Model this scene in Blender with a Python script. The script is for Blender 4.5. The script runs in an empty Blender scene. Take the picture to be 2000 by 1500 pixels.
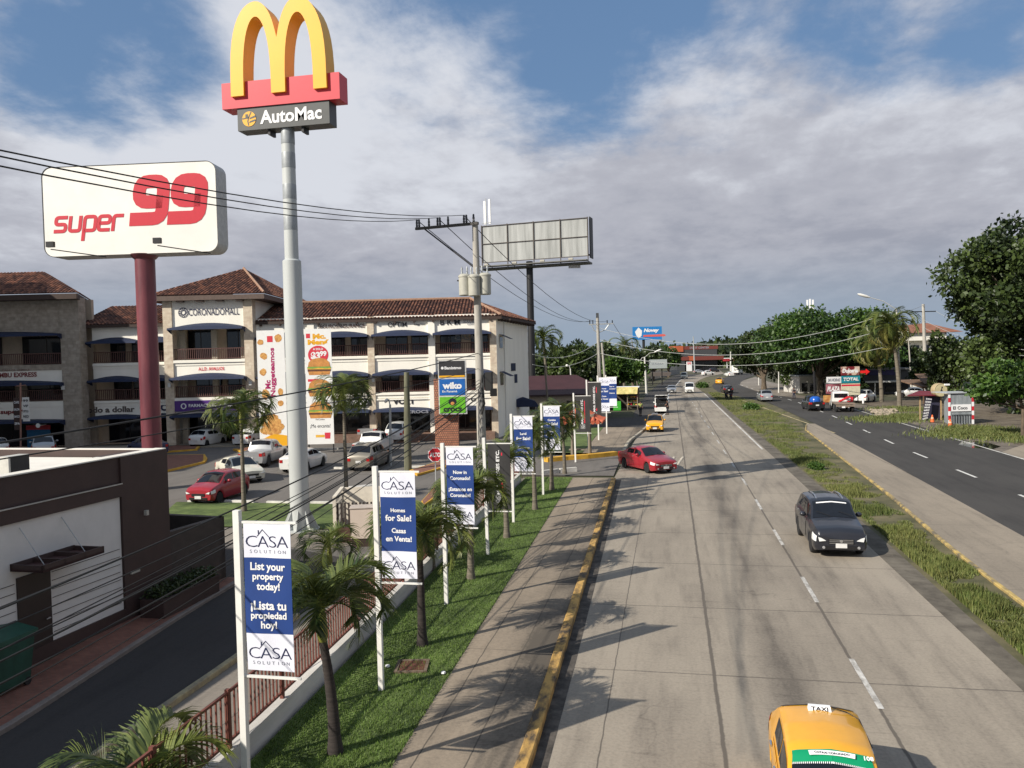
import bpy, math, random
import numpy as np
from mathutils import Vector, Matrix
R = math.radians
rng = np.random.default_rng(7); random.seed(7)
sc = bpy.context.scene; COL = sc.collection
# ------------------------------------------------------------------ camera
FPX, HC = 1540.0, 7.0
TH, PSI, RHO = R(1.769), R(11.384), 0.024
fw = np.array([-math.sin(PSI)*math.cos(TH), math.cos(PSI)*math.cos(TH), -math.sin(TH)])
r0 = np.array([math.cos(PSI), math.sin(PSI), 0.]); u0 = np.cross(r0, fw)
rt = r0*math.cos(RHO) - u0*math.sin(RHO); up = u0*math.cos(RHO) + r0*math.sin(RHO)
fh = np.array([-math.sin(PSI), math.cos(PSI), 0.])
CAM = np.array([0, 0, HC])
cd = bpy.data.cameras.new('camera'); cam = bpy.data.objects.new('camera', cd); COL.objects.link(cam)
cd.sensor_width = 36; cd.lens = FPX/2000*36; cd.clip_end = 6000; cd.clip_start = .1
cam.matrix_world = Matrix(((rt[0], up[0], -fw[0], 0), (rt[1], up[1], -fw[1], 0), (rt[2], up[2], -fw[2], HC), (0, 0, 0, 1)))
sc.camera = cam
def ray(x, y): return fw*FPX + rt*(x-1000) + up*(750-y)
def G(x, y, z=0.):
    d = ray(x, y); return CAM + d*((z-HC)/d[2])
def D(x, y, dep):
    d = ray(x, y); return CAM + d*(dep/(d@fh))
def dep(p): return float(np.dot(np.asarray(p)[:3]-CAM, fh))
# ------------------------------------------------------------------ light
SUN_EL, SUN_AZ = R(33), R(45)          # azimuth: direction the light travels, from +X to +Y
sd = np.array([math.cos(SUN_EL)*math.cos(SUN_AZ), math.cos(SUN_EL)*math.sin(SUN_AZ), -math.sin(SUN_EL)])
sl = bpy.data.lights.new('sun', 'SUN'); sl.energy = 4.9; sl.angle = R(.5); sl.color = (1, .93, .82)
so = bpy.data.objects.new('sun', sl); COL.objects.link(so)
so.rotation_euler = Vector(sd).to_track_quat('-Z', 'Y').to_euler(); so.location = (-40, -40, 60)
sc.view_settings.view_transform = 'Standard'; sc.view_settings.look = 'None'
sc.view_settings.exposure = .3; sc.view_settings.gamma = 1
W = bpy.data.worlds.new('World'); sc.world = W; W.use_nodes = True
def make_world():
    nt = W.node_tree; N = nt.nodes; L = nt.links; N.clear()
    out = N.new('ShaderNodeOutputWorld'); bg = N.new('ShaderNodeBackground'); L.new(bg.outputs[0], out.inputs[0])
    bg.inputs[1].default_value = .1
    sky = N.new('ShaderNodeTexSky'); sky.sky_type = 'NISHITA'; sky.sun_disc = False
    sky.sun_elevation = SUN_EL; sky.sun_rotation = math.atan2(-sd[0], -sd[1]); sky.air_density = 1.2; sky.dust_density = .6; sky.ozone_density = 2
    tc = N.new('ShaderNodeTexCoord'); sep = N.new('ShaderNodeSeparateXYZ'); L.new(tc.outputs['Generated'], sep.inputs[0])
    def mth(op, a, b=None, c=None):
        n = N.new('ShaderNodeMath'); n.operation = op
        for i, v in enumerate((a, b, c)):
            if v is None: continue
            if isinstance(v, (int, float)): n.inputs[i].default_value = v
            else: L.new(v, n.inputs[i])
        return n.outputs[0]
    def smooth(v, a, b, lo=0., hi=1.):
        n = N.new('ShaderNodeMapRange'); n.interpolation_type = 'SMOOTHSTEP'
        n.inputs[1].default_value = a; n.inputs[2].default_value = b; n.inputs[3].default_value = lo; n.inputs[4].default_value = hi
        L.new(v, n.inputs[0]); return n.outputs[0]
    def mix(f, a, b):
        n = N.new('ShaderNodeMix'); n.data_type = 'RGBA'; n.clamp_factor = True
        if isinstance(f, float): n.inputs[0].default_value = f
        else: L.new(f, n.inputs[0])
        for s, v in ((6, a), (7, b)):
            if isinstance(v, tuple): n.inputs[s].default_value = v + (1,)
            else: L.new(v, n.inputs[s])
        return n.outputs[2]
    z = mth('MAXIMUM', sep.outputs[2], 0.0)
    den = mth('ADD', z, .2)
    cx = mth('DIVIDE', sep.outputs[0], den); cy = mth('DIVIDE', sep.outputs[1], den)
    cmb = N.new('ShaderNodeCombineXYZ'); L.new(cx, cmb.inputs[0]); L.new(cy, cmb.inputs[1])
    def noise(scale, detail, rough, dist=0., off=(0, 0, 0), sx=1, sy=1):
        mp = N.new('ShaderNodeMapping'); mp.inputs['Location'].default_value = off; mp.inputs['Scale'].default_value = (sx, sy, 1)
        L.new(cmb.outputs[0], mp.inputs[0])
        n = N.new('ShaderNodeTexNoise'); n.inputs['Scale'].default_value = scale; n.inputs['Detail'].default_value = detail
        n.inputs['Roughness'].default_value = rough; n.inputs['Distortion'].default_value = dist
        L.new(mp.outputs[0], n.inputs[0]); return n.outputs[0]
    n1 = noise(.9, 9, .55, .5, (3.1, 1.7, 0)); n2 = noise(1.7, 8, .6, .3, (9, 4, 0)); n3 = noise(3.4, 7, .62, .2, (1, 8, 3), 1, .8)
    n4 = noise(7, 6, .6, .1, (5, 5, 1), 1, .8)
    def blob(px, py, rad, amp):                                     # a weather feature in a fixed direction of the sky
        d = ray(px, py); d = d/np.linalg.norm(d)
        v = N.new('ShaderNodeVectorMath'); v.operation = 'DOT_PRODUCT'; L.new(tc.outputs['Generated'], v.inputs[0]); v.inputs[1].default_value = tuple(d)
        return smooth(v.outputs['Value'], math.cos(rad/FPX), 1., 0., amp)
    def total(bl):
        t = None
        for b in bl: t = blob(*b) if t is None else mth('ADD', t, blob(*b))
        return t
    holes = total([(215, 80, 250, .5), (110, 200, 150, .22), (760, -60, 220, .28), (1120, -40, 300, .34), (1500, -20, 240, .25), (1790, 30, 220, .27), (1120, 110, 240, .16), (2150, 0, 240, .22)])
    white = total([(420, 70, 330, .6), (800, 150, 420, .5), (60, 260, 330, .3), (350, 240, 330, .35), (1950, 130, 330, .3), (1000, 200, 380, .2), (1650, 220, 320, .12), (1300, 60, 300, .3)])
    c = mth('ADD', mth('ADD', n1, mth('MULTIPLY', mth('SUBTRACT', n3, .5), .9)), mth('MULTIPLY', mth('SUBTRACT', n4, .5), .35))
    c = mth('SUBTRACT', mth('ADD', c, .30), holes)
    c = mth('ADD', c, smooth(z, .30, .16, 0., .4))
    cover = smooth(c, .30, .78)
    lum = mth('ADD', mth('MULTIPLY', mth('SUBTRACT', n2, .5), 1.5), mth('MULTIPLY', mth('SUBTRACT', n4, .5), 1.0))
    lum = mth('ADD', mth('ADD', lum, white), smooth(z, .02, .3, -.1, .12))
    gray = mix(smooth(lum, -.35, .25), (2.75, 2.9, 3.45), (3.7, 3.8, 4.3))
    cl = mix(smooth(lum, .15, .85), gray, (5.6, 5.8, 6.3))
    cl = mix(smooth(z, .14, .015), cl, (2.5, 3.1, 3.9))
    blue = mix(.75, sky.outputs[0], (1.0, 1.85, 3.4))
    fin = mix(cover, blue, cl)
    zen = mix(smooth(z, .42, .75), fin, (2.2, 2.9, 4.0))
    L.new(zen, bg.inputs[0])
make_world()
# ------------------------------------------------------------------ materials
MATS = {}
def nodes_of(m): return m.node_tree.nodes, m.node_tree.links
def M(name, rgb, rough=.6, metal=0., var=.12, scale=4., bump=0., bscale=None, coat=0., tint=None, world=False, spec=.5, stretch=(1, 1, 1), rgb2=None, lo=.35, hi=.65, trans=0.):
    if name in MATS: return MATS[name]
    m = bpy.data.materials.new(name); m.use_nodes = True; N, L = nodes_of(m)
    b = N['Principled BSDF']; b.inputs['Roughness'].default_value = rough; b.inputs['Metallic'].default_value = metal
    b.inputs['Specular IOR Level'].default_value = spec
    if coat: b.inputs['Coat Weight'].default_value = coat; b.inputs['Coat Roughness'].default_value = .06
    if world: g = N.new('ShaderNodeNewGeometry'); src = g.outputs['Position']
    else: t = N.new('ShaderNodeTexCoord'); src = t.outputs['Object']
    mp = N.new('ShaderNodeMapping'); mp.inputs['Scale'].default_value = stretch; L.new(src, mp.inputs[0])
    n = N.new('ShaderNodeTexNoise'); n.inputs['Scale'].default_value = scale; n.inputs['Detail'].default_value = 6; n.inputs['Roughness'].default_value = .62
    L.new(mp.outputs[0], n.inputs[0])
    mr = N.new('ShaderNodeMapRange'); mr.inputs[1].default_value = lo; mr.inputs[2].default_value = hi; L.new(n.outputs[0], mr.inputs[0])
    mx = N.new('ShaderNodeMix'); mx.data_type = 'RGBA'
    a = tuple(x*(1-var) for x in rgb); c = rgb2 if rgb2 else tuple(min(1, x*(1+var)) for x in rgb)
    mx.inputs[6].default_value = a+(1,); mx.inputs[7].default_value = c+(1,); L.new(mr.outputs[0], mx.inputs[0])
    col = mx.outputs[2]
    if tint:
        at = N.new('ShaderNodeAttribute'); at.attribute_name = 'tint'
        m2 = N.new('ShaderNodeMix'); m2.data_type = 'RGBA'; L.new(at.outputs['Fac'], m2.inputs[0]); L.new(col, m2.inputs[6]); m2.inputs[7].default_value = tint+(1,)
        col = m2.outputs[2]
    L.new(col, b.inputs['Base Color'])
    if bump:
        nb = N.new('ShaderNodeTexNoise'); nb.inputs['Scale'].default_value = bscale or scale*4; nb.inputs['Detail'].default_value = 5; L.new(mp.outputs[0], nb.inputs[0])
        bp = N.new('ShaderNodeBump'); bp.inputs['Strength'].default_value = bump; bp.inputs['Distance'].default_value = .03
        L.new(nb.outputs[0], bp.inputs['Height']); L.new(bp.outputs[0], b.inputs['Normal'])
    if trans:
        out = N['Material Output']; tr = N.new('ShaderNodeBsdfTranslucent'); L.new(col, tr.inputs[0])
        ms = N.new('ShaderNodeMixShader'); ms.inputs[0].default_value = trans; L.new(b.outputs[0], ms.inputs[1]); L.new(tr.outputs[0], ms.inputs[2]); L.new(ms.outputs[0], out.inputs[0])
    MATS[name] = m; return m
def road_mat(name, base, dark, joints=None, cross=None, streaks=(), crack=True, rough=.85, grain=.10):
    """weathered road: large patches, fine grain, long tyre streaks, joints"""
    m = bpy.data.materials.new(name); m.use_nodes = True; N, L = nodes_of(m); b = N['Principled BSDF']; b.inputs['Roughness'].default_value = rough
    b.inputs['Specular IOR Level'].default_value = .3
    g = N.new('ShaderNodeNewGeometry'); sep = N.new('ShaderNodeSeparateXYZ'); L.new(g.outputs['Position'], sep.inputs[0])
    def mth(op, a, b2=None):
        n = N.new('ShaderNodeMath'); n.operation = op
        for i, v in enumerate((a, b2)):
            if v is None: continue
            if isinstance(v, (int, float)): n.inputs[i].default_value = v
            else: L.new(v, n.inputs[i])
        return n.outputs[0]
    def noise(scale, st, detail=6, rg=.6):
        mp = N.new('ShaderNodeMapping'); mp.inputs['Scale'].default_value = st; L.new(g.outputs['Position'], mp.inputs[0])
        n = N.new('ShaderNodeTexNoise'); n.inputs['Scale'].default_value = scale; n.inputs['Detail'].default_value = detail; n.inputs['Roughness'].default_value = rg
        L.new(mp.outputs[0], n.inputs[0]); return n.outputs[0]
    def rngm(v, a, b2, lo, hi):
        n = N.new('ShaderNodeMapRange'); n.interpolation_type = 'SMOOTHSTEP'
        for i, q in enumerate((a, b2, lo, hi)): n.inputs[i+1].default_value = q
        L.new(v, n.inputs[0]); return n.outputs[0]
    f = rngm(noise(.35, (1, .35, 1)), .35, .68, 0, .42)                     # big patches
    f = mth('ADD', f, rngm(noise(1.1, (2.2, .22, 1)), .45, .75, 0, .35))    # worn streaks along the lane
    f = mth('ADD', f, rngm(noise(14, (1, 1, 1), 4, .7), .35, .75, -grain, grain*2.2))
    f = mth('ADD', f, rngm(noise(2.2, (.35, 2.6, 1), 5), .56, .72, 0, .22))  # broom marks across
    for (x0, hw, amp) in streaks:
        d = mth('ABSOLUTE', mth('SUBTRACT', mth('ADD', sep.outputs[0], mth('MULTIPLY', noise(.25, (.2, .5, 1), 3), .5)), x0+.25))
        s = mth('MULTIPLY', rngm(d, 0, hw, amp, 0), rngm(noise(.16, (.3, .6, 1), 5, .65), .36, .62, .15, 1))
        f = mth('ADD', f, s)
    if joints:
        for x0, w in joints:
            d = mth('ABSOLUTE', mth('SUBTRACT', mth('ADD', sep.outputs[0], mth('MULTIPLY', noise(1.5, (.5, 1, 1), 4), .07)), x0+.035))
            f = mth('ADD', f, rngm(d, w*.5, w*1.6, .95, 0))
    if cross:
        p, off, w = cross
        q = mth('ABSOLUTE', mth('SUBTRACT', mth('FRACT', mth('DIVIDE', mth('ADD', sep.outputs[1], mth('ADD', mth('MULTIPLY', noise(.6, (1, .2, 1), 4), .12), off+500*p)), p)), .5))
        q = mth('MULTIPLY', mth('SUBTRACT', .5, q), p)
        f = mth('ADD', f, rngm(q, w*.3, w*1.2, .7, 0))
    if crack:
        v = N.new('ShaderNodeTexVoronoi'); v.feature = 'DISTANCE_TO_EDGE'; v.inputs['Scale'].default_value = .16
        mp = N.new('ShaderNodeMapping'); L.new(g.outputs['Position'], mp.inputs[0])
        ad = N.new('ShaderNodeVectorMath'); ad.operation = 'ADD'; nn = N.new('ShaderNodeTexNoise'); nn.inputs['Scale'].default_value = 1.2; L.new(g.outputs['Position'], nn.inputs[0])
        L.new(mp.outputs[0], ad.inputs[0]); L.new(nn.outputs['Color'], ad.inputs[1]); L.new(ad.outputs[0], v.inputs[0])
        f = mth('ADD', f, mth('MULTIPLY', rngm(v.outputs[0], .0, .006, .22, 0), rngm(noise(.12, (1, 1, 1), 2), .5, .6, 0, 1)))
    mx = N.new('ShaderNodeMix'); mx.data_type = 'RGBA'; L.new(f, mx.inputs[0]); mx.inputs[6].default_value = base+(1,); mx.inputs[7].default_value = dark+(1,)
    L.new(mx.outputs[2], b.inputs['Base Color'])
    bp = N.new('ShaderNodeBump'); bp.inputs['Strength'].default_value = .25; bp.inputs['Distance'].default_value = .01
    L.new(noise(40, (1, 1, 1), 4), bp.inputs['Height']); L.new(bp.outputs[0], b.inputs['Normal'])
    MATS[name] = m; return m
def brick_mat(name, c1, c2, mortar, scale=4., rough=.8, bw=.5, bh=.25, world=False, msize=.02):
    m = bpy.data.materials.new(name); m.use_nodes = True; N, L = nodes_of(m); b = N['Principled BSDF']; b.inputs['Roughness'].default_value = rough
    t = N.new('ShaderNodeTexCoord'); mp = N.new('ShaderNodeMapping'); L.new(t.outputs['Object'], mp.inputs[0])
    sp = N.new('ShaderNodeSeparateXYZ'); L.new(mp.outputs[0], sp.inputs[0]); ad = N.new('ShaderNodeMath'); ad.operation = 'ADD'
    L.new(sp.outputs[0], ad.inputs[0]); L.new(sp.outputs[1], ad.inputs[1]); cb = N.new('ShaderNodeCombineXYZ')
    if world: L.new(sp.outputs[0], cb.inputs[0]); L.new(sp.outputs[1], cb.inputs[1])
    else: L.new(ad.outputs[0], cb.inputs[0]); L.new(sp.outputs[2], cb.inputs[1])
    k = N.new('ShaderNodeTexBrick'); k.inputs['Color1'].default_value = c1+(1,); k.inputs['Color2'].default_value = c2+(1,); k.inputs['Mortar'].default_value = mortar+(1,)
    k.inputs['Scale'].default_value = scale; k.inputs['Mortar Size'].default_value = msize; k.inputs['Brick Width'].default_value = bw; k.inputs['Row Height'].default_value = bh
    L.new(cb.outputs[0], k.inputs[0])
    n = N.new('ShaderNodeTexNoise'); n.inputs['Scale'].default_value = 3; n.inputs['Detail'].default_value = 6; L.new(t.outputs['Object'], n.inputs[0])
    mx = N.new('ShaderNodeMix'); mx.data_type = 'RGBA'; mx.blend_type = 'OVERLAY'; mx.inputs[0].default_value = .45; L.new(k.outputs[0], mx.inputs[6]); L.new(n.outputs[0], mx.inputs[7])
    L.new(mx.outputs[2], b.inputs['Base Color']); MATS[name] = m; return m
# ------------------------------------------------------------------ mesh builder
def A(*p): return np.array(p, float)
TXT = {}
def text_mesh(s, bold):
    k = (s, bold)
    if k in TXT: return TXT[k]
    cu = bpy.data.curves.new('lettering', 'FONT'); cu.body = s; cu.size = 1; cu.offset = bold; cu.resolution_u = 3; cu.fill_mode = 'FRONT'
    cu.align_x = 'CENTER'
    o = bpy.data.objects.new('lettering', cu); COL.objects.link(o)
    dg = bpy.context.evaluated_depsgraph_get(); me = bpy.data.meshes.new_from_object(o.evaluated_get(dg))
    v = np.array([tuple(x.co) for x in me.vertices]); f = [tuple(p.vertices) for p in me.polygons]
    bpy.data.objects.remove(o); bpy.data.curves.remove(cu); bpy.data.meshes.remove(me)
    TXT[k] = (v, f); return TXT[k]
def rounded(pts, r, n=5):
    pts = [np.array(p, float) for p in pts]; P = [pts[0]]
    for a, b, c in zip(pts[:-2], pts[1:-1], pts[2:]):
        l1, l2 = np.linalg.norm(a-b), np.linalg.norm(c-b); q = min(r, l1*.49, l2*.49); p0, p1 = b+(a-b)/l1*q, b+(c-b)/l2*q
        P += [(1-t)**2*p0+2*t*(1-t)*b+t*t*p1 for t in np.linspace(0, 1, n)]
    return P+[pts[-1]]
class MB:
    def __init__(s): s.v = []; s.f = []; s.m = []; s.n = 0; s.t = {}
    def add(s, V, F, mat=0):
        V = np.asarray(V, float).reshape(-1, 3); s.v.append(V); n = s.n
        for f in F: s.f.append(tuple(i+n for i in f)); s.m.append(mat)
        s.n += len(V); return s
    def box(s, c, d, rz=0., mat=0, tilt=None):
        x, y, z = d[0]/2, d[1]/2, d[2]/2
        V = np.array([(-x, -y, -z), (x, -y, -z), (x, y, -z), (-x, y, -z), (-x, -y, z), (x, -y, z), (x, y, z), (-x, y, z)])
        if tilt is not None: V = V@np.array(tilt).T
        if rz: cc, ss = math.cos(rz), math.sin(rz); V = V@np.array([[cc, ss, 0], [-ss, cc, 0], [0, 0, 1]])
        return s.add(V+np.array(c), [(0, 3, 2, 1), (4, 5, 6, 7), (0, 1, 5, 4), (1, 2, 6, 5), (2, 3, 7, 6), (3, 0, 4, 7)], mat)
    def span(s, a, b, mat=0):
        a = np.minimum(a, b); b2 = np.maximum(a, b); a = np.asarray(a, float); b2 = np.asarray(b2, float)
        return s.box((a+b2)/2, b2-a, 0, mat)
    def frame(s, o, ex, ey, ez, d, mat=0):                      # box from corner o along axes
        o, ex, ey, ez = map(np.asarray, (o, ex, ey, ez)); P = []
        for k in (0, 1):
            for (i, j) in ((0, 0), (1, 0), (1, 1), (0, 1)): P.append(o+ex*d[0]*i+ey*d[1]*j+ez*d[2]*k)
        return s.add(P, [(0, 3, 2, 1), (4, 5, 6, 7), (0, 1, 5, 4), (1, 2, 6, 5), (2, 3, 7, 6), (3, 0, 4, 7)], mat)
    def tube(s, pts, r, n=8, mat=0, cap=True):
        pts = np.asarray(pts, float); k = len(pts); rr = np.broadcast_to(np.asarray(r, float), (k,))
        V = []
        for i in range(k):
            d = pts[min(i+1, k-1)]-pts[max(i-1, 0)]; d = d/(np.linalg.norm(d)+1e-9)
            h = np.array([0, 0, 1.]) if abs(d[2]) < .9 else np.array([1., 0, 0])
            a = np.cross(h, d); a /= np.linalg.norm(a); b = np.cross(d, a)
            for j in range(n):
                t = 2*math.pi*(j+.5)/n; V.append(pts[i]+(a*math.cos(t)+b*math.sin(t))*rr[i])
        F = [(i*n+j, i*n+(j+1) % n, (i+1)*n+(j+1) % n, (i+1)*n+j) for i in range(k-1) for j in range(n)]
        if cap: F += [tuple(range(n-1, -1, -1)), tuple(range((k-1)*n, k*n))]
        return s.add(V, F, mat)
    def beam(s, p, q, w, mat=0): return s.tube([p, q], w*.7071, 4, mat)
    def lathe(s, prof, o=(0, 0, 0), axis='z', n=20, mat=0):
        V = []
        for r, h in prof:
            for j in range(n):
                t = 2*math.pi*j/n; c, d = r*math.cos(t), r*math.sin(t)
                V.append({'z': (c, d, h), 'x': (h, c, d), 'y': (d, h, c)}[axis])
        F = [(i*n+j, i*n+(j+1) % n, (i+1)*n+(j+1) % n, (i+1)*n+j) for i in range(len(prof)-1) for j in range(n)]
        if prof[0][0] > 1e-4: F.append(tuple(range(n-1, -1, -1)))
        if prof[-1][0] > 1e-4: F.append(tuple(range((len(prof)-1)*n, len(prof)*n)))
        return s.add(np.array(V)+np.array(o), F, mat)
    def prism(s, poly, o, ex, ey, depth, mat=0):                # polygon in (ex,ey), extruded along -(ex x ey) .. both sides closed
        o, ex, ey = map(lambda q: np.asarray(q, float), (o, ex, ey)); nz = np.cross(ex, ey)
        k = len(poly); V = [o+ex*a+ey*b for a, b in poly]+[o+ex*a+ey*b-nz*depth for a, b in poly]
        F = [tuple(range(k)), tuple(range(2*k-1, k-1, -1))]+[(i, k+i, k+(i+1) % k, (i+1) % k) for i in range(k)]
        return s.add(V, F, mat)
    def text(s, t, o, ex, ey, w=None, h=None, mat=0, bold=0., shear=0.):
        """centre of the word's box at o, fitted to width w and/or height h"""
        v, f = text_mesh(t, bold)
        if len(v) == 0: return s
        lo, hi = v.min(0), v.max(0); c = (lo+hi)/2; d = hi-lo
        sx = w/d[0] if w else h/d[1]; sy = h/d[1] if h else sx
        x = (v[:, 0]-c[0])*sx; y = (v[:, 1]-c[1])*sy; x = x+y*shear
        return s.add(np.asarray(o, float)+np.outer(x, ex)+np.outer(y, ey), f, mat)
    def ribbon(s, pts, w, o, ex, ey, depth, mat=0, k=1., shear=0.):
        pts = np.array(pts, float)*k; w = w*k; n = len(pts); Lf, Rt = [], []
        for i in range(n):
            a = pts[i]-pts[i-1] if i else pts[1]-pts[0]; b = pts[i+1]-pts[i] if i < n-1 else a
            a = a/np.linalg.norm(a); b = b/np.linalg.norm(b); t = a+b; t /= np.linalg.norm(t); nn = np.array([-t[1], t[0]])
            q = w/2/max(.5, nn@np.array([-a[1], a[0]])); Lf.append(pts[i]+nn*q); Rt.append(pts[i]-nn*q)
        sh = lambda p: (p[0]+p[1]*shear, p[1])
        for i in range(n-1): s.prism([sh(Rt[i]), sh(Rt[i+1]), sh(Lf[i+1]), sh(Lf[i])], o, ex, ey, depth, mat)
        return s
    def disc(s, o, ex, ey, rx, ry, mat=0, n=20, a0=0, a1=2*math.pi):
        o, ex, ey = map(np.asarray, (o, ex, ey)); full = abs(a1-a0-2*math.pi) < 1e-6
        P = [o+ex*rx*math.cos(a0+(a1-a0)*i/n)+ey*ry*math.sin(a0+(a1-a0)*i/n) for i in range(n if full else n+1)]
        return s.add(P, [tuple(range(len(P)))], mat)
    def build(s, name, mats, parent=None, smooth=None, tint=None, local=False):
        if not isinstance(mats, (list, tuple)): mats = [mats]
        V = np.concatenate(s.v) if s.v else np.zeros((0, 3))
        if parent is not None and not local:
            ch = [parent]
            while ch[-1].parent: ch.append(ch[-1].parent)
            for p in ch[::-1]:
                V = V-np.array(p.location); rz = p.rotation_euler.z
                if rz: c, d = math.cos(-rz), math.sin(-rz); V = V@np.array([[c, d, 0], [-d, c, 0], [0, 0, 1]])
        me = bpy.data.meshes.new(name); me.from_pydata(V.tolist(), [], s.f)
        for m in mats: me.materials.append(m)
        if len(mats) > 1: me.polygons.foreach_set('material_index', s.m)
        if tint is not None: a = me.attributes.new('tint', 'FLOAT', 'FACE'); a.data.foreach_set('value', np.asarray(tint, np.float32))
        if smooth: me.polygons.foreach_set('use_smooth', [True]*len(me.polygons)); me.set_sharp_from_angle(angle=R(smooth))
        o = bpy.data.objects.new(name, me); COL.objects.link(o)
        if parent is not None: o.parent = parent
        return o
def tag(o, label=None, cat=None, group=None, kind=None):
    if label: o['label'] = label
    if cat: o['category'] = cat
    if group: o['group'] = group
    if kind: o['kind'] = kind
    return o
def thing(name, label, cat, loc=(0, 0, 0), rz=0., group=None):
    o = bpy.data.objects.new(name, None); COL.objects.link(o); o.location = tuple(loc); o.rotation_euler = (0, 0, rz); o.empty_display_size = .3
    return tag(o, label, cat, group)
def struct(name, mb, m): return tag(mb.build(name, m), kind='structure')
def dup(root, loc, rz, label, group=None, scale=None):
    r = root.copy(); COL.objects.link(r); r.location = tuple(loc); r.rotation_euler = (0, 0, rz)
    if scale: r.scale = (scale,)*3
    r['label'] = label
    if group: r['group'] = group
    for ch in list(root.children):
        c = ch.copy(); COL.objects.link(c); c.parent = r
        for g in ch.children:
            d = g.copy(); COL.objects.link(d); d.parent = c
    return r
def fast(name, V, F4, mats, parent=None, tint=None, smooth=False):
    """big quad/tri meshes straight from numpy"""
    V = np.asarray(V, np.float32); F4 = np.asarray(F4, np.int32); k = F4.shape[1]
    if parent is not None:
        V = V-np.array(parent.location, np.float32)
    me = bpy.data.meshes.new(name); me.vertices.add(len(V)); me.vertices.foreach_set('co', V.ravel())
    me.loops.add(F4.size); me.loops.foreach_set('vertex_index', F4.ravel())
    me.polygons.add(len(F4)); me.polygons.foreach_set('loop_start', np.arange(0, F4.size, k, dtype=np.int32))
    me.update(calc_edges=True)
    if tint is not None: a = me.attributes.new('tint', 'FLOAT', 'FACE'); a.data.foreach_set('value', np.asarray(tint, np.float32))
    for m in (mats if isinstance(mats, (list, tuple)) else [mats]): me.materials.append(m)
    if smooth: me.polygons.foreach_set('use_smooth', [True]*len(me.polygons))
    o = bpy.data.objects.new(name, me); COL.objects.link(o)
    if parent is not None: o.parent = parent
    return o
X, Y, Z = A(1, 0, 0), A(0, 1, 0), A(0, 0, 1)
# ------------------------------------------------------------------ palette
WHITE = M('white_paint', (.74, .73, .69), .55, var=.06, scale=3)
WALLW = M('white_stucco', (.88, .85, .76), .85, var=.05, scale=.5, stretch=(1, 1, .35))
STONE = brick_mat('stone_cladding', (.54, .45, .34), (.64, .55, .43), (.46, .39, .31), 1.6, .85, .9, .45, msize=.01)
DARKST = brick_mat('shaded_stone', (.3, .26, .21), (.38, .33, .27), (.24, .21, .18), 1.6, .9, .9, .45, msize=.01)  # darker copy of the cladding: the left block's shade is in its colour
NAVY = M('navy_fabric', (.013, .023, .062), .8, var=.15, scale=3)
GLASSD = M('dark_glass', (.012, .013, .016), .06, var=.3, scale=.6, spec=.6)
CARGL = M('car_glass', (.008, .009, .012), .04, var=.2, scale=2, spec=.6)
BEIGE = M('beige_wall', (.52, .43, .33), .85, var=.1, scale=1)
BRWN = M('dark_brown_paint', (.052, .030, .026), .65, var=.12, scale=1.5)
DOORB = M('brown_metal_door', (.03, .019, .016), .5, var=.1, scale=1)
RAILB = M('maroon_railing', (.17, .055, .04), .6, var=.12, scale=5)
BALR = M('balcony_rail_paint', (.10, .042, .036), .6, var=.12, scale=5)
GREYM = M('grey_metal', (.42, .44, .44), .45, .25, var=.08, scale=2)
PALEG = M('pale_grey_paint', (.46, .48, .47), .45, var=.06, scale=.8, stretch=(1, 1, .3))
DARKM = M('dark_metal', (.02, .02, .022), .5, .3, var=.15)
BLACK = M('black_rubber', (.012, .012, .013), .75, var=.2)
ALU = M('aluminium', (.5, .51, .52), .35, .7, var=.08)
CONC = M('concrete_pole', (.38, .36, .32), .9, var=.16, scale=3, bump=.2, stretch=(1, 1, .3))
WOODP = M('weathered_pole_wood', (.2, .17, .13), .9, var=.3, scale=5, stretch=(1, 1, .15), bump=.2)
RED = M('red_paint', (.56, .022, .035), .45, var=.05)
REDP = M('bright_red_vinyl', (.62, .035, .06), .5, var=.03)
YEL = M('sign_yellow', (.80, .40, .015), .4, var=.03, scale=1)
YELK = M('worn_yellow_kerb', (.10, .075, .05), .85, var=.3, scale=2.6, rgb2=(.50, .30, .085), lo=.37, hi=.57, world=True, stretch=(1.4, .55, 1))
YELB = M('yellow_kerb_paint', (.62, .34, .03), .75, var=.15, scale=2, rgb2=(.7, .4, .05))
PALEK = M('pale_kerb', (.34, .31, .26), .9, var=.3, scale=2, rgb2=(.5, .44, .33), world=True)
WHITEK = M('white_kerb', (.6, .58, .53), .8, var=.18, scale=2)
LETB = M('black_letters', (.012, .012, .018), .5)
LETN = M('navy_letters', (.015, .02, .07), .5)
LETW = M('white_letters', (.8, .8, .8), .5, var=.02)
LETR = M('red_letters', (.62, .02, .05), .5, var=.03)
LETG = M('grey_letters', (.25, .26, .3), .5)
BLUEB = M('banner_blue', (.008, .042, .20), .7, var=.06, scale=1.5)
BANW = M('banner_white', (.74, .75, .84), .7, var=.035, scale=2.5)
BANBL = M('banner_black', (.03, .029, .029), .75, var=.12, scale=2)
WIRE = M('cable_black', (.012, .012, .012), .7)
WIREL = M('cable_pale_grey', (.42, .43, .42), .6)  # light-coloured cable, pale grey of its own
BARK = M('bark', (.11, .085, .06), .95, var=.35, scale=4, bump=.4, stretch=(1, 1, .4))
PTRUNK = M('palm_trunk', (.15, .13, .10), .95, var=.4, scale=3, bump=.3, stretch=(.5, .5, 6))
PTRUNKD = M('palm_trunk_dark', (.035, .028, .025), .95, var=.4, scale=3, bump=.3, stretch=(.5, .5, 6))
CSHAFT = M('palm_crownshaft', (.2, .21, .04), .5, var=.2, scale=3)
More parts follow.
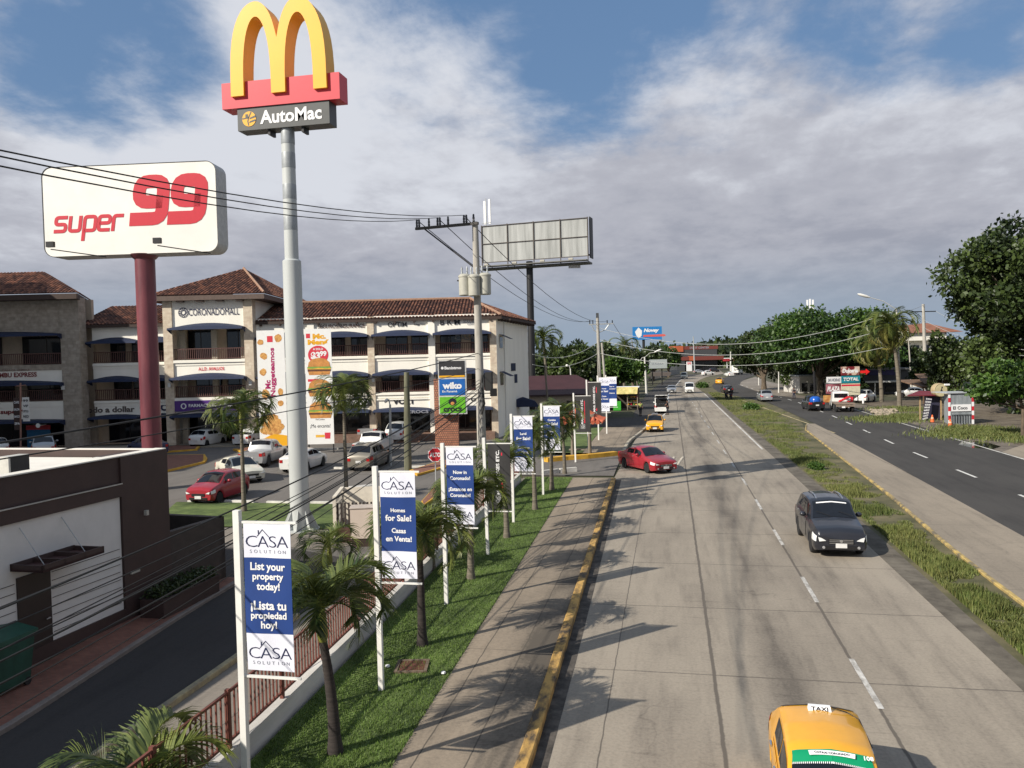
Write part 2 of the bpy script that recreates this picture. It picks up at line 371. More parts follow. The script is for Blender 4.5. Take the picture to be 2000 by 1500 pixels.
PLEAF = M('palm_leaf', (.035, .065, .018), .42, var=.3, scale=1.5, tint=(.22, .25, .06), trans=.2)
PDRY = M('palm_leaf_dry', (.26, .22, .06), .6, var=.3, scale=1.5, tint=(.12, .15, .03), trans=.2)
LEAFA = M('tree_leaf_dark', (.016, .03, .009), .5, var=.4, scale=.3, tint=(.11, .16, .035), trans=.2)
LEAFB = M('tree_leaf_bright', (.022, .055, .012), .5, var=.4, scale=.3, tint=(.13, .23, .035), trans=.25)
GRASSM = M('grass_blade', (.028, .06, .012), .6, var=.35, scale=1.2, tint=(.10, .13, .025), world=True, trans=.15)
GRASSD = M('median_grass_blade', (.075, .115, .025), .6, var=.4, scale=.8, tint=(.28, .27, .09), world=True, trans=.15)
CONCR = road_mat('concrete_road', (.325, .282, .226), (.125, .108, .09), [(.82, .035), (3.9, .03), (-1.35, .012)], (4.7, 1.2, .03), [(2.3, .95, .62), (2.3, .4, .15), (5.6, .12, .12), (6.1, .12, .12), (-.35, .5, .1)])
ASPH = road_mat('asphalt_road', (.064, .06, .056), (.033, .031, .03), None, None, [(15, .3, .25), (18.6, .5, .3)], True, .9, .14)
ASPHL = road_mat('lane_asphalt', (.055, .05, .048), (.03, .028, .027), None, None, [], True, .9, .14)
LOTM = road_mat('parking_asphalt', (.17, .155, .14), (.085, .08, .074), None, None, [], True, .9, .12)
WALKM = road_mat('sidewalk_concrete', (.30, .245, .185), (.10, .085, .068), [(-4.45, .012), (-3.55, .012)], (3.1, .4, .014), [(-2.95, 1.0, 1.0)], True, .9, .1)
BAYM = road_mat('bay_concrete', (.30, .255, .2), (.15, .13, .105), [(13.1, .02)], (9.0, 2, .02), [], True, .9, .1)
SLABM = road_mat('slab_concrete', (.25, .22, .185), (.12, .105, .09), [(-8.7, .012)], (6., 0, .015), [], True, .9, .1)
DIRT = M('dirt', (.10, .075, .052), .95, var=.3, scale=.7, rgb2=(.17, .14, .10), world=True, bump=.5, bscale=9)
DARKD = M('tarry_shoulder', (.095, .08, .062), .95, var=.25, scale=1.2, rgb2=(.16, .14, .11), world=True, bump=.4, bscale=14)
LAWNM = M('lawn_soil', (.06, .10, .022), .95, var=.35, scale=.9, rgb2=(.13, .18, .045), world=True, bump=.5, bscale=30)
MEDM = M('median_soil', (.07, .075, .03), .95, var=.3, scale=.5, rgb2=(.16, .135, .07), world=True, bump=.5, bscale=12)
EARTH = M('earth', (.05, .062, .025), .95, var=.35, scale=.06, rgb2=(.11, .095, .055), world=True, bump=.3, bscale=2)
BRICKW = brick_mat('brick_walk', (.20, .075, .05), (.25, .10, .065), (.15, .10, .075), 4, .85, .5, .25, world=True)
PAINT = M('road_paint', (.45, .43, .39), .8, var=.2, scale=1.2, rgb2=(.68, .66, .62), world=True)
PAINTY = M('road_paint_yellow', (.42, .34, .16), .8, var=.2, scale=1.2, rgb2=(.6, .5, .3), world=True)
# ------------------------------------------------------------------ ground and roads
def sheet(pts, z): 
    mb = MB(); P = [(p[0], p[1], z) for p in pts]; mb.add(P, [tuple(range(len(P)))]); return mb
def strip(Lp, Rp, z, cols=1):
    n = len(Lp); V = []
    for a, b in zip(Lp, Rp):
        for j in range(cols+1):
            t = j/cols; V.append((a[0]+(b[0]-a[0])*t, a[1]+(b[1]-a[1])*t, z))
    k = cols+1; return MB().add(V, [(i*k+j, i*k+j+1, (i+1)*k+j+1, (i+1)*k+j) for i in range(n-1) for j in range(cols)])
def along(pts, ys):
    pts = sorted([(p[1], p[0]) for p in pts]); a = [p[0] for p in pts]; b = [p[1] for p in pts]
    return [(float(np.interp(y, a, b)), y) for y in ys]
gp = lambda L: [tuple(G(*p)[:2]) for p in L]
mb = MB(); mb.add([(-2500, -60, -.05), (2500, -60, -.05), (2500, 5000, -.05), (-2500, 5000, -.05)], [(0, 1, 2, 3)]); struct('ground', mb, EARTH)
ys = [-30, 0, 20, 45, 75, 100, 125, 147, 170, 200, 230, 260, 300, 340, 400, 470]
CR = [(6.95, -30), (6.95, 17), (6.8, 45), (6.6, 75), (6.4, 110), (6.1, 147)]+gp([(1353, 752), (1360, 745), (1377, 737), (1392, 732.5), (1420, 729)])
CLL = [(-3.3, -30), (-2.6, 13), (-2.75, 20), (-3.35, 46.5), (-3.4, 55), (-2.9, 75), (-1.5, 88), (-.6, 100), (-.5, 147)]+gp([(1331, 739), (1364, 731.5), (1400, 727)])
struct('highway', strip(along(CLL, ys), along(CR, ys), 0, 1), CONCR)
# asphalt shoulder left of the far highway
struct('road_shoulder', strip(along([(-3.6, 75), (-4.6, 100), (-4.4, 147), (-3, 200), (2, 300)], [78, 100, 147, 200, 300]), along(CLL, [78, 100, 147, 200, 300]), -.004), ASPH)
struct('road_line', strip(along([(p[0]-.02, p[1]) for p in CLL], [88, 100, 125, 147, 170, 200, 230, 260]), along([(p[0]+.2, p[1]) for p in CLL], [88, 100, 125, 147, 170, 200, 230, 260]), .004), PAINT)
AL = [(12.4, -30), (12.5, 20), (12.65, 32), (13.3, 52), (13.8, 80), (13.6, 119)]+gp([(1409, 768), (1396, 762), (1390.5, 753), (1401, 742.6), (1416, 737), (1440, 731)])
AR = [(21.6, -30), (21.2, 30), (21.2, 49), (21.6, 63), (22.4, 90), (22.4, 117)]+gp([(1510, 775), (1468, 762), (1441, 752), (1447, 743), (1470, 734), (1490, 729)])
ya = [-30, 0, 20, 32, 52, 80, 100, 119, 140, 155, 170, 185, 205, 230, 260, 300]
struct('asphalt_carriageway', strip(along(AL, ya), along([(p[0]+.3, p[1]) for p in AR], ya), .002), ASPH)
def dashes(name, line, y0, y1, ln, gap, w, m, z=.008):
    b = MB(); y = y0
    while y < y1:
        (x1, a), (x2, c) = along(line, [y, min(y+ln, y1)]); b.add([(x1-w/2, a, z), (x1+w/2, a, z), (x2+w/2, c, z), (x2-w/2, c, z)], [(0, 1, 2, 3)]); y += ln+gap
    return struct(name, b, m)
dashes('lane_line', [(16.1, 20), (16.2, 60), (17.3, 90), (17.6, 119), (16.6, 147), (15.5, 190)], 21.5, 190, 3, 5.4, .16, M('fresh_road_paint', (.6, .59, .56), .8))
dashes('road_line', [(p[0]-.25, p[1]) for p in AR], -30, 118, 149, 0, .16, PAINT)
dashes('road_line', [(p[0]+.15, p[1]) for p in AL], 72, 150, 80, 0, .16, PAINTY)
dashes('lane_line', [(3.93, 10), (3.9, 41), (3.5, 81), (2.9, 147)], 9.5, 145, 2.6, 4.2, .12, M('worn_road_paint', (.3, .28, .25), .85, var=.25, scale=2.5, rgb2=(.62, .6, .56), world=True, stretch=(2, 1, 1)))
dashes('road_line', [(6.5, 75), (6.3, 110), (5.95, 147)], 60, 147, 90, 0, .14, PAINT)
# median: tarry strip, grass, dirt edge, yellow kerb, concrete bay
YK = [(9.2, -30), (9.25, 20), (9.34, 25), (9.58, 30.5), (10.25, 40.4), (11.15, 59.2), (11.9, 75), (13.1, 82)]
ym = [-30, 0, 20, 30, 45, 60, 75, 90, 110, 130, 147, 165, 190, 215, 240, 260]
MR = YK[:-1]+[(13.6, 84), (13.7, 119)]+AL[6:]
struct('median', strip(along(CR, ym), along(MR, ym), .0, 1), MEDM).location.z = -.012
tb = strip(along(CR, ym[:11]), along([(7.5, -30), (7.5, 20), (7.65, 32), (7.5, 60), (7.1, 90), (6.6, 147)], ym[:11]), .004); struct('shoulder_strip', tb, DARKD)
bay = strip(along(YK, [-30, 20, 25, 30, 40, 59, 75, 81.5]), along(AL, [-30, 20, 25, 30, 40, 59, 75, 81.5]), .02); struct('paved_bay', bay, BAYM)
def kerb(name, line, ys, w, h, m, z0=-.03):
    P = along(line, ys); b = MB(); k = len(P); V = []
    for i, (x, y) in enumerate(P):
        j = random.uniform(-.012, .012)
        V += [(x-w/2, y, z0), (x-w/2, y, h-.02+j), (x-w/2+.025, y, h+j), (x+w/2-.025, y, h+j), (x+w/2, y, h-.02+j), (x+w/2, y, z0)]
    F = [(i*6+a, i*6+a+1, (i+1)*6+a+1, (i+1)*6+a) for i in range(k-1) for a in range(5)]+[tuple(range(5, -1, -1)), tuple(range((k-1)*6, k*6))]
    b.add(V, F); return struct(name, b, m)
kerb('kerb', YK, list(np.arange(-30, 80, 1.5)), .14, .07, M('faded_yellow_kerb', (.2, .17, .12), .85, var=.3, scale=2, rgb2=(.5, .36, .12), lo=.4, hi=.6, world=True))
# near kerb and sidewalk
KL = [(-3.1, -30), (-2.57, 13), (-2.72, 20), (-3.28, 45.2)]
kerb('kerb', KL, list(np.arange(-20, 45.3, .9)), .24, .17, YELK)
LAWN_R = [(-4.9, -30), (-4.8, 12.7), (-5.09, 24.5), (-5.7, 46.4)]; WALL_X = [(-7.2, -30), (-7.38, 12.3), (-7.59, 17.9), (-8.03, 29), (-8.5, 46)]
yl = [-20, 0, 12, 18, 24, 30, 38, 45.2]
struct('sidewalk', strip(along(LAWN_R, yl), along([(p[0]-.1, p[1]) for p in KL], yl), .10), WALKM)
struct('gutter', strip(along([(p[0]+.1, p[1]) for p in KL], yl), along([(p[0]+.42, p[1]) for p in KL], yl), .005), M('gutter_dirt', (.04, .035, .03), .95, var=.3, scale=3, rgb2=(.11, .095, .08), world=True))
struct('lawn', strip(along([(p[0]+.1, p[1]) for p in WALL_X], yl), along(LAWN_R, yl), .125, 3), LAWNM)
# second island beyond the driveway
K2 = [(-3.5, 57), (-3.45, 65), (-2.6, 75), (-2.4, 78)]; y2 = [57, 62, 68, 73, 78]
kerb('kerb', K2, list(np.arange(57, 78.1, 1.5)), .24, .17, PALEK)
struct('sidewalk', strip(along([(-6.4, 57), (-6.6, 79)], y2), along([(p[0]-.1, p[1]) for p in K2], y2), .10), WALKM)
struct('lawn', strip(along([(-9.5, 57), (-9.5, 79)], y2), along([(-6.4, 57), (-6.6, 79)], y2), .12), LAWNM)
struct('side_street', sheet([(-30, 79.5), (-3.2, 79.5), (-3.0, 92), (-30, 92)], .006), ASPHL)
# driveway mouth
struct('driveway', sheet([(-30, 46.6), (-3.4, 46.6), (-3.5, 56.4), (-30, 56.4)], .004), LOTM)
b = MB()
for i in range(13):
    for j in range(4): 
        x = -1.4+j*.55+.5*i/13; y = 50.2+i*.42; b.lathe([(.09, 0), (.08, .05), (.0, .06)], (x+random.uniform(-.03, .03), y, .0), n=8)
struct('rumble_studs', b, M('rumble_stud', (.4, .37, .32), .8))
# mall car park, drive-through lane, walks
struct('parking_lot', sheet([(-110, 22), (-8.6, 22), (-9.2, 46), (-9.4, 78), (-110, 78)], -.004), LOTM)
struct('drive_lane', sheet([(-13.2, -10), (-10.3, -10), (-10.3, 21), (-10.6, 26), (-14, 27.5), (-60, 27.5), (-60, 23.4), (-14.0, 23.4), (-13.6, 20), (-12.75, 12.6)], .002), ASPHL)
struct('slab', sheet([(-10.3, -10), (-7.3, -10), (-7.5, 18), (-8.0, 29), (-8.5, 45.5), (-10.6, 45.5), (-10.6, 26), (-10.3, 21)], .002), SLABM)
struct('walkway', sheet([(-15.4, -5), (-12.9, -5), (-12.85, 12.6), (-13.7, 20), (-13.9, 23.3), (-14.6, 23.3), (-15.4, 14)], .09), BRICKW)
kerb('kerb', [(-12.9, -5), (-12.8, 12.6), (-13.65, 20), (-13.85, 23.3)], list(np.arange(-5, 23.3, 2)), .16, .11, M('grey_kerb', (.2, .17, .15), .9))
kerb('kerb', [(-10.3, -10), (-10.25, 21)], list(np.arange(-10, 21.1, 2)), .16, .14, M('drive_lane_kerb', (.25, .22, .16), .9, rgb2=(.4, .34, .2)))
kerb('kerb', [(-10.75, 24), (-10.9, 45)], list(np.arange(24, 45, 2)), .16, .12, PALEK)
struct('lawn', sheet([tuple(G(*p)[:2]) for p in [(300, 1022), (345, 982), (650, 986), (652, 1035), (430, 1030)]], .05), LAWNM)
struct('gravel_path', sheet([tuple(G(*p)[:2]) for p in [(310, 1062), (430, 1032), (650, 1036), (700, 1062), (640, 1075), (460, 1062)]], .012), SLABM)
# brick islands with yellow kerbs in the car park
def island(px, h=.13, edge=YELB, top=BRICKW):
    P = [G(*p)[:2] for p in px]; c = np.mean(P, 0); b = MB(); b.prism([tuple(p) for p in P], (0, 0, h), X, Y, h+.03); struct('island_kerb', b, edge)
    I = [tuple(c+(p-c)*(1-.28/max(.4, np.linalg.norm(p-c)))) for p in P]; struct('brick_island', sheet(I, h+.006), top)
island([(306, 892), (400, 890), (405, 898), (400, 905), (306, 927)])
island([(305, 878), (345, 872), (392, 873), (385, 880), (305, 886)])
island([(822, 985), (852, 952), (868, 950), (866, 965), (826, 992)])
island([(800, 922), (852, 906), (880, 900), (880, 912), (815, 930)])
island([(455, 880), (520, 872), (560, 870), (560, 876), (470, 884)])
# yellow kerb across the driveway and its little verge
b = MB(); P = [G(*p) for p in [(1070, 903), (1110, 899), (1150, 896), (1180, 893), (1207, 890)]]
for p, q in zip(P[:-1], P[1:]):
    d = (q-p)/np.linalg.norm(q-p); n = np.array([-d[1], d[0], 0]); b.frame(p-A(0, 0, .03), d, n, Z, (np.linalg.norm(q-p)-.02, .5, .32))
struct('driveway_kerb', b, YELB)
b = MB()
for (p, q) in [((1062, 928), (1095, 924)), ((1095, 924), (1130, 921))]:
    p, q = G(*p), G(*q); d = (q-p)/np.linalg.norm(q-p); b.frame(p-A(0, 0, .03), d, A(-d[1], d[0], 0), Z, (np.linalg.norm(q-p)-.1, .22, .3))
struct('kerb', b, WHITEK)
# right-hand side: shoulder, gravelly verge, forecourt, puddle, far side walk
struct('dirt_shoulder', strip(along([(p[0]+.3, p[1]) for p in AR], ya[:10]), along([(24.5, -30), (24.3, 50), (24.5, 75), (25.5, 100), (24, 119), (19, 147), (16.4, 170)], ya[:10]), -.004), M('shoulder_dirt', (.12, .10, .08), .95, var=.25, scale=.9, rgb2=(.19, .16, .13), world=True, bump=.4, bscale=12))
struct('dirt_yard', sheet([(24.3, 60), (60, 60), (60, 120), (25, 119), (25.3, 100), (24.4, 75)], -.01), DIRT)
struct('slab', sheet([tuple(G(*p)[:2]) for p in [(1935, 890), (2000, 868), (2100, 860), (2100, 905), (2000, 905)]], .0), BAYM)
struct('slab', sheet([tuple(G(*p)[:2]) for p in [(1440, 752), (1449, 744), (1475, 736), (1500, 745), (1530, 752), (1552, 763), (1555, 772), (1512, 775), (1468, 763)]], .0), SLABM)
struct('puddle', sheet([tuple(G(*p)[:2]) for p in [(1872, 868), (1880, 862), (1910, 861), (1935, 866), (1955, 872), (1940, 877), (1900, 875)]], .003), M('puddle_water', (.02, .019, .017), .05, spec=.6))
struct('puddle', sheet([tuple(G(*p)[:2]) for p in [(1820, 846), (1835, 843), (1862, 851), (1850, 856)]], .003), MATS['puddle_water'])
struct('crossing_line', sheet([tuple(G(*p)[:2]) for p in [(680, 950), (735, 944), (736, 947), (682, 953)]], .001), PAINT)
# ------------------------------------------------------------------ golden-arch pole sign
def arch_sign():
    g = G(587, 1035); gx, gy = g[0], g[1]
    t = thing('pole_sign', 'tall grey pole sign with yellow arches, red bar and dark AutoMac panel', 'sign', (gx, gy, 0))
    b = MB(); b.lathe([(.47, 0), (.47, .03), (.40, .04), (.38, 11.35), (.33, 11.4), (.285, 11.42), (.27, 17.0)], (gx, gy, 0), n=28); b.build('pole', PALEG, t, 40)
    for z in (12.6, 13.9, 15.2, 16.2):
        b = MB(); b.lathe([(.276, z), (.284, z+.03), (.28, z+.62), (.274, z+.65)], (gx, gy, 0), n=28); b.build('pole_sleeve', M('patched_grey_paint', (.33, .35, .36), .5, .2), t, 40)
    b = MB(); b.lathe([(.8, 0), (.8, .06)], (gx, gy, 0), n=28)
    for k in range(8):
        a = k*math.pi/4+.2; e = A(math.cos(a), math.sin(a), 0); b.prism([(.37, .06), (.78, .06), (.74, .16), (.37, .95)], A(gx, gy, 0)+.012*A(-math.sin(a), math.cos(a), 0), e, Z, .024)
    b.build('base_plate', PALEG, t)
    y0 = gy-.42
    bx0, bx1 = -18.2, -12.95
    b = MB(); b.span((bx0, y0, 17.75), (bx1, y0+.82, 18.82)); b.build('sign_bar', M('arch_sign_red', (.62, .04, .06), .45, var=.04), t)
    px0, px1 = -17.55, -13.45
    b = MB(); b.span((px0, y0+.06, 16.82), (px1, y0+.78, 17.745)); pn = b.build('panel', M('charcoal_panel', (.062, .066, .066), .5, var=.08), t)
    b = MB(); b.text('AutoMac', (-15.15, y0+.045, 17.3), X, Z, w=2.75, h=.56, bold=.028); b.build('lettering', LETW, pn)
    b = MB(); c = A(-17.02, y0+.045, 17.28); b.disc(c, X, Z, .31, .31, 0, 24)
    b.ribbon([(.1, .28), (-.02, .05), (-.06, -.1), (-.02, -.27)], .05, c-.006*Y, X, Z, .003, 1); b.ribbon([(-.3, .02), (-.02, .05)], .05, c-.006*Y, X, Z, .003, 1)
    b.prism([(-.16, .07), (-.04, .07), (-.04, .2), (-.16, .2)], c-.006*Y, X, Z, .003, 1); b.prism([(.02, -.02), (.31, .05), (.29, .13), (.04, .05)], c-.006*Y, X, Z, .003, 1); b.prism([(.0, -.17), (.3, -.1), (.28, -.03), (.03, -.1)], c-.006*Y, X, Z, .003, 1)
    b.build('emblem', [YEL, MATS['charcoal_panel']], pn)
    b = MB(); ya, dp = y0-.13, .85; ztop, zb = 21.98, 18.2; n = 22
    for sg in (-1, 1):                                           # two tall arches sharing the middle leg
        mid = -15.58; cx = mid+sg*.93; Vo, Vi = [], []
        for i in range(n+1):
            s = math.pi*i/n; c0 = -math.cos(s); q = abs(math.sin(s)); out_ = c0*sg > 0
            xo = cx+c0*(1.20 if out_ else 1.0); xi = cx+c0*.62*(1-.06*(1-abs(c0)))
            if (xo-mid)*sg < 0 or (abs(c0) > .9 and not out_): xo = mid
            Vo.append((xo, zb+(ztop-zb)*q**.60)); Vi.append((xi, zb+(ztop-.62-zb)*q**.66))
        for i in range(n):
            b.prism([Vo[i], Vi[i], Vi[i+1], Vo[i+1]][::-1], (0, ya, 0), X, Z, dp)
    b.build('arches', M('arch_yellow', (.86, .43, .012), .4, var=.03, scale=.8), t, 30)
    for x in (-16.2, -14.7): b = MB(); b.span((x-.05, gy-.25, 16.6), (x+.05, gy+.25, 16.815)); b.build('bracket', DARKM, t)
arch_sign()
# ------------------------------------------------------------------ big white supermarket sign
def white_sign():
    dp = 45.; an = PSI-R(4); ex = A(math.cos(an), math.sin(an), 0); ey = A(-math.sin(an), math.cos(an), 0)
    bl, br, tl = D(88, 500, dp), D(434, 485, dp), D(88, 340, dp)
    wdt = float((br-bl)@r0)/math.cos(R(4)); zb = float(bl[2])-.05; ht = 5.0; o = A(bl[0], bl[1], zb)
    base = D(280, 700, dp); px = o+ex*wdt*.545+ey*.65
    t = thing('pole_sign', 'wide white rounded supermarket sign with red super 99 lettering on a maroon pole', 'sign', (px[0], px[1], 0))
    def rr(x0, y0, x1, y1, r, n=7):
        P = []
        for cx, cy, a in ((x1-r, y0+r, -90), (x1-r, y1-r, 0), (x0+r, y1-r, 90), (x0+r, y0+r, 180)):
            P += [(cx+r*math.cos(R(a+90*i/n)), cy+r*math.sin(R(a+90*i/n))) for i in range(n+1)]
        return P
    b = MB(); b.prism(rr(0, 0, wdt, ht, .55), o+ey*.02, ex, Z, 1.3); bd = b.build('board', M('signboard_cream', (.82, .80, .74), .5, var=.05, scale=.5), t, 50)
    b = MB(); P = rr(-.03, -.03, wdt+.03, ht+.03, .57); Q = rr(.10, .10, wdt-.10, ht-.10, .5); k = len(P)
    b.add([o+ey*-.02+ex*a+Z*c for a, c in P]+[o+ey*1.36+ex*a+Z*c for a, c in P], [(i, (i+1) % k, k+(i+1) % k, k+i) for i in range(k)]); b.build('rim', M('sign_rim', (.5, .5, .48), .6), bd, 60)
    b = MB(); oo = o+ey*.002
    s9 = rounded([(-.02, .19), (.90, .19), (.90, 1.23), (.2, 1.23), (.2, .66), (.90, .66)], .26)
    for x0 in (5.05, 7.25):
        b.ribbon(s9, .37, oo+ex*x0+Z*1.55, ex, Z, .012, k=2.0, shear=.12)
    sup = {'s': [(.02, .05), (.4, .05), (.4, .27), (.06, .27), (.06, .49), (.44, .49)], 'u': [(.06, .53), (.06, .05), (.4, .05), (.4, .53)], 'p': [(.06, -.28), (.06, .49), (.42, .49), (.42, .05), (.06, .05)],
           'e': [(.44, .05), (.06, .05), (.06, .49), (.42, .49), (.42, .27), (.08, .27)], 'r': [(.06, 0), (.06, .49), (.38, .49)]}
    for i, ch in enumerate('super'): b.ribbon(rounded(sup[ch], .09, 4), .115, oo+ex*(.52+i*.85)+Z*1.32, ex, Z, .012, k=1.75, shear=.16)
    b.build('lettering', M('supermarket_red', (.56, .01, .03), .5, var=.03), bd)
    b = MB(); b.lathe([(.54, -.05), (.54, zb-.25), (.62, zb-.2), (.8, zb+.02)], (px[0], px[1], 0), n=32); b.build('pole', M('maroon_pole_paint', (.15, .036, .05), .42, var=.2, scale=.9, stretch=(1, 1, .25), rgb2=(.22, .06, .07)), t, 40)
    for u in (.10, .70):
        f = MB(); a = o+ex*wdt*u+Z*-.12; e = a-ey*1.5+ex*.35+Z*.3
        f.beam(a+ex*2.6-ey*.0, e, .05); f.box(e+Z*.26, (.42, .2, .3), an); f.build('floodlight', DARKM, t)
white_sign()
# ------------------------------------------------------------------ street banners
def casa_logo(b, c, w, mat, mat2):
    """house-roof outline, CASA and SOLUTION in thin capitals"""
    b.text('C', c+X*(-.375*w), X, Z, w=.27*w, h=.25*w, mat=mat, bold=-.014); b.text('A', c+X*(-.10*w), X, Z, w=.27*w, h=.245*w, mat=mat, bold=-.014)
    b.text('S', c+X*(.135*w), X, Z, w=.17*w, h=.25*w, mat=mat, bold=-.014); b.text('A', c+X*(.365*w), X, Z, w=.27*w, h=.245*w, mat=mat, bold=-.014)
    p = c+Z*(.115*w); b.ribbon([(-.235*w, .0), (-.10*w, .15*w), (.07*w, -.03*w)], .014*w, p, X, Z, .002, mat); b.ribbon([(-.2*w, .05*w), (-.2*w, .135*w)], .022*w, p, X, Z, .002, mat)
    for i, ch in enumerate('SOLUTION'): b.text(ch, c+X*((-.40+i*.115)*w)-Z*(.22*w), X, Z, h=.075*w, mat=mat2)
def flag(b, x0, x1, z0, z1, y, cuts, seed):
    """one slightly billowing sheet; cuts = [(z, material)] from the top"""
    nx, nz = 16, 44; V = []; q = random.Random(seed); p1, p2, am = q.uniform(0, 6), q.uniform(0, 6), q.uniform(.012, .022)
    zs = sorted(set(list(np.linspace(z0, z1, nz))+[c[0] for c in cuts]))
    wv = lambda x, z: am*math.sin(3.1*z+p1)*math.sin(3*(x-x0)/(x1-x0)+.4)+am*.45*math.sin(9*(x-x0)+p2+2.2*z)
    for z in zs:
        for i in range(nx+1): x = x0+(x1-x0)*i/nx; V.append((x, y+wv(x, z), z))
    n = len(V); F, Mt = [], []
    k = nx+1
    for j in range(len(zs)-1):
        zm = (zs[j]+zs[j+1])/2; m = [c[1] for c in cuts if c[0] > zm][-1]
        for i in range(nx): b.add([V[j*k+i], V[j*k+i+1], V[(j+1)*k+i+1], V[(j+1)*k+i]], [(0, 1, 2, 3)], m); b.add([V[a]+np.array([0, .006, 0]) if False else (V[a][0], V[a][1]+.006, V[a][2]) for a in (j*k+i+1, j*k+i, (j+1)*k+i, (j+1)*k+i+1)], [(0, 1, 2, 3)], m)
    return wv
def drape(b, wv):
    b.v = [np.array([(p[0], p[1]+wv(p[0], p[2]), p[2]) for p in q]) for q in b.v]
def banner_pole(px, lines, label, w=.78, lean=0., z0=.125, top=4.72, hgt=2.27, zt=4.58, seed=1, grp='CASA banners along the lawn', y=None, logos=(1, 1), flip=False):
    g = G(px[0], px[1], z0) if y is None else A(px[0], y, z0)
    t = thing('banner_pole', label, 'banner', (g[0], g[1], z0), 0, grp)
    b = MB(); b.beam(g-Z*.1, A(g[0]+lean, g[1], top), .10); b.build('pole', WHITE, t)
    for nm, z in (('top_arm', zt), ('bottom_arm', zt-hgt-.13)):
        b = MB(); b.beam(A(g[0]+.05, g[1], z+.02), A(g[0]+w+.2, g[1], z+.02), .036); b.build(nm, WHITE, t)
    x0 = g[0]+.11; x1 = x0+w; yb = g[1]-.03; c = (x0+x1)/2; z1 = zt-hgt
    b = MB(); za, zc = zt-.23*hgt, z1+.255*hgt
    wv = flag(b, x0, x1, z1, zt, yb, [(zt, 0), (za, 1), (zc, 0)], seed); fl = b.build('banner', [BANW, BLUEB], t, 60)
    yy = yb-.0055
    for k, z in enumerate((zt-.115*hgt-.01, z1+.125*hgt-.005)):
        if logos[k]: b = MB(); casa_logo(b, A(c, yy, z), w*.9, 0, 1); drape(b, wv); b.build('emblem', [LETN, LETG], fl)
    for i, (s, f) in enumerate(lines): b = MB(); b.text(s, A(c, yy, za-(za-zc)*f), X, Z, h=None, w=min(w*.86, len(s)*.062*w/.78*1.05), mat=0, bold=.028); drape(b, wv); b.build('lettering', LETW, fl)
    return t
banner_pole((float(D(463, 1005, 12.1)[0]), 0), [('List your', .13), ('property', .265), ('today!', .39), ('¡Lista tu', .64), ('propiedad', .77), ('hoy!', .895)], 'nearest white banner pole with List your property today in blue and white', y=float(D(463, 1005, 12.1)[1]), seed=3, top=4.78)
banner_pole((745, 1348), [('Homes', .24), ('for Sale!', .385), ('Casas', .62), ('en Venta!', .77)], 'banner pole with Homes for Sale and Casas en Venta on a blue band', w=.76, seed=5, top=4.85, zt=4.72, hgt=2.2)
banner_pole((872, 1180), [('Now in', .18), ('Coronado!', .33), ('¡Estamos en', .62), ('Coronado!', .76)], 'banner pole reading Now in Coronado, between the second and third lawn palms', w=.78, seed=8, top=4.7, zt=4.58, hgt=2.16)
banner_pole((1003, 1020), [('Land', .16), ('for Sale!', .33), ('Terrenos', .66), ('en Venta!', .82)], 'banner pole reading Land for Sale, half hidden by palm fronds', w=.8, seed=9, top=4.72, zt=4.6, hgt=2.3)
banner_pole((1061, 966), [('Condos', .16), ('for Sale!', .33), ('Condos', .66), ('en Venta!', .82)], 'banner pole reading Condos for Sale, behind the farthest lawn palms', w=.82, seed=11, top=4.75, zt=4.6, hgt=2.2)
def black_banner(px, label, w, zt, hgt, seed, z0=.125, y=None, size=1.):
    g = G(px[0], px[1], z0) if y is None else A(px[0], y, z0)
    t = thing('banner_pole', label, 'banner', (g[0], g[1], z0), 0, 'black mailbox shop banners along the lawn')
    b = MB(); b.beam(g-Z*.1, A(g[0]-.05, g[1], zt+.22), .10); b.build('pole', WHITE, t)
    for nm, z in (('top_arm', zt), ('bottom_arm', zt-hgt-.1)):
        b = MB(); b.beam(A(g[0]+.05, g[1], z+.02), A(g[0]+w+.16, g[1], z+.02), .036); b.build(nm, WHITE, t)
    x0 = g[0]+.09; x1 = x0+w; yb = g[1]-.03; z1 = zt-hgt; c = (x0+x1)/2
    b = MB(); wv = flag(b, x0, x1, z1, zt, yb, [(zt, 0)], seed); fl = b.build('banner', BANBL, t, 60)
    b = MB(); yy = yb-.0055; b.text('MAIL BOXES ETC.', A(c-.06*w, yy, z1+hgt*.565), Z, -X, w=hgt*.68, h=.15*w, mat=0, bold=.03)
    b.prism([(-.025*w, 0), (.055*w, 0), (0.05*w, hgt*.62), (.0, hgt*.62)], A(c+.1*w, yy, z1+hgt*.25), X, Z, .002, 1)
    r = .12*w; cc = A(c-.02*w, yy, z1+hgt*.155)
    b.ribbon([(-r*1.2, -r*1.2), (r*1.2, -r*1.2), (r*1.2, r*1.2), (-r*1.2, r*1.2), (-r*1.2, -r*1.2)], .025*w, cc, X, Z, .002, 2); b.disc(cc, X, Z, r, r, 2, 20)
    b.ribbon([(-r*.6, .2*r), (0, r*.5), (r*.6, .2*r)], .02, cc-.004*Y, X, Z, .002, 3); b.ribbon([(-r*.6, -.3*r), (r*.6, -.3*r)], .02, cc-.004*Y, X, Z, .002, 3)
    drape(b, wv); b.build('lettering', [LETW, LETR, M('silver_print', (.35, .35, .35), .6), BANBL], fl)
black_banner((953, 1083), 'nearest black banner reading MAIL BOXES ETC with a red stripe', .80, 4.05, 2.3, 21)
black_banner((-6.35, 0), 'black mailbox banner beside the terracotta tiled shelter', .95, 4.45, 2.4, 22, y=52.5)
black_banner((-6.3, 0), 'farthest black mailbox banner, next to a doubled blue and white banner', .98, 5.1, 2.9, 23, y=60.5)
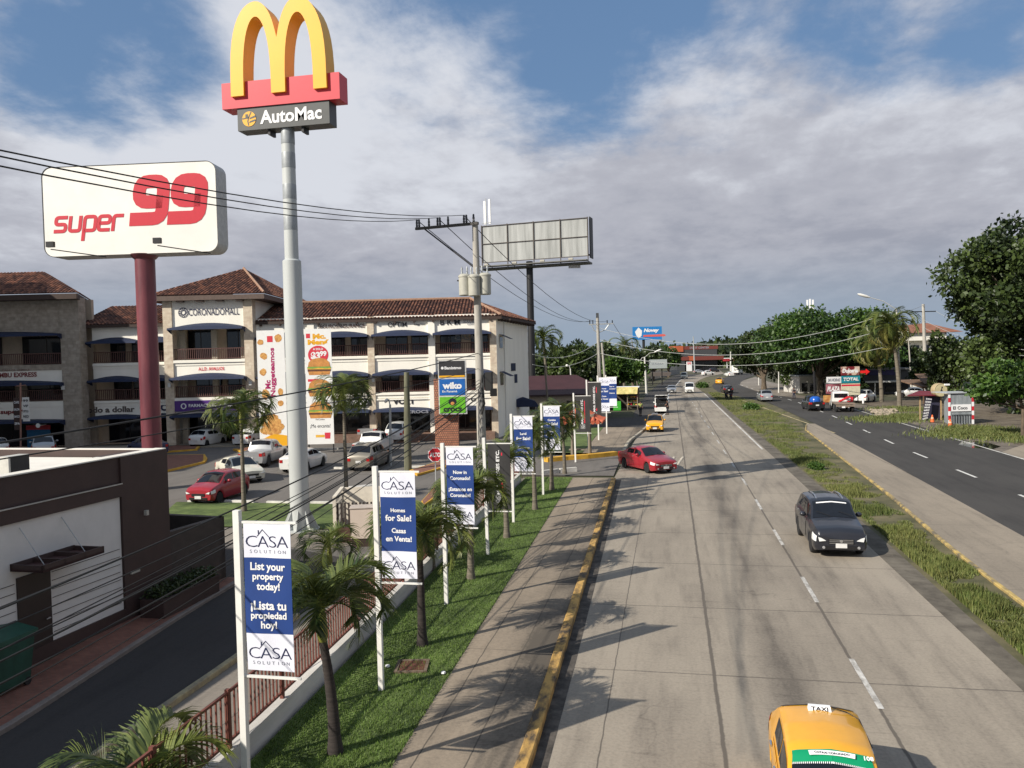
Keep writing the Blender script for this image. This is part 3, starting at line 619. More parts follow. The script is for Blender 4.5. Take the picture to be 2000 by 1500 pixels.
banner_pole((-6.0, 0), [('Homes', .18), ('for Sale!', .33), ('Casas', .62), ('en Venta!', .78)], 'far blue and white banner overlapping its twin beside the black one', y=66, w=.86, zt=5.3, top=5.5, hgt=2.8, seed=31)
banner_pole((-5.75, 0), [('Now in', .18), ('Coronado!', .33), ('Estamos', .62)], 'farthest blue and white banner, on the sidewalk before the fruit stand', y=71.5, w=.85, zt=5.2, top=5.4, hgt=2.6, seed=33, logos=(1, 0))
# ------------------------------------------------------------------ railing wall along the lawn
def rail_wall():
    t = thing('railing_wall', 'low white wall with a maroon picket railing between lawn and drive-through', 'railing', (-7.5, 11, 0))
    yw = list(np.arange(4, 45.4, 2)); P = along(WALL_X, yw)
    b = MB()
    for (x1, a), (x2, c) in zip(P[:-1], P[1:]):
        d = A(x2-x1, c-a, 0); l = np.linalg.norm(d); d /= l; b.frame(A(x1, a, -.05), d, A(-d[1], d[0], 0), Z, (l, .2, .55))
    b.build('wall', M('lawn_wall_white', (.55, .53, .49), .85, var=.2, scale=.8, stretch=(1, .4, 2.5)), t)
    pk = MB(); rl = MB()
    for (x1, a), (x2, c) in zip(P[:-1], P[1:]):
        d = A(x2-x1, c-a, 0); l = np.linalg.norm(d); d /= l; o = A(x1-.1, a, .5)
        if a > 6.5: 
            for z in (.12, .96): rl.beam(o+Z*z, o+d*(l-.02)+Z*z, .045)
            n = 14 if a < 32 else 8
            for k in range(n): pk.beam(o+d*(k+.5)*l/n+Z*.12, o+d*(k+.5)*l/n+Z*.96, .026)
            ps = MB(); ps.beam(o, o+Z*1.02, .07); ps.build('post', RAILB, t)
    rl.build('rail', RAILB, t); pk.build('pickets', RAILB, t)
rail_wall()
# ------------------------------------------------------------------ palms
def fronds(n, L, e0, e1, leaf, wd, droop, seed, nl=34, hang=.5, dry=0., spread=0.):
    """quads for n arching fronds around the origin; returns V, F, tint"""
    q = np.random.default_rng(seed); V, F, T = [], [], []; cnt = 0
    def quadstrip(P, w, side, t):
        nonlocal cnt
        k = len(P)
        for i in range(k):
            ww = w*(1-(i/(k-1))**1.6)*.5+.002; V.append(P[i]-side*ww); V.append(P[i]+side*ww)
        for i in range(k-1): F.append((cnt+2*i, cnt+2*i+1, cnt+2*i+3, cnt+2*i+2)); T.append(t)
        cnt += 2*k
    for i in range(n):
        az = 2.39996*i+q.uniform(-.25, .25); f = (i+.5)/n; el = e1+(e0-e1)*f**.8+q.uniform(-.1, .1); Lr = L*q.uniform(.85, 1.1); h = np.array([math.cos(az), math.sin(az), 0])
        side = np.array([-h[1], h[0], 0]); m = 16; pts = [np.zeros(3)]; a = el
        for s in range(m):
            a -= droop*(.25+1.5*s/m)/m*(1+.6*math.cos(el)); pts.append(pts[-1]+(h*math.cos(a)+Z*math.sin(a))*Lr/m+side*spread*q.normal()*.0)
        pts = np.array(pts); tw = q.uniform(-.5, .5); tt = q.uniform(0, .55)
        d_ = dry and i < n*dry
        quadstrip(pts, .055*L/1.8, side*math.cos(tw)+Z*math.sin(tw), .9); quadstrip(pts, .04*L/1.8, np.array([0, 0, 1.]), .9)
        for j in range(nl):
            u = .10+.9*(j+.5)/nl; x = u*m; k0 = min(int(x), m-1); p = pts[k0]+(pts[k0+1]-pts[k0])*(x-k0); dr = pts[k0+1]-pts[k0]; dr /= np.linalg.norm(dr)
            nrm = np.cross(side, dr); nrm = nrm if nrm[2] > 0 else -nrm
            ll = leaf*(.45+.75*math.sin(math.pi*min(1, u*.92+.08))**.7)*q.uniform(.85, 1.12)
            for sg in (-1, 1):
                sd2 = side*sg; d0 = sd2*.80+dr*(.55+.5*u)+nrm*q.uniform(.18, .5); d0 /= np.linalg.norm(d0); P = [p]; dd = d0.copy()
                for s in range(3): P.append(P[-1]+dd*ll/3); dd = dd+np.array([0, 0, -hang])*(.55+.5*s)*q.uniform(.8, 1.2); dd /= np.linalg.norm(dd)
                wv = np.cross(dd, sd2); nw = np.linalg.norm(wv); wv = wv/nw if nw > 1e-3 else dr
                quadstrip(np.array(P), wd, (dr*.75+wv*.66), float(np.clip(tt+q.uniform(-.15, .35), 0, 1)))
    return np.array(V), np.array(F), np.array(T)
def palm_proto(label, h, seed, nf=15, L=1.75, lean=(0, 0), group='small palms along the lawn', shaft=.6, leaf=.52, trunk=PTRUNK, r=.085, wd=.036, nl=36, droop=2.1, hang=.42, e1=4):
    t = thing('palm_tree', label, 'palm tree', (0, 0, 0), 0, group); b = MB(); pts, rr = [], []
    for i in range(13):
        u = i/12; pts.append((lean[0]*u*u, lean[1]*u*u, h*u)); rr.append(r*(1.35-.55*u+.45*max(0, .12-u)/.12)*(1+.04*(i % 2)))
    b.tube(pts, rr, 10); b.build('trunk', trunk, t, 60, local=True)
    tp = A(lean[0], lean[1], h)
    b = MB(); b.lathe([(r*.85, -.03), (r*1.15, .08), (r*1.0, shaft*.5), (r*.55, shaft)], tp, n=10); b.build('crownshaft', CSHAFT, t, 60, local=True)
    V, F, T = fronds(nf, L, R(78), R(e1), leaf, wd, droop, seed, nl, hang); V = V+tp+Z*shaft*.9
    fast('crown', V, F, PLEAF, t, T); return t
PALMS = [((655, 1470), 2.05, 41, 'lawn palm nearest the camera with a dark ringed trunk'), ((825, 1260), 2.15, 42, 'second lawn palm, standing right of the Homes for Sale banner'), ((920, 1130), 2.1, 43, 'third lawn palm, under the Now in Coronado banner'),
         ((990, 1050), 2.3, 44, 'lawn palm beside the nearest black banner'), ((1045, 995), 2.7, 45, 'lawn palm with drooping fronds right of the Land for Sale banner'), ((1078, 957), 2.9, 46, 'lawn palm below the Condos banner'), ((1103, 925), 2.9, 47, 'last lawn palm next to the driveway kerb')]
for i, (p, h, s, lb) in enumerate(PALMS):
    o = palm_proto(lb, h, s, trunk=PTRUNKD if i in (0, 1) else PTRUNK, L=1.5 if i < 4 else 1.8, nf=16+i % 3, leaf=.55, wd=.044, nl=44 if i < 3 else 32, droop=1.75+.2*(i % 3)+.3*(i > 3), hang=.45+.12*(i > 3), e1=20 if i < 4 else 6, lean=(random.uniform(-.14, .14), random.uniform(-.12, .12)))
    g = G(p[0], p[1], .125); o.location = (g[0], g[1], .12); o.rotation_euler = (0, 0, random.uniform(0, 6))
o = palm_proto('palm at the bottom edge, only its frond tips in view', .3, 48, L=1.6, nf=20, leaf=.55, wd=.042, nl=46, droop=1.9); g = G(262, 1500, 1.3); o.location = (g[0], g[1], 0)
o = palm_proto('bushy palm at the foot of the wall behind the Homes for Sale banner', .5, 52, L=1.25, nf=13, leaf=.5, nl=28, group='bushy palms by the wall'); o.location = tuple(G(845, 1110, .1)); 
o = palm_proto('bushy young palm below the beige cabinet', .55, 53, L=1.3, nf=13, leaf=.5, nl=28, group='bushy palms by the wall'); o.location = tuple(G(645, 1135, .1))
for px, h, s, lb in (((477, 1000), 4.3, 49, 'car park palm with a pale slim trunk left of the arch sign pole'), ((677, 975), 4.9, 50, 'car park palm with a slim trunk right of the burger banner')):
    o = palm_proto(lb, h, s, L=2.25, nf=20, leaf=.7, wd=.055, nl=34, r=.085, droop=2.9, hang=.6, group='slim palms in the car park'); g = G(*px); o.location = (g[0], g[1], 0)
# ------------------------------------------------------------------ restaurant at the left
def restaurant():
    t = thing('restaurant_building', 'low dark brown and white restaurant building with flat white roof and service door', 'building', (-17, 17, 0))
    p0, p1 = A(-15.25, 3, 0), A(-14.75, 18.9, 0); d = (p1-p0)/np.linalg.norm(p1-p0); n = A(-d[1], d[0], 0); L = np.linalg.norm(p1-p0)   # wall line, n points into the building
    b = MB()
    b.frame(p0, d, n, Z, (L, .3, .42), 1)                         # plinth
    b.frame(p0+Z*.42+n*.06, d, n, Z, (L-.02, .24, 3.1), 0)          # white wall
    b.frame(p0+Z*3.52-n*.02, d, n, Z, (L, .34, .36), 1); b.frame(p0+Z*3.88+n*.06, d, n, Z, (L, .26, .72), 1)   # brown band and parapet
    b.frame(p1, d, n, Z, (1.95, .9, 4.6), 1)                        # corner pier
    b.frame(p1+d*1.9+n*.9, n, d, Z, (14, -.3, 4.6), 1)
    b.frame(p0+n*.35, d, n, Z, (L+1.5, 13, 4.3), 1)
    b.build('wall', [M('restaurant_white', (.66, .64, .61), .85, var=.07, scale=.7), BRWN], t)
    b = MB(); b.frame(p0+Z*4.305+n*.33, d, n, Z, (L+1.55, 13, .08), 0); b.frame(p0+Z*4.605+n*.0, d, n, Z, (L+1.9, .36, .03), 0); b.frame(p1+d*1.65+n*.36+Z*4.39, n, d, Z, (13, .2, .24), 0)
    b.prism([(0, 0), (.55, 0), (.55, -.75)], p1-d*.01+n*.2+Z*4.6, n, Z, .5, 0); b.build('roof', M('white_roof_membrane', (.74, .71, .64), .8, var=.08, scale=.6), t)
    b = MB(); b.frame(p0+Z*3.86-n*.045, d, n, Z, (L, .03, .03)); b.build('trim', ALU, t)
    b = MB(); q = p0+d*(12.45)
    b.frame(q+n*.02+Z*.02, d, n, Z, (.96, .06, 2.2)); dr = b.build('door', DOORB, t); b = MB(); b.tube([q+d*.82+Z*1.05-n*.02, q+d*.82+Z*1.05-n*.07, q+d*.7+Z*1.05-n*.07], .014, 6); b.build('handle', ALU, dr)
    b = MB()
    for k in range(8):
        z = .62+k*.21; 
        for (a, c) in ((0, 12.4), (13.48, L-.1)): b.frame(p0+d*a+n*.045+Z*z, d, n, Z, (c-a, .02, .012))
    b.build('wall_groove', M('groove_shadow_gap', (.08, .075, .07), .9), t)
    b = MB(); c = q-d*.15+Z*2.42; b.frame(c-n*.85, d, n, Z, (1.9, .9, .06), 1)
    for f in (0, .85): b.frame(c-n*.85+n*f, d, n, Z, (1.9, .05, .17), 0)
    for f in (0, .62, 1.24, 1.85): b.frame(c+d*f-n*.85, d, n, Z, (.05, .9, .16), 0)
    b.beam(c+d*.3-n*.6+Z*.1, c+d*.3+n*.05+Z*.95, .014, 2); b.beam(c+d*1.55-n*.6+Z*.1, c+d*1.55+n*.05+Z*.95, .014, 2); b.build('canopy', [BRWN, M('canopy_maroon', (.07, .03, .028), .6), GREYM], t)
    # drive-through yard wall
    a0 = p1+d*1.9+n*.05; a1 = A(-14.42, 23.3, 0); e = (a1-a0)/np.linalg.norm(a1-a0); m = A(-e[1], e[0], 0); l = np.linalg.norm(a1-a0)
    b = MB(); b.frame(a0+e*.005, e, m, Z, (l, .22, 2.1)); b.frame(a1-e*.22, m, e, Z, (4.5, .22, 2.1)); b.build('yard_wall', M('dark_yard_wall', (.06, .046, .038), .8, var=.15), t)
    b = MB(); c = a1-e*2.9+m*1.5+Z*2.75; b.prism([(0, 0), (3.2, 0), (3.2, -.06), (.4, -.06), (-.9, -.85), (-1., -.8)], c+m*1.5, e, Z, 3.2); b.build('pickup_canopy', M('canopy_grey_blue', (.16, .17, .19), .6), t)
    b = MB(); b.box(p1+d*.9-n*.04+Z*2.9, (.1, .1, .14)); b.box(p1+d*.4-n*.01+Z*1.35, (.04, .36, .08)); b.build('wall_lamp', M('pale_fixture', (.4, .38, .33), .5), t)
    # things around it
    def ac(u, v, lb, s=1.):
        z0 = 4.385; o = p0+d*u+n*v+Z*z0; k = thing('air_conditioner', lb, 'air conditioner', o, 0, 'rooftop air conditioners')
        b = MB(); b.frame(o+Z*.06, d, n, Z, (1.0*s, .5*s, .78*s)); b.build('casing', M('ac_casing', (.5, .49, .45), .5, var=.08), k)
        b = MB(); b.frame(o+d*.06-n*.012+Z*.12, d, n, Z, (.88*s, .01, .66*s)); b.build('grille', DARKM, k)
        b = MB(); b.frame(o+d*.05, d, n, Z, (.1, .5*s, .055)); b.frame(o+d*(s-.16), d, n, Z, (.1, .5*s, .055)); b.build('skid', GREYM, k)
    ac(13.3, 1.0, 'rooftop air conditioner with a dark grille nearest the roof edge', .62); ac(12.2, .85, 'rooftop air conditioner cut by the left picture edge', .6)
    c = p0+d*10.45-n*.95; k = thing('dumpster', 'dark green wheeled dumpster against the restaurant wall', 'dumpster', c)
    b = MB(); o = c+Z*.2; P = []
    for (h, s) in ((0, .08), (1.0, 0)):
        for (i, j) in ((s, s), (1.45-s, s), (1.45-s, .95-s), (s, .95-s)): P.append(o+d*i+n*j+Z*h)
    b.add(P, [(0, 3, 2, 1), (4, 5, 6, 7), (0, 1, 5, 4), (1, 2, 6, 5), (2, 3, 7, 6), (3, 0, 4, 7)]); gm = M('dumpster_green', (.012, .06, .04), .6, var=.2); b.build('body', gm, k)
    b = MB(); b.prism([(-.05, 0), (1.0, 0), (1.0, .10), (.5, .2), (-.05, .1)], o+d*1.5+Z*1.005, n, Z, -1.55 if False else 1.55); b.build('lid', M('dumpster_lid_green', (.016, .075, .05), .55, var=.15), k)
    for i, j in ((.12, .1), (1.3, .1), (.12, .85), (1.3, .85)): b = MB(); b.lathe([(.09, -.03), (.09, .03)], o+d*i+n*j-Z*.02, 'x', 12); b.build('wheel', BLACK, k)
    c = p0+d*9.8-n*.75; k = thing('waste_bin', 'pale grey bin beside the green dumpster', 'bin', c); b = MB(); b.frame(c+Z*.09, d, n, Z, (.5, .55, .75)); b.build('body', GREYM, k); b = MB(); b.frame(c-d*.03-n*.03+Z*.845, d, n, Z, (.56, .61, .07)); b.build('lid', PALEG, k)
    c = p1+d*.3-n*.95; k = thing('planter', 'dark planter box with low shrubs by the restaurant wall', 'planter', c); b = MB(); b.frame(c+Z*.09, d, n, Z, (2.6, .75, .5)); b.frame(c-d*.03-n*.03+Z*.56, d, n, Z, (2.66, .06, .06)); b.build('box', BRWN, k)
    V = []; T = []; N_ = 1500; cp = c+Z*.6
    for i in range(N_):
        p = cp+d*random.uniform(.05, 2.55)+n*random.uniform(.02, .72)+Z*(random.random()**1.5*.3); a = rng.normal(size=3); a /= np.linalg.norm(a); s = np.cross(a, rng.normal(size=3)); s /= np.linalg.norm(s); V += [p, p+a*.05+s*.03, p+a*.11, p+a*.05-s*.03]; T.append(random.random()*.4)
    fast('shrub', V, np.arange(4*N_).reshape(-1, 4), LEAFA, k, T)
restaurant()
# ------------------------------------------------------------------ shopping mall
TILE = M('clay_roof_tile', (.06, .024, .017), .85, var=.4, scale=2.5, tint=(.30, .125, .07))
SOFF = M('soffit_brown', (.055, .035, .028), .8, var=.1)
def tiles(mb_t, tint, Apt, Bpt, Cpt, Dpt, w=.31, cl=.46):
    """half-round clay tiles over the panel A-B (eave) C-D (ridge)"""
    Apt, Bpt, Cpt, Dpt = map(lambda p: np.asarray(p, float), (Apt, Bpt, Cpt, Dpt)); e = Bpt-Apt; L = np.linalg.norm(e); e /= L
    u = Dpt-Apt; u = u-e*(u@e); h = np.linalg.norm(u); u /= h; nn = np.cross(e, u); nn = nn if nn[2] > 0 else -nn
    d, c = (Dpt-Apt)@e, (Cpt-Apt)@e; nc = int(L/w); w = L/nc
    mb_t.add([Apt, Bpt, Cpt, Dpt], [(0, 1, 2, 3)]); tint.append(0.)
    for i in range(nc):
        x = (i+.5)*w; tm = h
        if x < d: tm = h*x/d
        elif x > c: tm = h*(L-x)/max(1e-3, L-c)
        m = max(1, int(tm/cl))
        if tm < .12: continue
        for j in range(m):
            t0, t1 = tm*j/m-.03, tm*(j+1)/m+.05; a, b_ = w*.40, w*.33; P = []
            for (t, r, lift) in ((t0, a, .035), (t1, b_, .005)):
                for k in range(4):
                    an = math.pi*k/3; P.append(Apt+e*(x-math.cos(an)*r)+u*t+nn*(math.sin(an)*r*.85+lift))
            mb_t.add(P, [(0, 1, 5, 4), (1, 2, 6, 5), (2, 3, 7, 6), (3, 2, 1, 0)]); q = random.random()**1.6; tint.extend([q]*3+[0.])
def mall():
    DP = 71.; MO = D(1000, 860, DP); MO[2] = 0; ex, ey = r0, fh
    def W3(x, y, z): return MO+ex*x+ey*y+Z*z
    def pv(px, py, d=DP): p = D(px, py, d)-MO; return float(p@ex), float(p[2])
    px2x = lambda px, py=740, d=DP: pv(px, py, d)[0]
    t = thing('mall_building', 'three-storey white shopping mall with clay tile roofs, navy awnings and stone pillars', 'building', tuple(MO))
    wl = MB()
    def bx(x0, x1, y0, y1, z0, z1, mat=0, b=None): (b or wl).frame(W3(x0, y0, z0), ex, ey, Z, (x1-x0, y1-y0, z1-z0), mat)
    def pillar(x0, x1, y, z0, z1, m, d=.75): b = MB(); bx(x0, x1, y, y+d, z0, z1, 0, b); b.build('pillar', m, t)
    def spandrel(xa, xb, zs, zc, zt, y, d=.4, mat=0):
        n = 12; P = [(xa, zs)]+[(xa+(xb-xa)*i/n, zs+(zc-zs)*.75*math.sin(math.pi*i/n)**.8) for i in range(1, n)]+[(xb, zs), (xb, zt), (xa, zt)]
        wl.prism(P, W3(0, y, 0), ex, Z, d, mat)
    def awning(xa, xb, zs, zc, y, out=.8, drop=.05):
        b = MB(); n = 12; xa, xb = xa-.12, xb+.12; top = [W3(xa+(xb-xa)*i/n, y-.02, zs+.06+(zc-zs)*.8*math.sin(math.pi*i/n)**.8) for i in range(n+1)]
        md = [W3(xa+(xb-xa)*i/n, y-out*.93, zs-drop+.06+(zc-zs)*.3*math.sin(math.pi*i/n)) for i in range(n+1)]; bt = [W3(xa+(xb-xa)*i/n, y-out, zs-drop-.1) for i in range(n+1)]
        k = n+1; b.add(top+md+bt, [(i+1, i, k+i, k+i+1) for i in range(n)]+[(k+i+1, k+i, 2*k+i, 2*k+i+1) for i in range(n)])
        for q in (0, n): b.add([top[q], md[q], bt[q], W3(xa+(xb-xa)*q/n, y-.02, zs-.5)], [(0, 1, 2, 3)])
        b.build('awning', NAVY, t)
    def railing(xa, xb, y, z):
        b = MB(); bx(xa, xb, y, y+.06, z+.95, z+1.02, 0, b); bx(xa, xb, y, y+.05, z+.08, z+.13, 0, b); n = int((xb-xa)/.17)
        for i in range(n): x = xa+(i+.5)*(xb-xa)/n; bx(x-.025, x+.025, y+.01, y+.05, z+.13, z+.95, 0, b)
        b.build('balcony_railing', BALR, t)
    def window(xa, xb, y, z0, z1):
        b = MB(); bx(xa, xb, y-.06, y, z0, z1, 0, b); f = b.build('window', GLASSD, t); b = MB()
        for x in (xa, (xa+xb)/2-.03, xb-.06): bx(x, x+.06, y-.09, y-.062, z0, z1, 0, b)
        bx(xa+.06, xb-.06, y-.088, y-.062, z1-.06, z1, 0, b); b.build('window_frame', M('bronze_frame', (.03, .022, .018), .5), f)
    def bay(xa, xb, y, zo, zs, zc, zt, shop=False, back=1.7, q=0, lit=True, mat=0):
        """one recessed bay: opening from zo to an arched head, spandrel up to zt"""
        spandrel(xa, xb, zs, zc, zt, y+.05, .4, mat)
        awning(xa, xb, zs, zc, y+.05, out=1.0 if not shop else 1.15)
        if not shop: bx(xa, xb, y-.0, y+.5, zo-.5, zo, mat); railing(xa, xb, y+.12, zo)
        w = xb-xa; r = random.Random(int(xa*10)+int(zo*7))
        if shop: window(xa+.15, xb-.15, y+back, zo+.1, zs-.1)
        else:
            a = r.uniform(.05, .2); window(xa+w*a, xa+w*(a+r.uniform(.32, .42)), y+back, zo+.05, zs-.05); window(xa+w*r.uniform(.6, .66), xb-w*.04, y+back, zo+.05, zs-.05)
    # ---- right wing (four bays), tower, left wing, left block
    xr = [px2x(p) for p in (503, 610, 726.5, 845, 965)]; hw = .3
    ze = 10.95; lv = [(.62, 2.75, 2.95, 3.85), (4.3, 6.0, 6.4, 7.2), (7.65, 9.5, 9.95, ze+.25)]
    for i in range(4):
        xa, xb = xr[i]+hw, xr[i+1]-hw
        for f, (zo, zs, zc, zt) in enumerate(lv): bay(xa, xb, 0, zo, zs, zc, zt, f == 0, 1.65)
        wl.frame(W3(xa, -.06, 3.62), ex, ey, Z, (xb-xa, .1, .12)); wl.frame(W3(xa, -.1, 7.42), ex, ey, Z, (xb-xa, .14, .2)); wl.frame(W3(xa, -.1, 4.08), ex, ey, Z, (xb-xa, .14, .2))
    for i, x in enumerate(xr): pillar(x-hw, x+hw, -.12, 0, ze+.2, STONE if i in (2, 4) else WALLW)
    x0, x1 = xr[0], xr[4]+.3
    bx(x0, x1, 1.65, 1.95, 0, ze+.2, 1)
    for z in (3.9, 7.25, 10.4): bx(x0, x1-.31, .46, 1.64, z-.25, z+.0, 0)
    # end wall: slanted, facing right
    nr, fr = W3(x1, -.12, 0), D(1032, 720, 84.); fr[2] = 0; e = fr-nr; l = np.linalg.norm(e); e /= l; n = A(e[1], -e[0], 0)
    wl.frame(nr-n*.3, e, n, Z, (l, .3, ze+.2), 0)
    for (u, z, w2, h2) in ((.08, 9.0, .16, 1.1), (.08, 5.6, .16, 1.1)):
        b = MB(); b.frame(nr+e*l*u+n*.01+Z*(z-.9), e, n, Z, (1.1, .03, 1.0)); b.build('window', GLASSD, t)
        b = MB(); P = nr+e*(l*u-.2)+Z*(z+.35); b.add([P+n*.01, P+e*1.6+n*.01, P+e*1.6+n*1.0-Z*.45, P+n*1.0-Z*.45], [(0, 1, 2, 3)]); b.build('awning', NAVY, t)
    for (u, z, w2, h2) in ((.40, 5.9, 1.9, .75), (.50, 4.7, 1.2, .85)): b = MB(); b.frame(nr+e*l*u+n*.01+Z*z, e, n, Z, (w2, .03, h2)); b.build('window_blind', NAVY, t)
    b = MB(); b.frame(nr+e*l*.2+n*.02, e, n, Z, (.1, .08, ze)); b.build('downpipe', WHITE, t)
    c = nr+e*l*.5+n*.012+Z*8.6
    for k in range(7):
        b.disc(c+Z*(k*.28-.8), e, Z, .1+.13*math.sin(k*1.3+.5)**2, .12, 0, 7)
    # roofs
    def roof(name, panels, fascia):
        tb, tt = MB(), []
        for P in panels: tiles(tb, tt, *P)
        r = tb.build(name, TILE, t, tint=tt); b = MB()
        for p, q in fascia:
            d = (q-p)/np.linalg.norm(q-p); b.frame(p-Z*.26, d, A(-d[1], d[0], 0), Z, (np.linalg.norm(q-p)-.01, .08, .24))
        b.build('fascia', SOFF, r); return r
    oh = .25; eA = W3(x0-.6, -oh, ze); eB = W3(x1+.5, -oh, ze); fc = fr+n*.8+e*.7+Z*(ze); rd = 6.4; zr = 13.0
    rA, rB = W3(x0-.2, rd, zr), W3(x1-2.6, rd, zr); eC = fc; bk = W3(x0-.6, 13.6, ze)
    roof('roof', [(eA, eB, rB, rA), (eB, eC, rB, rB-ex*.01), (eC, bk, rA, rB)], [(eA, eB), (eB, eC)])
    b = MB(); b.add([eA-Z*.2, eB-Z*.2, eC-Z*.2, bk-Z*.2], [(0, 1, 2, 3)]); b.build('soffit', SOFF, t)
    for i in range(15): 
        b = MB(); b.frame(W3(x0+.4+i*1.72, -oh+.02, ze-.42), ex, ey, Z, (.16, .9, .15)); b.build('rafter', SOFF, t)
    for i in range(12): b = MB(); b.frame(eB+(eC-eB)*((i+.5)/12)-Z*.42-n*.9, e, n, Z, (.16, .85, .15)); b.build('rafter', SOFF, t)
    b = MB()
    for p, q in ((eB, rB), (rA, rB)): b.tube([p+Z*.1, q+Z*.12], .13, 6)
    b.build('ridge_cap', M('ridge_mortar', (.3, .18, .12), .9, var=.2), t)
    # tower
    yt = -1.0; dt = DP+yt; ta, tb_ = px2x(322, 740, dt), px2x(497, 740, dt); pw = .8; zt = 13.0
    for x in (ta, tb_-pw): pillar(x, x+pw, yt, 0, zt, STONE, .9)
    tx0, tx1 = ta+pw, tb_-pw
    for f, (zo, zs, zc, zq) in enumerate([(.06, 2.75, 2.9, 3.85), (4.3, 6.05, 6.5, 7.2), (7.65, 10.45, 10.95, zt)]): bay(tx0, tx1, yt+.1, zo, zs, zc, zq, f == 0, 2.3)
    for z in (4.05, 7.4): wl.frame(W3(tx0, yt+.0, z), ex, ey, Z, (tx1-tx0, .16, .24))
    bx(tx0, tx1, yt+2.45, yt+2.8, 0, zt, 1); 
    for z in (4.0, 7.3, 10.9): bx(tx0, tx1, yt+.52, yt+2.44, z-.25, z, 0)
    bx(ta+.05, ta+.35, yt+.95, 16, 0, zt); bx(tb_-.35, tb_-.05, yt+.95, 16, 0, zt)
    for x in (tx0+.12, tx1-.72, (tx0+tx1)/2-.2): bx(x, x+.5, yt+1.2, yt+1.55, 0, 10.3, 2)
    o2 = 1.25; q = [W3(ta-o2, yt-.5, zt+.35), W3(tb_+o2, yt-.5, zt+.35), W3(tb_+o2, 18, zt+.35), W3(ta-o2, 18, zt+.35)]; ap = W3((ta+tb_)/2+.2, 8.4, 16.7)
    roof('tower_roof', [(q[0], q[1], ap, ap), (q[1], q[2], ap, ap), (q[3], q[0], ap, ap)], [])
    b = MB(); b.add([p-Z*.45 for p in q], [(0, 1, 2, 3)])
    for i in range(4): d = q[(i+1) % 4]-q[i]; l2 = np.linalg.norm(d); d /= l2; b.frame(q[i]-Z*.46, d, A(-d[1], d[0], 0), Z, (l2-.1, .1, .42))
    b.build('fascia', M('tower_fascia', (.12, .085, .07), .8), t)
    for i in range(4): b = MB(); b.frame(W3(tx0+.6+i*1.75, yt-.42, zt-.25), ex, ey, Z, (.6, .4, .14)); b.build('rafter', SOFF, t)
    b = MB(); b.tube([q[1]+Z*.1, ap+Z*.12], .12, 6); b.build('ridge_cap', MATS['ridge_mortar'], t)
    # left wing
    lb = px2x(158, 740, DP-1.4); la = ta+.1; xm = px2x(277)
    for (xa, xb) in ((lb+.2, xm-.3), (xm+.3, la)):
        for f, (zo, zs, zc, zq) in enumerate([(.06, 2.7, 2.9, 3.85), (4.15, 6.0, 6.42, 7.15), (7.55, 9.45, 9.9, ze+.2)]): bay(xa, xb, .3, zo, zs, zc, zq, f == 0, 2.2)
        wl.frame(W3(xa, .2, 7.3), ex, ey, Z, (xb-xa, .14, .22)); wl.frame(W3(xa, .2, 3.95), ex, ey, Z, (xb-xa, .14, .2))
    pillar(xm-.3, xm+.3, .2, 0, ze+.2, WALLW, .6)
    bx(lb-1, la+.5, 2.5, 2.8, 0, ze+.2, 1)
    for z in (3.9, 7.2, 10.4): bx(lb+.1, la, .76, 2.49, z-.25, z, 0)
    e1, e2 = W3(lb-1, -.2, ze+.05), W3(ta+.1, -.2, ze+.05)
    roof('roof', [(e1, e2, W3(ta+.1, 6.4, 13.1), W3(lb-1, 6.4, 13.1))], [(e1, e2)])
    # left block in stone with its shade put into the colour, standing forward
    yb = -1.4; db = DP+yb; bxr = px2x(158, 740, db); bxl = bxr-14; zb = 13.4; pwid = 1.65
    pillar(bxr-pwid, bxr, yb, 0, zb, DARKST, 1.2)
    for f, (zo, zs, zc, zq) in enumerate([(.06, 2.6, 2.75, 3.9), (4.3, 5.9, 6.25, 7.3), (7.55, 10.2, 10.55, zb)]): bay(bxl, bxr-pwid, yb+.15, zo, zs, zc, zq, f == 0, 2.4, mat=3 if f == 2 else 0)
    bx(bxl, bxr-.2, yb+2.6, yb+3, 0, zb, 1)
    for z in (4.0, 7.3): bx(bxl, bxr-pwid, yb+.56, yb+2.5, z-.25, z, 0)
    q = [W3(bxl, yb-1, zb+.3), W3(bxr+.55, yb-1, zb+.3), W3(bxr-3.2, 7, zb+.3), W3(bxl, 7, zb+.3)]; ap = W3(bxl-1, 2, 17.2); ap2 = W3(bxr-5.5, 3, 16.2)
    roof('block_roof', [(q[0], q[1], ap2, ap2-ex*9), (q[1], q[2], ap2, ap2)], [])
    b = MB(); b.add([p-Z*.5 for p in q], [(0, 1, 2, 3)])
    for i in (0, 1): d = q[i+1]-q[i]; l2 = np.linalg.norm(d); d /= l2; b.frame(q[i]-Z*.51, d, A(-d[1], d[0], 0), Z, (l2-.1, .1, .46))
    b.build('fascia', SOFF, t)
    bx(-76, -46.6, -34, yb-2, 0, 19, 0)                       # unseen block added left of the view to shade the left block
    for k in range(5):  # panes on the added block's right-hand face
        for zz_ in (1.0, 4.6, 8.0): b = MB(); bx(-46.6, -46.55, yb-31+k*5.4, yb-27.4+k*5.4, zz_, zz_+1.9, 0, b); b.build('window', GLASSD, t)
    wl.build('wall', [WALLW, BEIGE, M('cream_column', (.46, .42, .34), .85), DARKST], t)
    b = MB(); b.prism([(xr[0]+.3, 0), (x1-.3, 0), (x1-.3, .6), (xr[0]+.3, .6)], W3(0, -1.6, 0), ex, Z, 3.7)
    for i in range(3): bx(xr[2]+1, xr[3]-1, -1.6-.35*(i+1), -1.6-.35*i-.005, 0, .44-.15*i, 0, b)
    b.build('terrace', brick_mat('terrace_brick', (.15, .085, .06), (.2, .11, .08), (.2, .16, .12), 3), t)
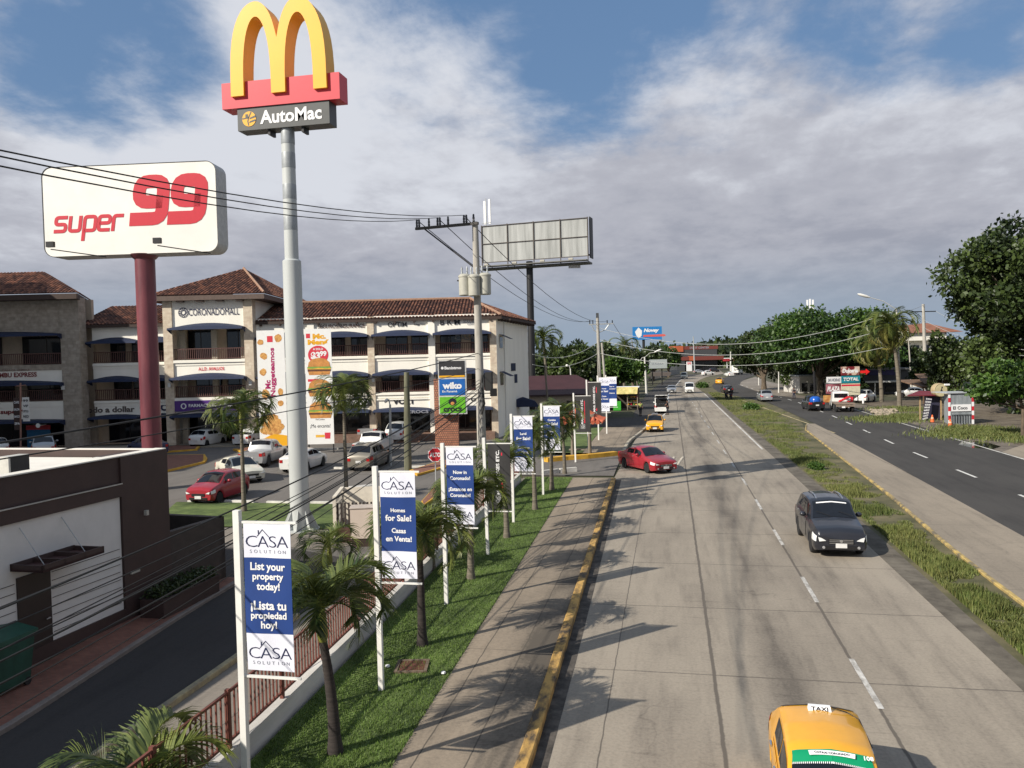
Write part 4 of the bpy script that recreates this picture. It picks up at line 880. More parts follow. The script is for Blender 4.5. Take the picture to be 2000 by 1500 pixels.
    b = MB(); bx(lb, tb_+.5, -2.6, -.1, 0, .13, 0, b); b.build('mall_walkway', M('mall_walk_concrete', (.3, .26, .2), .9), t)
    # ---- signs
    def sign(name, label, px, py, s, h, mat, w=None, y=0, board=None, bold=.02, extra=None, d=DP+.05):
        x, z = pv(px, py, d); yy = d-DP-.03; o = W3(x, yy, z); k = thing(name, label, 'sign', tuple(o), 0)
        if board: b = MB(); bw, bh, m = board; b.frame(o-ex*bw/2-Z*bh/2+ey*.0, ex, ey, Z, (bw, .12, bh)); b.build('panel', m, k)
        for (tx, dx, dz, hh, ww, mt) in [(s, 0, 0, h, w, mat)]+(extra or []):
            b = MB(); b.text(tx, o+ex*dx+Z*dz-ey*.02, ex, Z, w=ww, h=hh, bold=bold); b.build('lettering', mt, k)
        return k, o
    k, o = sign('shop_sign', 'dark CORONADOMALL lettering with a round emblem on the tower', 418, 609, 'CORONADOMALL', .6, LETN, 4.5, d=dt+.16, bold=0.)
    b = MB(); c = o-ex*2.72-ey*.02
    for i in range(12): a = i*math.pi/6; b.ribbon([(.16*math.cos(a), .16*math.sin(a)), (.42*math.cos(a+.2), .42*math.sin(a+.2))], .05, c, ex, Z, .01)
    for rr in (.2, .42): b.ribbon([(rr*math.cos(i*math.pi/10), rr*math.sin(i*math.pi/10)) for i in range(21)], .05, c, ex, Z, .01)
    b.build('emblem', LETN, k)
    sign('shop_sign', 'red A.L.D. AVALUOS lettering between the tower balconies', 413, 720, 'A.L.D. AVALUOS', .3, LETR, 2.3, d=dt+.16)
    k, o = sign('shop_sign', 'purple fascia sign with white FARMACIA EL JAVILLO lettering', 414, 792, 'FARMACIA EL JAVILLO', .36, LETW, 4.1, d=dt-.08, board=(6.6, .95, M('sign_purple', (.075, .02, .19), .5)), bold=.035)
    b = MB(); b.disc(o-ex*2.15-ey*.02-ex*.35, ex, Z, .26, .26, 0, 18); b.disc(o-ex*2.5-ey*.03, ex, Z, .15, .18, 1, 10); b.build('emblem', [LETW, MATS['sign_purple']], k)
    sign('shop_sign', 'brown SEGUROS/INSURANCE sign under the right wing eave', 667, 637, 'SEGUROS/INSURANCE', .36, M('brown_letters', (.09, .05, .04), .5), 4.2, bold=.02)
    sign('shop_sign', 'OPTIM lettering with a small blue badge under the eave', 776, 634, 'OPTIM', .42, LETB, 1.7, extra=[('Business Center', 2.0, -.02, .14, 1.0, LETB)], bold=.012)
    sign('shop_sign', 'spaced black B R M lettering under the eave by the utility pole', 879, 629, 'B R M', .52, LETB, 1.75, extra=[('SOLUTIONS', 2.0, .03, .3, 1.6, LETG), ('GROUP', 2.1, -.22, .18, 1.1, LETG)], bold=.012)
    sign('shop_sign', 'black fascia sign with white MAIL BOXES ETC lettering on the mall', 687, 786, 'MAIL BOXES ETC', .4, LETW, 2.9, d=DP-.1, board=(3.6, .72, LETB), bold=.03)
    sign('shop_sign', 'black VOLT lettering above the navy shop awning', 789, 784, 'VOLT', .5, LETB, 2.0, bold=.04)
    sign('shop_sign', 'dim CROCS lettering in the shop front under the VOLT sign', 816, 804, 'CROCS', .28, LETG, 1.9, d=DP-1.2, bold=.03)
    sign('shop_sign', 'grey CASA lettering on the top floor glass beside the utility pole', 908, 659, 'CASA', .5, LETG, 1.9, d=DP+1.55)
    sign('shop_sign', 'small white shop sign on the ground floor right of the brick pylon', 928, 779, 'CO', .42, LETB, .8, bold=.04)
    sign('shop_sign', 'dark ICA lettering between the maroon pole and the tower', 307, 796, 'OPTICA', .62, LETN, 3.1, d=DP+.36, bold=.05)
    sign('shop_sign', 'grey todo a dollar lettering on the left wing fascia', 214, 800, 'todo a dollar', .52, M('bronze_letters', (.11, .09, .08), .5), 4.6, d=DP+.36, bold=.035)
    sign('shop_sign', 'dark red MBU EXPRESS lettering on the shaded left block', 36, 732, 'MBU EXPRESS', .42, M('dark_red_letters', (.2, .03, .03), .5), 3.3, d=db+.2, bold=.03, extra=[('CASA DE CAMBIO', -.2, .42, .18, 2.4, M('dark_red_letters', (.2, .03, .03), .5))])
    sign('shop_sign', 'red super lettering on the ground floor of the left block', 30, 805, 'super 99', .5, M('dark_red_letters', (.2, .03, .03), .5), 2.6, d=db+.2, bold=.04)
    k, o = sign('wall_poster', 'blue and red poster behind the silver wagon at the left block', 76, 856, 'SUPER OFERTAS', .18, LETW, 1.4, d=db+1.5, board=(2.1, 2.3, M('poster_blue', (.02, .16, .34), .5)))
    b = MB(); b.frame(o-ex*1.1+Z*.78-ey*.02, ex, ey, Z, (2.2, .05, .42)); b.build('header', RED, k)
    k = thing('wall_lamp', 'round white wall lamp under the left block awning', 'lamp', tuple(W3(*[pv(90, 829, db)[0], yb-.1, pv(90, 829, db)[1]]))); b = MB(); x, z = pv(90, 829, db); b.disc(W3(x, yb-1.2, z), ex, Z, .2, .2, 0, 16); b.frame(W3(x-.03, yb-1.19, z-.03), ex, ey, Z, (.06, 1.2, .06)); b.build('lamp_disc', WHITE, k)
    for px in (140, 332, 490, 730):
        x, z = pv(px, 752, DP-1.2 if px in (332, 490) else DP-.2); z = 5.3; yy = -1.15 if px in (332, 490) else (yb-.02 if px == 140 else -.2)
        k = thing('wall_lantern', {140: 'small white lantern on the shaded stone pillar', 332: 'small lantern on the left tower pillar', 490: 'small lantern on the right tower pillar', 730: 'small lantern on the stone pillar of the right wing'}[px], 'lamp', tuple(W3(x, yy, z)))
        b = MB(); b.frame(W3(x-.12, yy-.25, z), ex, ey, Z, (.24, .2, .36)); b.build('lantern', M('lantern_white', (.6, .6, .57), .5), k); b = MB(); b.frame(W3(x-.04, yy-.06, z+.1), ex, ey, Z, (.08, .06, .1)); b.build('bracket', DARKM, k)
    return W3, pv
W3, pv = mall()
# ------------------------------------------------------------------ vehicles
TYRE = M('tyre_rubber', (.013, .013, .014), .85, var=.25); RIM = M('wheel_rim', (.42, .43, .44), .35, .7, var=.1)
LAMP = M('headlamp_glass', (.72, .73, .72), .12, var=.08, spec=.7); TAIL = M('tail_lamp_red', (.42, .012, .012), .2, var=.1); GRIL = M('grille_black', (.012, .012, .013), .4); PLATE = M('number_plate', (.62, .62, .6), .5)
CHR = M('chrome_trim', (.6, .61, .62), .15, .9, var=.05); UNDER = M('underbody', (.01, .01, .01), .9)
def paint(name, rgb, metal=.0): return M(name, rgb, .32, metal, var=.05, scale=2, coat=.7)
WHEEL = {}
def wheel_mesh(r, w):
    k = (round(r, 2), round(w, 2))
    if k not in WHEEL:
        b = MB(); b.lathe([(r*.62, -w/2), (r*.93, -w/2), (r, -w*.32), (r, w*.32), (r*.93, w/2), (r*.62, w/2)], axis='x', n=22); a = b.build('wheel', TYRE, smooth=40)
        c = MB(); c.lathe([(r*.63, -w*.46), (r*.60, -w*.3), (r*.2, -w*.2), (.02, -w*.2)], axis='x', n=22, mat=1); c.lathe([(r*.63, w*.46), (r*.60, w*.3), (r*.2, w*.2), (.02, w*.2)], axis='x', n=22, mat=1)
        for i in range(5):
            t = i*2*math.pi/5
            for s in (-1, 1): c.prism([(-.035, .03), (.035, .03), (.055, r*.6), (-.055, r*.6)], A(s*w*.42, 0, 0), A(0, math.cos(t), math.sin(t)), A(0, -math.sin(t), math.cos(t)), s*.03, 0)
        d = c.build('rim', [RIM, GRIL], smooth=40); WHEEL[k] = (a.data, d.data); COL.objects.unlink(a); COL.objects.unlink(d); bpy.data.objects.remove(a); bpy.data.objects.remove(d)
    return WHEEL[k]
class Car:
    def __init__(s, L, Wd, H, top, belt, hood=.95, wr=.32, wb=None, clr=.2, fo=.85, ro=.85, plan=.86, tumble=.76, boxy=0.):
        s.L, s.W, s.H, s.wr, s.clr, s.tumble, s.boxy, s.plan = L, Wd/2, H, wr, clr, tumble, boxy, plan
        s.top = np.array(top); s.belt = np.array(belt); s.yf = L/2-fo; s.yr = -L/2+ro
    def T(s, u): return float(np.interp(u, s.top[:, 0], s.top[:, 1]))
    def B(s, u): return min(float(np.interp(u, s.belt[:, 0], s.belt[:, 1])), s.T(u)-.015)
    def width(s, u):
        e = .10; q = 1.
        for t in (u, 1-u):
            if t < e: q = min(q, s.plan+(1-s.plan)*math.sqrt(max(0, 1-((e-t)/e)**2)))
        return s.W*q
    def P(s, u, v, side=1, off=0.):
        y = s.L/2-u*s.L; w = s.width(u); T, B = s.T(u), s.B(u); g = min(1, max(0, (T-B)/.45)); zb = s.clr+.06*max(0, (.06-u)/.06)+.08*max(0, (u-.94)/.06)
        for wy in (s.yf, s.yr):
            d = abs(y-wy)
            if d < s.wr*1.16: zb = max(zb, s.wr+math.sqrt((s.wr*1.16)**2-d*d))
        zb = min(zb, B-.12); tm = s.tumble+(1-s.tumble)*s.boxy
        pts = [(w*.93, zb), (w*.985, zb+(B-zb)*.2), (w, zb+(B-zb)*.52), (w*.985, B-.07), (w*.945, B), (w*(.92-(.92-tm)*g), T-.06*g-.004), (w*(.84-(.84-tm*.86)*g), T-.012*g), (0, T+.03)]
        i = min(int(v), 6); f = v-i; a, b = pts[i], pts[i+1]; p = A(side*(a[0]+(b[0]-a[0])*f), y, a[1]+(b[1]-a[1])*f)
        if i == 6 and f > 0: p[2] += .03*(1-(1-f)**2)*0.6-.0*f
        if off:
            n = A(side*(b[1]-a[1]), 0, -(b[0]-a[0])); n /= (np.linalg.norm(n)+1e-9); 
            du = s.P(min(1, u+.01), v, side)-s.P(max(0, u-.01), v, side); n = n-du*(n@du)/(du@du+1e-9); p = p+n/np.linalg.norm(n)*off
        return p
    def patch(s, b, u0, u1, v0, v1, side=1, off=.006, nu=8, nv=3, mat=0, slant0=0., slant1=0.):
        V = []
        for i in range(nu+1):
            for j in range(nv+1):
                f = j/nv; a = u0+slant0*f; c = u1+slant1*f; V.append(s.P(a+(c-a)*i/nu, v0+(v1-v0)*f, side, off))
        k = nv+1; F = [(i*k+j, (i+1)*k+j, (i+1)*k+j+1, i*k+j+1) for i in range(nu) for j in range(nv)]
        if side < 0: F = [f[::-1] for f in F]
        b.add(V, F, mat)
    def body(s, root, m, nu=64):
        us = np.linspace(0, 1, nu+1); vs = [0, 1, 2, 3, 4, 5, 6, 6.5, 7]; row = [(v, 1) for v in vs]+[(v, -1) for v in vs[-2::-1]]; k = len(row); b = MB(); V = []
        for u in us:
            for v, sd in row: V.append(s.P(u, v, sd))
        F = [(i*k+j, i*k+j+1, (i+1)*k+j+1, (i+1)*k+j) for i in range(nu) for j in range(k-1)]; F += [tuple(range(k-1, -1, -1)), tuple(range(nu*k, nu*k+k))]
        b.add(V, F); o = b.build('body', m, root, 35, local=True)
        b = MB(); b.box((0, 0, s.clr+.2), (s.W*1.6, s.L*.9, .3)); b.build('underbody', UNDER, o, local=True); return o
    def wheels(s, root):
        a, d = wheel_mesh(s.wr, .21)
        for y in (s.yf, s.yr):
            for sd in (-1, 1):
                w = bpy.data.objects.new('wheel', a); COL.objects.link(w); w.parent = root; w.location = (sd*(s.W*.96-.1), y, s.wr); r = bpy.data.objects.new('rim', d); COL.objects.link(r); r.parent = w
    def part(s, root, name, mat, *patches, **kw):
        b = MB()
        for p in patches: s.patch(b, *p, **kw)
        return b.build(name, mat, root, 60, local=True)
def build_car(name, label, cat, loc, rz, C, col, wind=(.27, .40), rear=(.80, .93), sides=((.36, .56), (.575, .76)), detail=1, lampv=(2.5, 3.9), tailv=(2.3, 3.8), group=None, plate=True, mirrors=True, rails=False, taxi=False, tone=None):
    t = thing(name, label, cat, tuple(loc), rz, group); body = C.body(t, col, 64 if detail > 1 else 40); C.wheels(t)
    for nm, (a, b_) in (('windshield', wind), ('rear_window', rear)):
        if a is None: continue
        b = MB(); 
        for sd in (1, -1): C.patch(b, a, b_, 5.75, 7, sd, .008, 8, 4)
        b.build(nm, CARGL, t, 60, local=True)
    for sd in (1, -1):
        for (a, b_) in sides: C.part(t, 'side_window', CARGL, (a, b_, 4.2, 4.86, sd, .007, 6, 3))
    zf, wf = C.T(0), C.width(0); yf, yr = C.L/2, -C.L/2; zbf = C.clr+.06
    for sd in (1, -1):
        b = MB(); C.patch(b, 0.005, .085, lampv[0], lampv[1], sd, .008, 6, 3); z0, z1 = C.P(0, lampv[0], sd)[2], C.P(0, lampv[1], sd)[2]
        hh = z1-z0; b.prism([(-.16*wf, -hh*.28), (.13*wf, -hh*.42), (.18*wf, hh*.42), (.02*wf, hh*.2)][::sd], A(sd*wf*.80, yf+.02, (z0+z1)/2), A(sd, 0, 0), Z, .03*sd); b.build('headlight', LAMP, t, 60, local=True)
        b = MB(); C.patch(b, .925, .995, tailv[0], tailv[1], sd, .008, 5, 3); z0, z1 = C.P(1, tailv[0], sd)[2], C.P(1, tailv[1], sd)[2]
        b.box((sd*(C.width(1)*.84), yr-.008, (z0+z1)/2), (C.width(1)*.26, .03, (z1-z0)*.85)); b.build('taillight', TAIL, t, 60, local=True)
    b = MB(); zg = zbf+(zf-zbf)*.56; b.box((0, yf+.012, zg), (wf*1.05, .03, (zf-zbf)*.3)); b.box((0, yf+.012, zbf+(zf-zbf)*.16), (wf*1.45, .03, (zf-zbf)*.22)); g = b.build('grille', GRIL, t, local=True)
    if detail > 1:
        b = MB()
        for f in (.45, .56, .67): b.box((0, yf+.032, zbf+(zf-zbf)*f), (wf*1.0, .012, .018))
        b.build('grille_bar', CHR, g, local=True)
        b = MB(); b.lathe([(.055, .0), (.05, .015)], (0, yf+.042, zg+.02), 'y', 16); b.build('badge', CHR, g, local=True)
        for sd in (1, -1): b = MB(); b.lathe([(.05, 0), (.04, .02)], (sd*wf*.74, yf+.03, zbf+(zf-zbf)*.17), 'y', 14); b.build('fog_lamp', M('fog_glass', (.3, .3, .3), .15), t, local=True)
        for sd in (1, -1):
            for (a, b_) in ((.375, .565), (.57, .755)):
                dd = C.part(t, 'door', col, (a, b_, .6, 3.95, sd, .012, 8, 6)); b = MB(); p = C.P(b_-.035, 3.1, sd, .03); b.box(p, (.03, .16, .035)); b.build('handle', CHR, dd, local=True)
    if plate: 
        b = MB(); b.box((0, yf+.034, zbf+(zf-zbf)*.3), (.36, .02, .15)); b.build('number_plate', PLATE, t, local=True)
        b = MB(); b.box((0, yr-.016, C.clr+.42), (.36, .02, .15)); b.build('number_plate', PLATE, t, local=True)
    if mirrors:
        um = sides[0][0]+.035
        for sd in (1, -1):
            p = C.P(um, 4.1, sd, .0); b = MB(); b.lathe([(.02, -.11), (.075, -.07), (.09, 0), (.075, .07), (.02, .11)], p+A(sd*.13, 0, .07), 'x', 10); b.beam(p+A(-sd*.03, 0, .02), p+A(sd*.1, 0, .05), .04); b.build('mirror', col, t, 60, local=True)
    if rails:
        for sd in (1, -1): b = MB(); b.tube([C.P(u, 6.25, sd, .05 if 0 < i < 5 else .0) for i, u in enumerate(np.linspace(.44, .84, 6))], .022, 6); b.build('roof_rail', CHR, t, 60, local=True)
    if detail > 1:
        for sd in (1, -1): b = MB(); b.tube([A(sd*.1+.28*sd-.25, 0, 0)+A(0, C.P(wind[0], 7)[1]-.02, C.P(wind[0], 7)[2]+.03), A(sd*.1+.28*sd+.2, 0, 0)+A(0, C.P(wind[0]+.04, 7)[1], C.P(wind[0]+.04, 7)[2]+.03)], .009, 4); b.build('wiper', GRIL, t, local=True)
    return t
SEDAN = lambda **k: Car(4.4, 1.74, 1.45, [(0, .70), (.03, .78), (.10, .86), (.26, .99), (.41, 1.36), (.47, 1.42), (.58, 1.44), (.70, 1.38), (.83, 1.09), (.90, 1.05), (.985, 1.0), (1, .93)], [(0, .68), (.25, .9), (.8, 1.0), (1, .98)], wr=.315, **k)
HATCH = lambda **k: Car(3.65, 1.62, 1.5, [(0, .72), (.03, .82), (.10, .9), (.23, 1.0), (.40, 1.42), (.48, 1.49), (.66, 1.5), (.82, 1.44), (.93, 1.08), (.985, .98), (1, .86)], [(0, .7), (.25, .92), (.85, 1.02), (1, .96)], wr=.29, fo=.7, ro=.55, **k)
SUVC = lambda **k: Car(4.41, 1.76, 1.74, [(0, .82), (.02, .97), (.08, 1.04), (.25, 1.15), (.385, 1.61), (.45, 1.71), (.6, 1.74), (.80, 1.69), (.86, 1.63), (.955, 1.15), (.985, 1.08), (1, .92)], [(0, .78), (.25, 1.02), (.6, 1.09), (.85, 1.19), (1, 1.05)], wr=.35, clr=.24, fo=.88, ro=.85, **k)
VAN = lambda **k: Car(4.7, 1.72, 1.98, [(0, .85), (.02, 1.0), (.06, 1.1), (.20, 1.82), (.27, 1.93), (.5, 1.98), (.93, 1.93), (.985, 1.25), (1, 1.0)], [(0, .8), (.06, 1.02), (.9, 1.08), (1, 1.0)], wr=.32, fo=.8, ro=.95, boxy=.45, **k)
PICK = lambda **k: Car(5.2, 1.82, 1.76, [(0, .86), (.025, .98), (.07, 1.04), (.23, 1.13), (.345, 1.64), (.40, 1.73), (.54, 1.75), (.615, 1.68), (.64, 1.12), (.99, 1.1), (1, 1.08)], [(0, .82), (.23, 1.05), (.6, 1.1), (1, 1.09)], wr=.38, clr=.3, fo=.85, ro=1.15, plan=.93, **k)
WAGON = lambda **k: Car(4.5, 1.78, 1.7, [(0, .75), (.03, .86), (.09, .93), (.24, 1.03), (.40, 1.55), (.48, 1.64), (.62, 1.68), (.85, 1.62), (.95, 1.18), (.985, 1.05), (1, .9)], [(0, .73), (.25, .96), (.88, 1.06), (1, 1.0)], wr=.33, clr=.22, **k)
DKGR = paint('dark_slate_paint', (.022, .024, .032), .3); CRED = paint('crimson_paint', (.30, .012, .022)); TAXY = paint('taxi_yellow_paint', (.78, .37, .012)); CWHT = paint('white_car_paint', (.72, .72, .69)); CSIL = paint('silver_car_paint', (.42, .43, .44), .5); CGRY = paint('grey_car_paint', (.14, .14, .14), .4); CBLU = paint('blue_car_paint', (.015, .025, .085)); CBLK = paint('black_car_paint', (.014, .014, .016)); CCRM = paint('cream_car_paint', (.62, .6, .5))
# ---- on the highway
c = G(1628, 1090); 
suv = build_car('suv', 'dark slate suv with silver roof rails driving in the right lane', 'suv', (5.55, c[1]+2.1, 0), math.pi, SUVC(tumble=.79), DKGR, wind=(.255, .41), rear=(.85, .945), sides=((.37, .535), (.55, .72), (.735, .83)), detail=2, rails=True, lampv=(2.2, 3.7))
red = build_car('sedan', 'crimson sedan turning out of the driveway onto the highway', 'car', (-1.55, 49.3, 0), math.pi+R(33), SEDAN(tumble=.74), CRED, wind=(.25, .43), rear=(.69, .83), sides=((.36, .535), (.55, .72)), detail=2)
NT = Car(4.0, 1.44, 1.44, [(0, .70), (.03, .78), (.10, .87), (.27, 1.0), (.42, 1.38), (.48, 1.44), (.62, 1.46), (.76, 1.42), (.82, 1.38), (.93, 1.06), (.985, .98), (1, .9)], [(0, .68), (.25, .9), (.8, .98), (1, .96)], wr=.3, tumble=.80)
tx = build_car('taxi', 'yellow taxi at the bottom edge with a green windshield banner and roof sign', 'taxi', (2.12, 11.75, 0), math.pi-R(3), NT, TAXY, wind=(.275, .435), rear=(.80, .925), sides=((.37, .545), (.56, .74)), detail=2)
def taxi_extras():
    b = MB()
    for sd in (1, -1): NT.patch(b, .392, .437, 5.8, 7, sd, .012, 6, 4)
    sv = b.build('windshield_banner', M('taxi_green_vinyl', (.0, .26, .11), .45, var=.03), tx, 60, local=True)
    b = MB()
    for i in range(24):
        for sd in (1, -1): v = 5.85+i*.05; q = [NT.P(.386, v, sd, .016), NT.P(.386, v+.022, sd, .016), NT.P(.392, v+.022, sd, .016), NT.P(.392, v, sd, .016)]; b.add(q, [(0, 1, 2, 3)])
    b.build('tassel', LETW, sv, local=True)
    p0 = NT.P(.414, 7, 1, .018); du = NT.P(.43, 7)-NT.P(.41, 7); du /= np.linalg.norm(du); b = MB()
    ex_, ey_ = A(-1, 0, 0), du
    q = [(-.3+.06*i, .035-.0011*(i-5)**2-.01) for i in range(11)]; b.ribbon(q, .075, p0, ex_, ey_, .003, 0); b.text('COTAXI CORONADO', p0+A(0, .0, .006)+ey_*.012, ex_, ey_, w=.46, h=.035, mat=1, bold=.03); b.text('108', p0+ex_*.47-ey_*.02+A(0, 0, .004), ex_, ey_, h=.07, mat=0, bold=.03); b.build('lettering', [LETW, LETB], sv, local=True)
    b = MB(); z = NT.T(.755)+.03; y = NT.L/2-.755*NT.L; b.add([(-.17, y-.05, z), (.17, y-.05, z), (.17, y+.09, z), (-.17, y+.09, z), (-.16, y-.03, z+.07), (.16, y-.03, z+.07), (.16, y+.03, z+.07), (-.16, y+.03, z+.07)], [(0, 3, 2, 1), (4, 5, 6, 7), (0, 1, 5, 4), (1, 2, 6, 5), (2, 3, 7, 6), (3, 0, 4, 7)]); s = b.build('roof_sign', LETW, tx, local=True)
    b = MB(); nn = A(0, .12, .05); b.text('TAXI', A(0, y+.063, z+.038), A(-1, 0, 0), A(0, -.65, .76), w=.25, h=.062, bold=.03); b.build('lettering', LETB, s, local=True)
    b = MB(); b.tube([(-.18, y, z+.05), (-.4, y+.02, z+.0), (-.56, y+.1, z-.06), (-.6, y+.9, z-.1)], .008, 5); b.build('cable', GRIL, tx, local=True)
taxi_extras()
b = MB(); Cs = SUVC(tumble=.79)
for sd in (1, -1): Cs.patch(b, .375, .384, 6.15, 7, sd, .012, 2, 3)
b.build('windshield_sticker', LETW, suv, local=True)
t2 = build_car('taxi', 'small yellow hatchback taxi heading this way in the left lane', 'taxi', (-1.5, 75.2, 0), math.pi, HATCH(tumble=.78), TAXY, wind=(.23, .43), rear=(.83, .93), sides=((.36, .55), (.57, .77)), detail=1)
b = MB(); b.box((0, 0, 1.58), (.5, .2, .14)); b.build('roof_sign', LETW, t2, local=True)
VN = VAN(tumble=.86)
vo = build_car('minibus', 'white minibus pulled over with its rear hatch raised', 'minibus', (-1.15, 99.9, 0), 0, VN, CWHT, wind=(.07, .2), rear=(.935, .985), sides=((.22, .42), (.44, .64), (.66, .86)), detail=1)
b = MB(); b.box((0, -2.75, 2.1), (1.5, 1.0, .06), tilt=[[1, 0, 0], [0, .93, .36], [0, -.36, .93]]); hh = b.build('hatch', CWHT, vo, local=True)
b = MB(); b.box((0, -2.85, 2.07), (1.25, .55, .03), tilt=[[1, 0, 0], [0, .93, .36], [0, -.36, .93]]); b.build('rear_window', CARGL, hh, local=True)
b = MB(); b.box((0, -2.37, 1.5), (1.35, .06, .5)); b.box((0, -2.37, 1.0), (1.3, .06, .35)); b.build('load_opening', UNDER, vo, local=True)
build_car('sedan', 'silver car far up the highway with a dark windshield, left of the white van', 'car', (.15, 152, 0), math.pi, SEDAN(), CSIL)
build_car('van', 'white van far up the highway, right of the silver car', 'van', (3.4, 151, 0), math.pi, VAN(tumble=.86), CWHT, wind=(.07, .2), rear=(.935, .985), sides=((.22, .42), (.44, .64)))
g = G(1337, 740); build_car('minibus', 'small pale minibus farthest up the straight highway', 'minibus', (g[0], g[1]+2, 0), math.pi-R(8), VAN(tumble=.86), CCRM, wind=(.07, .2), rear=(.935, .985), sides=((.22, .42), (.44, .64)))
for i, (px, col, cr, rz, lb) in enumerate([((1383, 733), CWHT, SUVC, -60, 'white suv by the traffic near the orange store'), ((1365, 729), CSIL, SEDAN, -75, 'pale car waiting below the orange store awning'), ((1395, 727), CBLK, SUVC, -70, 'dark car in the far queue before the orange store'), ((1424, 735), CWHT, SEDAN, 20, 'small white car on the far bend of the asphalt road')]):
    g = G(*px); build_car('car', lb, 'car', (g[0], g[1], 0), R(rz), cr(), col)
# ---- on the asphalt carriageway (driving away)
g = G(1478, 785); build_car('suv', 'silver suv with dark rear window on the asphalt carriageway', 'suv', (12.7+.9, g[1]+2.3, 0), R(2), WAGON(tumble=.78), CSIL, wind=(.24, .41), rear=(.86, .945), sides=((.37, .55), (.57, .72), (.74, .84)))
g = G(1406, 750); t3 = build_car('taxi', 'far yellow taxi on the asphalt bend', 'taxi', (g[0], g[1], 0), R(-12), HATCH(), TAXY); b = MB(); b.box((0, 0, 1.6), (.5, .2, .16)); b.build('roof_sign', LETB, t3, local=True)
g = G(1416, 768); build_car('sedan', 'dark sedan behind the motorcycles on the asphalt bend', 'car', (g[0]+.4, g[1]+1, 0), R(5), SEDAN(), CBLK)
PB = PICK(tumble=.82)
pk = build_car('pickup', 'black pickup loaded with a blue drum on the asphalt road', 'pickup', (16.95, 101.4, 0), R(2), PB, CBLK, wind=(.235, .37), rear=(.60, .635), sides=((.33, .45), (.46, .57)))
b = MB(); b.lathe([(.0, .62), (.35, .6), (.6, .42), (.66, .1), (.66, 0)], (.0, -1.7, 1.12), n=18); o = b.build('drum', M('blue_plastic', (.01, .09, .42), .25, var=.05), None, 50); o.location = (16.95, 101.4, 0); tag(o, 'shiny blue plastic drum in the bed of the black pickup', 'drum')
# tow truck
def tow_truck():
    g = G(1655, 805); t = thing('tow_truck', 'white flatbed tow truck with red boom parked by the roadside signs', 'truck', (19.95, 100, 0), R(-4)); C = Car(2.6, 2.0, 2.25, [(0, 1.0), (.05, 1.2), (.2, 1.3), (.45, 2.1), (.6, 2.25), (.95, 2.22), (1, 2.0)], [(0, .95), (.4, 1.2), (1, 1.3)], wr=.42, clr=.45, fo=.75, ro=.35, boxy=.6, plan=.95)
    b = MB(); us = np.linspace(0, 1, 24); row = [(v, 1) for v in (0, 1, 2, 3, 4, 5, 6, 7)]+[(v, -1) for v in (6, 5, 4, 3, 2, 1, 0)]; k = len(row); V = [C.P(u, v, s)+A(0, 1.7, 0) for u in us for v, s in row]
    b.add(V, [(i*k+j, i*k+j+1, (i+1)*k+j+1, (i+1)*k+j) for i in range(23) for j in range(k-1)]+[tuple(range(k-1, -1, -1)), tuple(range(23*k, 24*k))]); b.build('cab', CWHT, t, 40, local=True)
    b = MB(); b.box((0, .38, 1.75), (1.5, .04, .5)); b.build('rear_window', CARGL, t, local=True)
    b = MB(); b.box((0, -1.6, .98), (2.1, 3.8, .14)); b.box((0, -1.4, .72), (.9, 4, .3)); b.box((0, -3.4, .75), (2.0, .1, .16)); b.build('flatbed', M('flatbed_tan', (.22, .17, .13), .7, var=.2), t, local=True)
    b = MB(); b.beam((-.3, -.6, 1.1), (.5, -2.6, 1.75), .2); b.box((.75, -1.4, 1.4), (.6, .9, .55)); b.build('boom', RED, t, local=True)
    b = MB(); b.box((.5, -1.9, 1.42), (.5, .05, .3)); b.box((-.2, -3.46, .6), (.35, .02, .16)); b.build('marking_plate', LETW, t, local=True)
    a, d = wheel_mesh(.42, .26)
    for x in (-.85, .85):
        for y in (2.1, -1.9, -2.75): w = bpy.data.objects.new('wheel', a); COL.objects.link(w); w.parent = t; w.location = (x, y, .42); r = bpy.data.objects.new('rim', d); COL.objects.link(r); r.parent = w
tow_truck()
g = G(1690, 785); build_car('suv', 'white suv parked behind the TOTAL sign stack', 'suv', (g[0], g[1], 0), R(-30), SUVC(), CWHT, wind=(.255, .41), rear=(.85, .945), sides=((.37, .55), (.57, .82)))
g = G(1785, 776); build_car('car', 'white car half hidden by the red roofed stall', 'car', (g[0], g[1]+1, 0), R(80), SEDAN(), CWHT)
# box truck far away
g = G(1440, 732); t = thing('box_truck', 'white box truck far along the asphalt road', 'truck', (g[0], g[1], 0), R(-20)); b = MB(); b.box((0, -.6, 2.0), (2.3, 4.6, 2.5)); b.build('cargo_box', CWHT, t, local=True); b = MB(); b.box((0, 2.6, 1.5), (2.1, 1.6, 1.7)); b.build('cab', CWHT, t, local=True); b = MB(); b.box((0, 0, .6), (1.9, 6, .4)); b.build('chassis', UNDER, t, local=True)
a, d = wheel_mesh(.45, .28)
for x in (-.9, .9):
    for y in (2.5, -1.6): w = bpy.data.objects.new('wheel', a); COL.objects.link(w); w.parent = t; w.location = (x, y, .45); r = bpy.data.objects.new('rim', d); COL.objects.link(r); r.parent = w
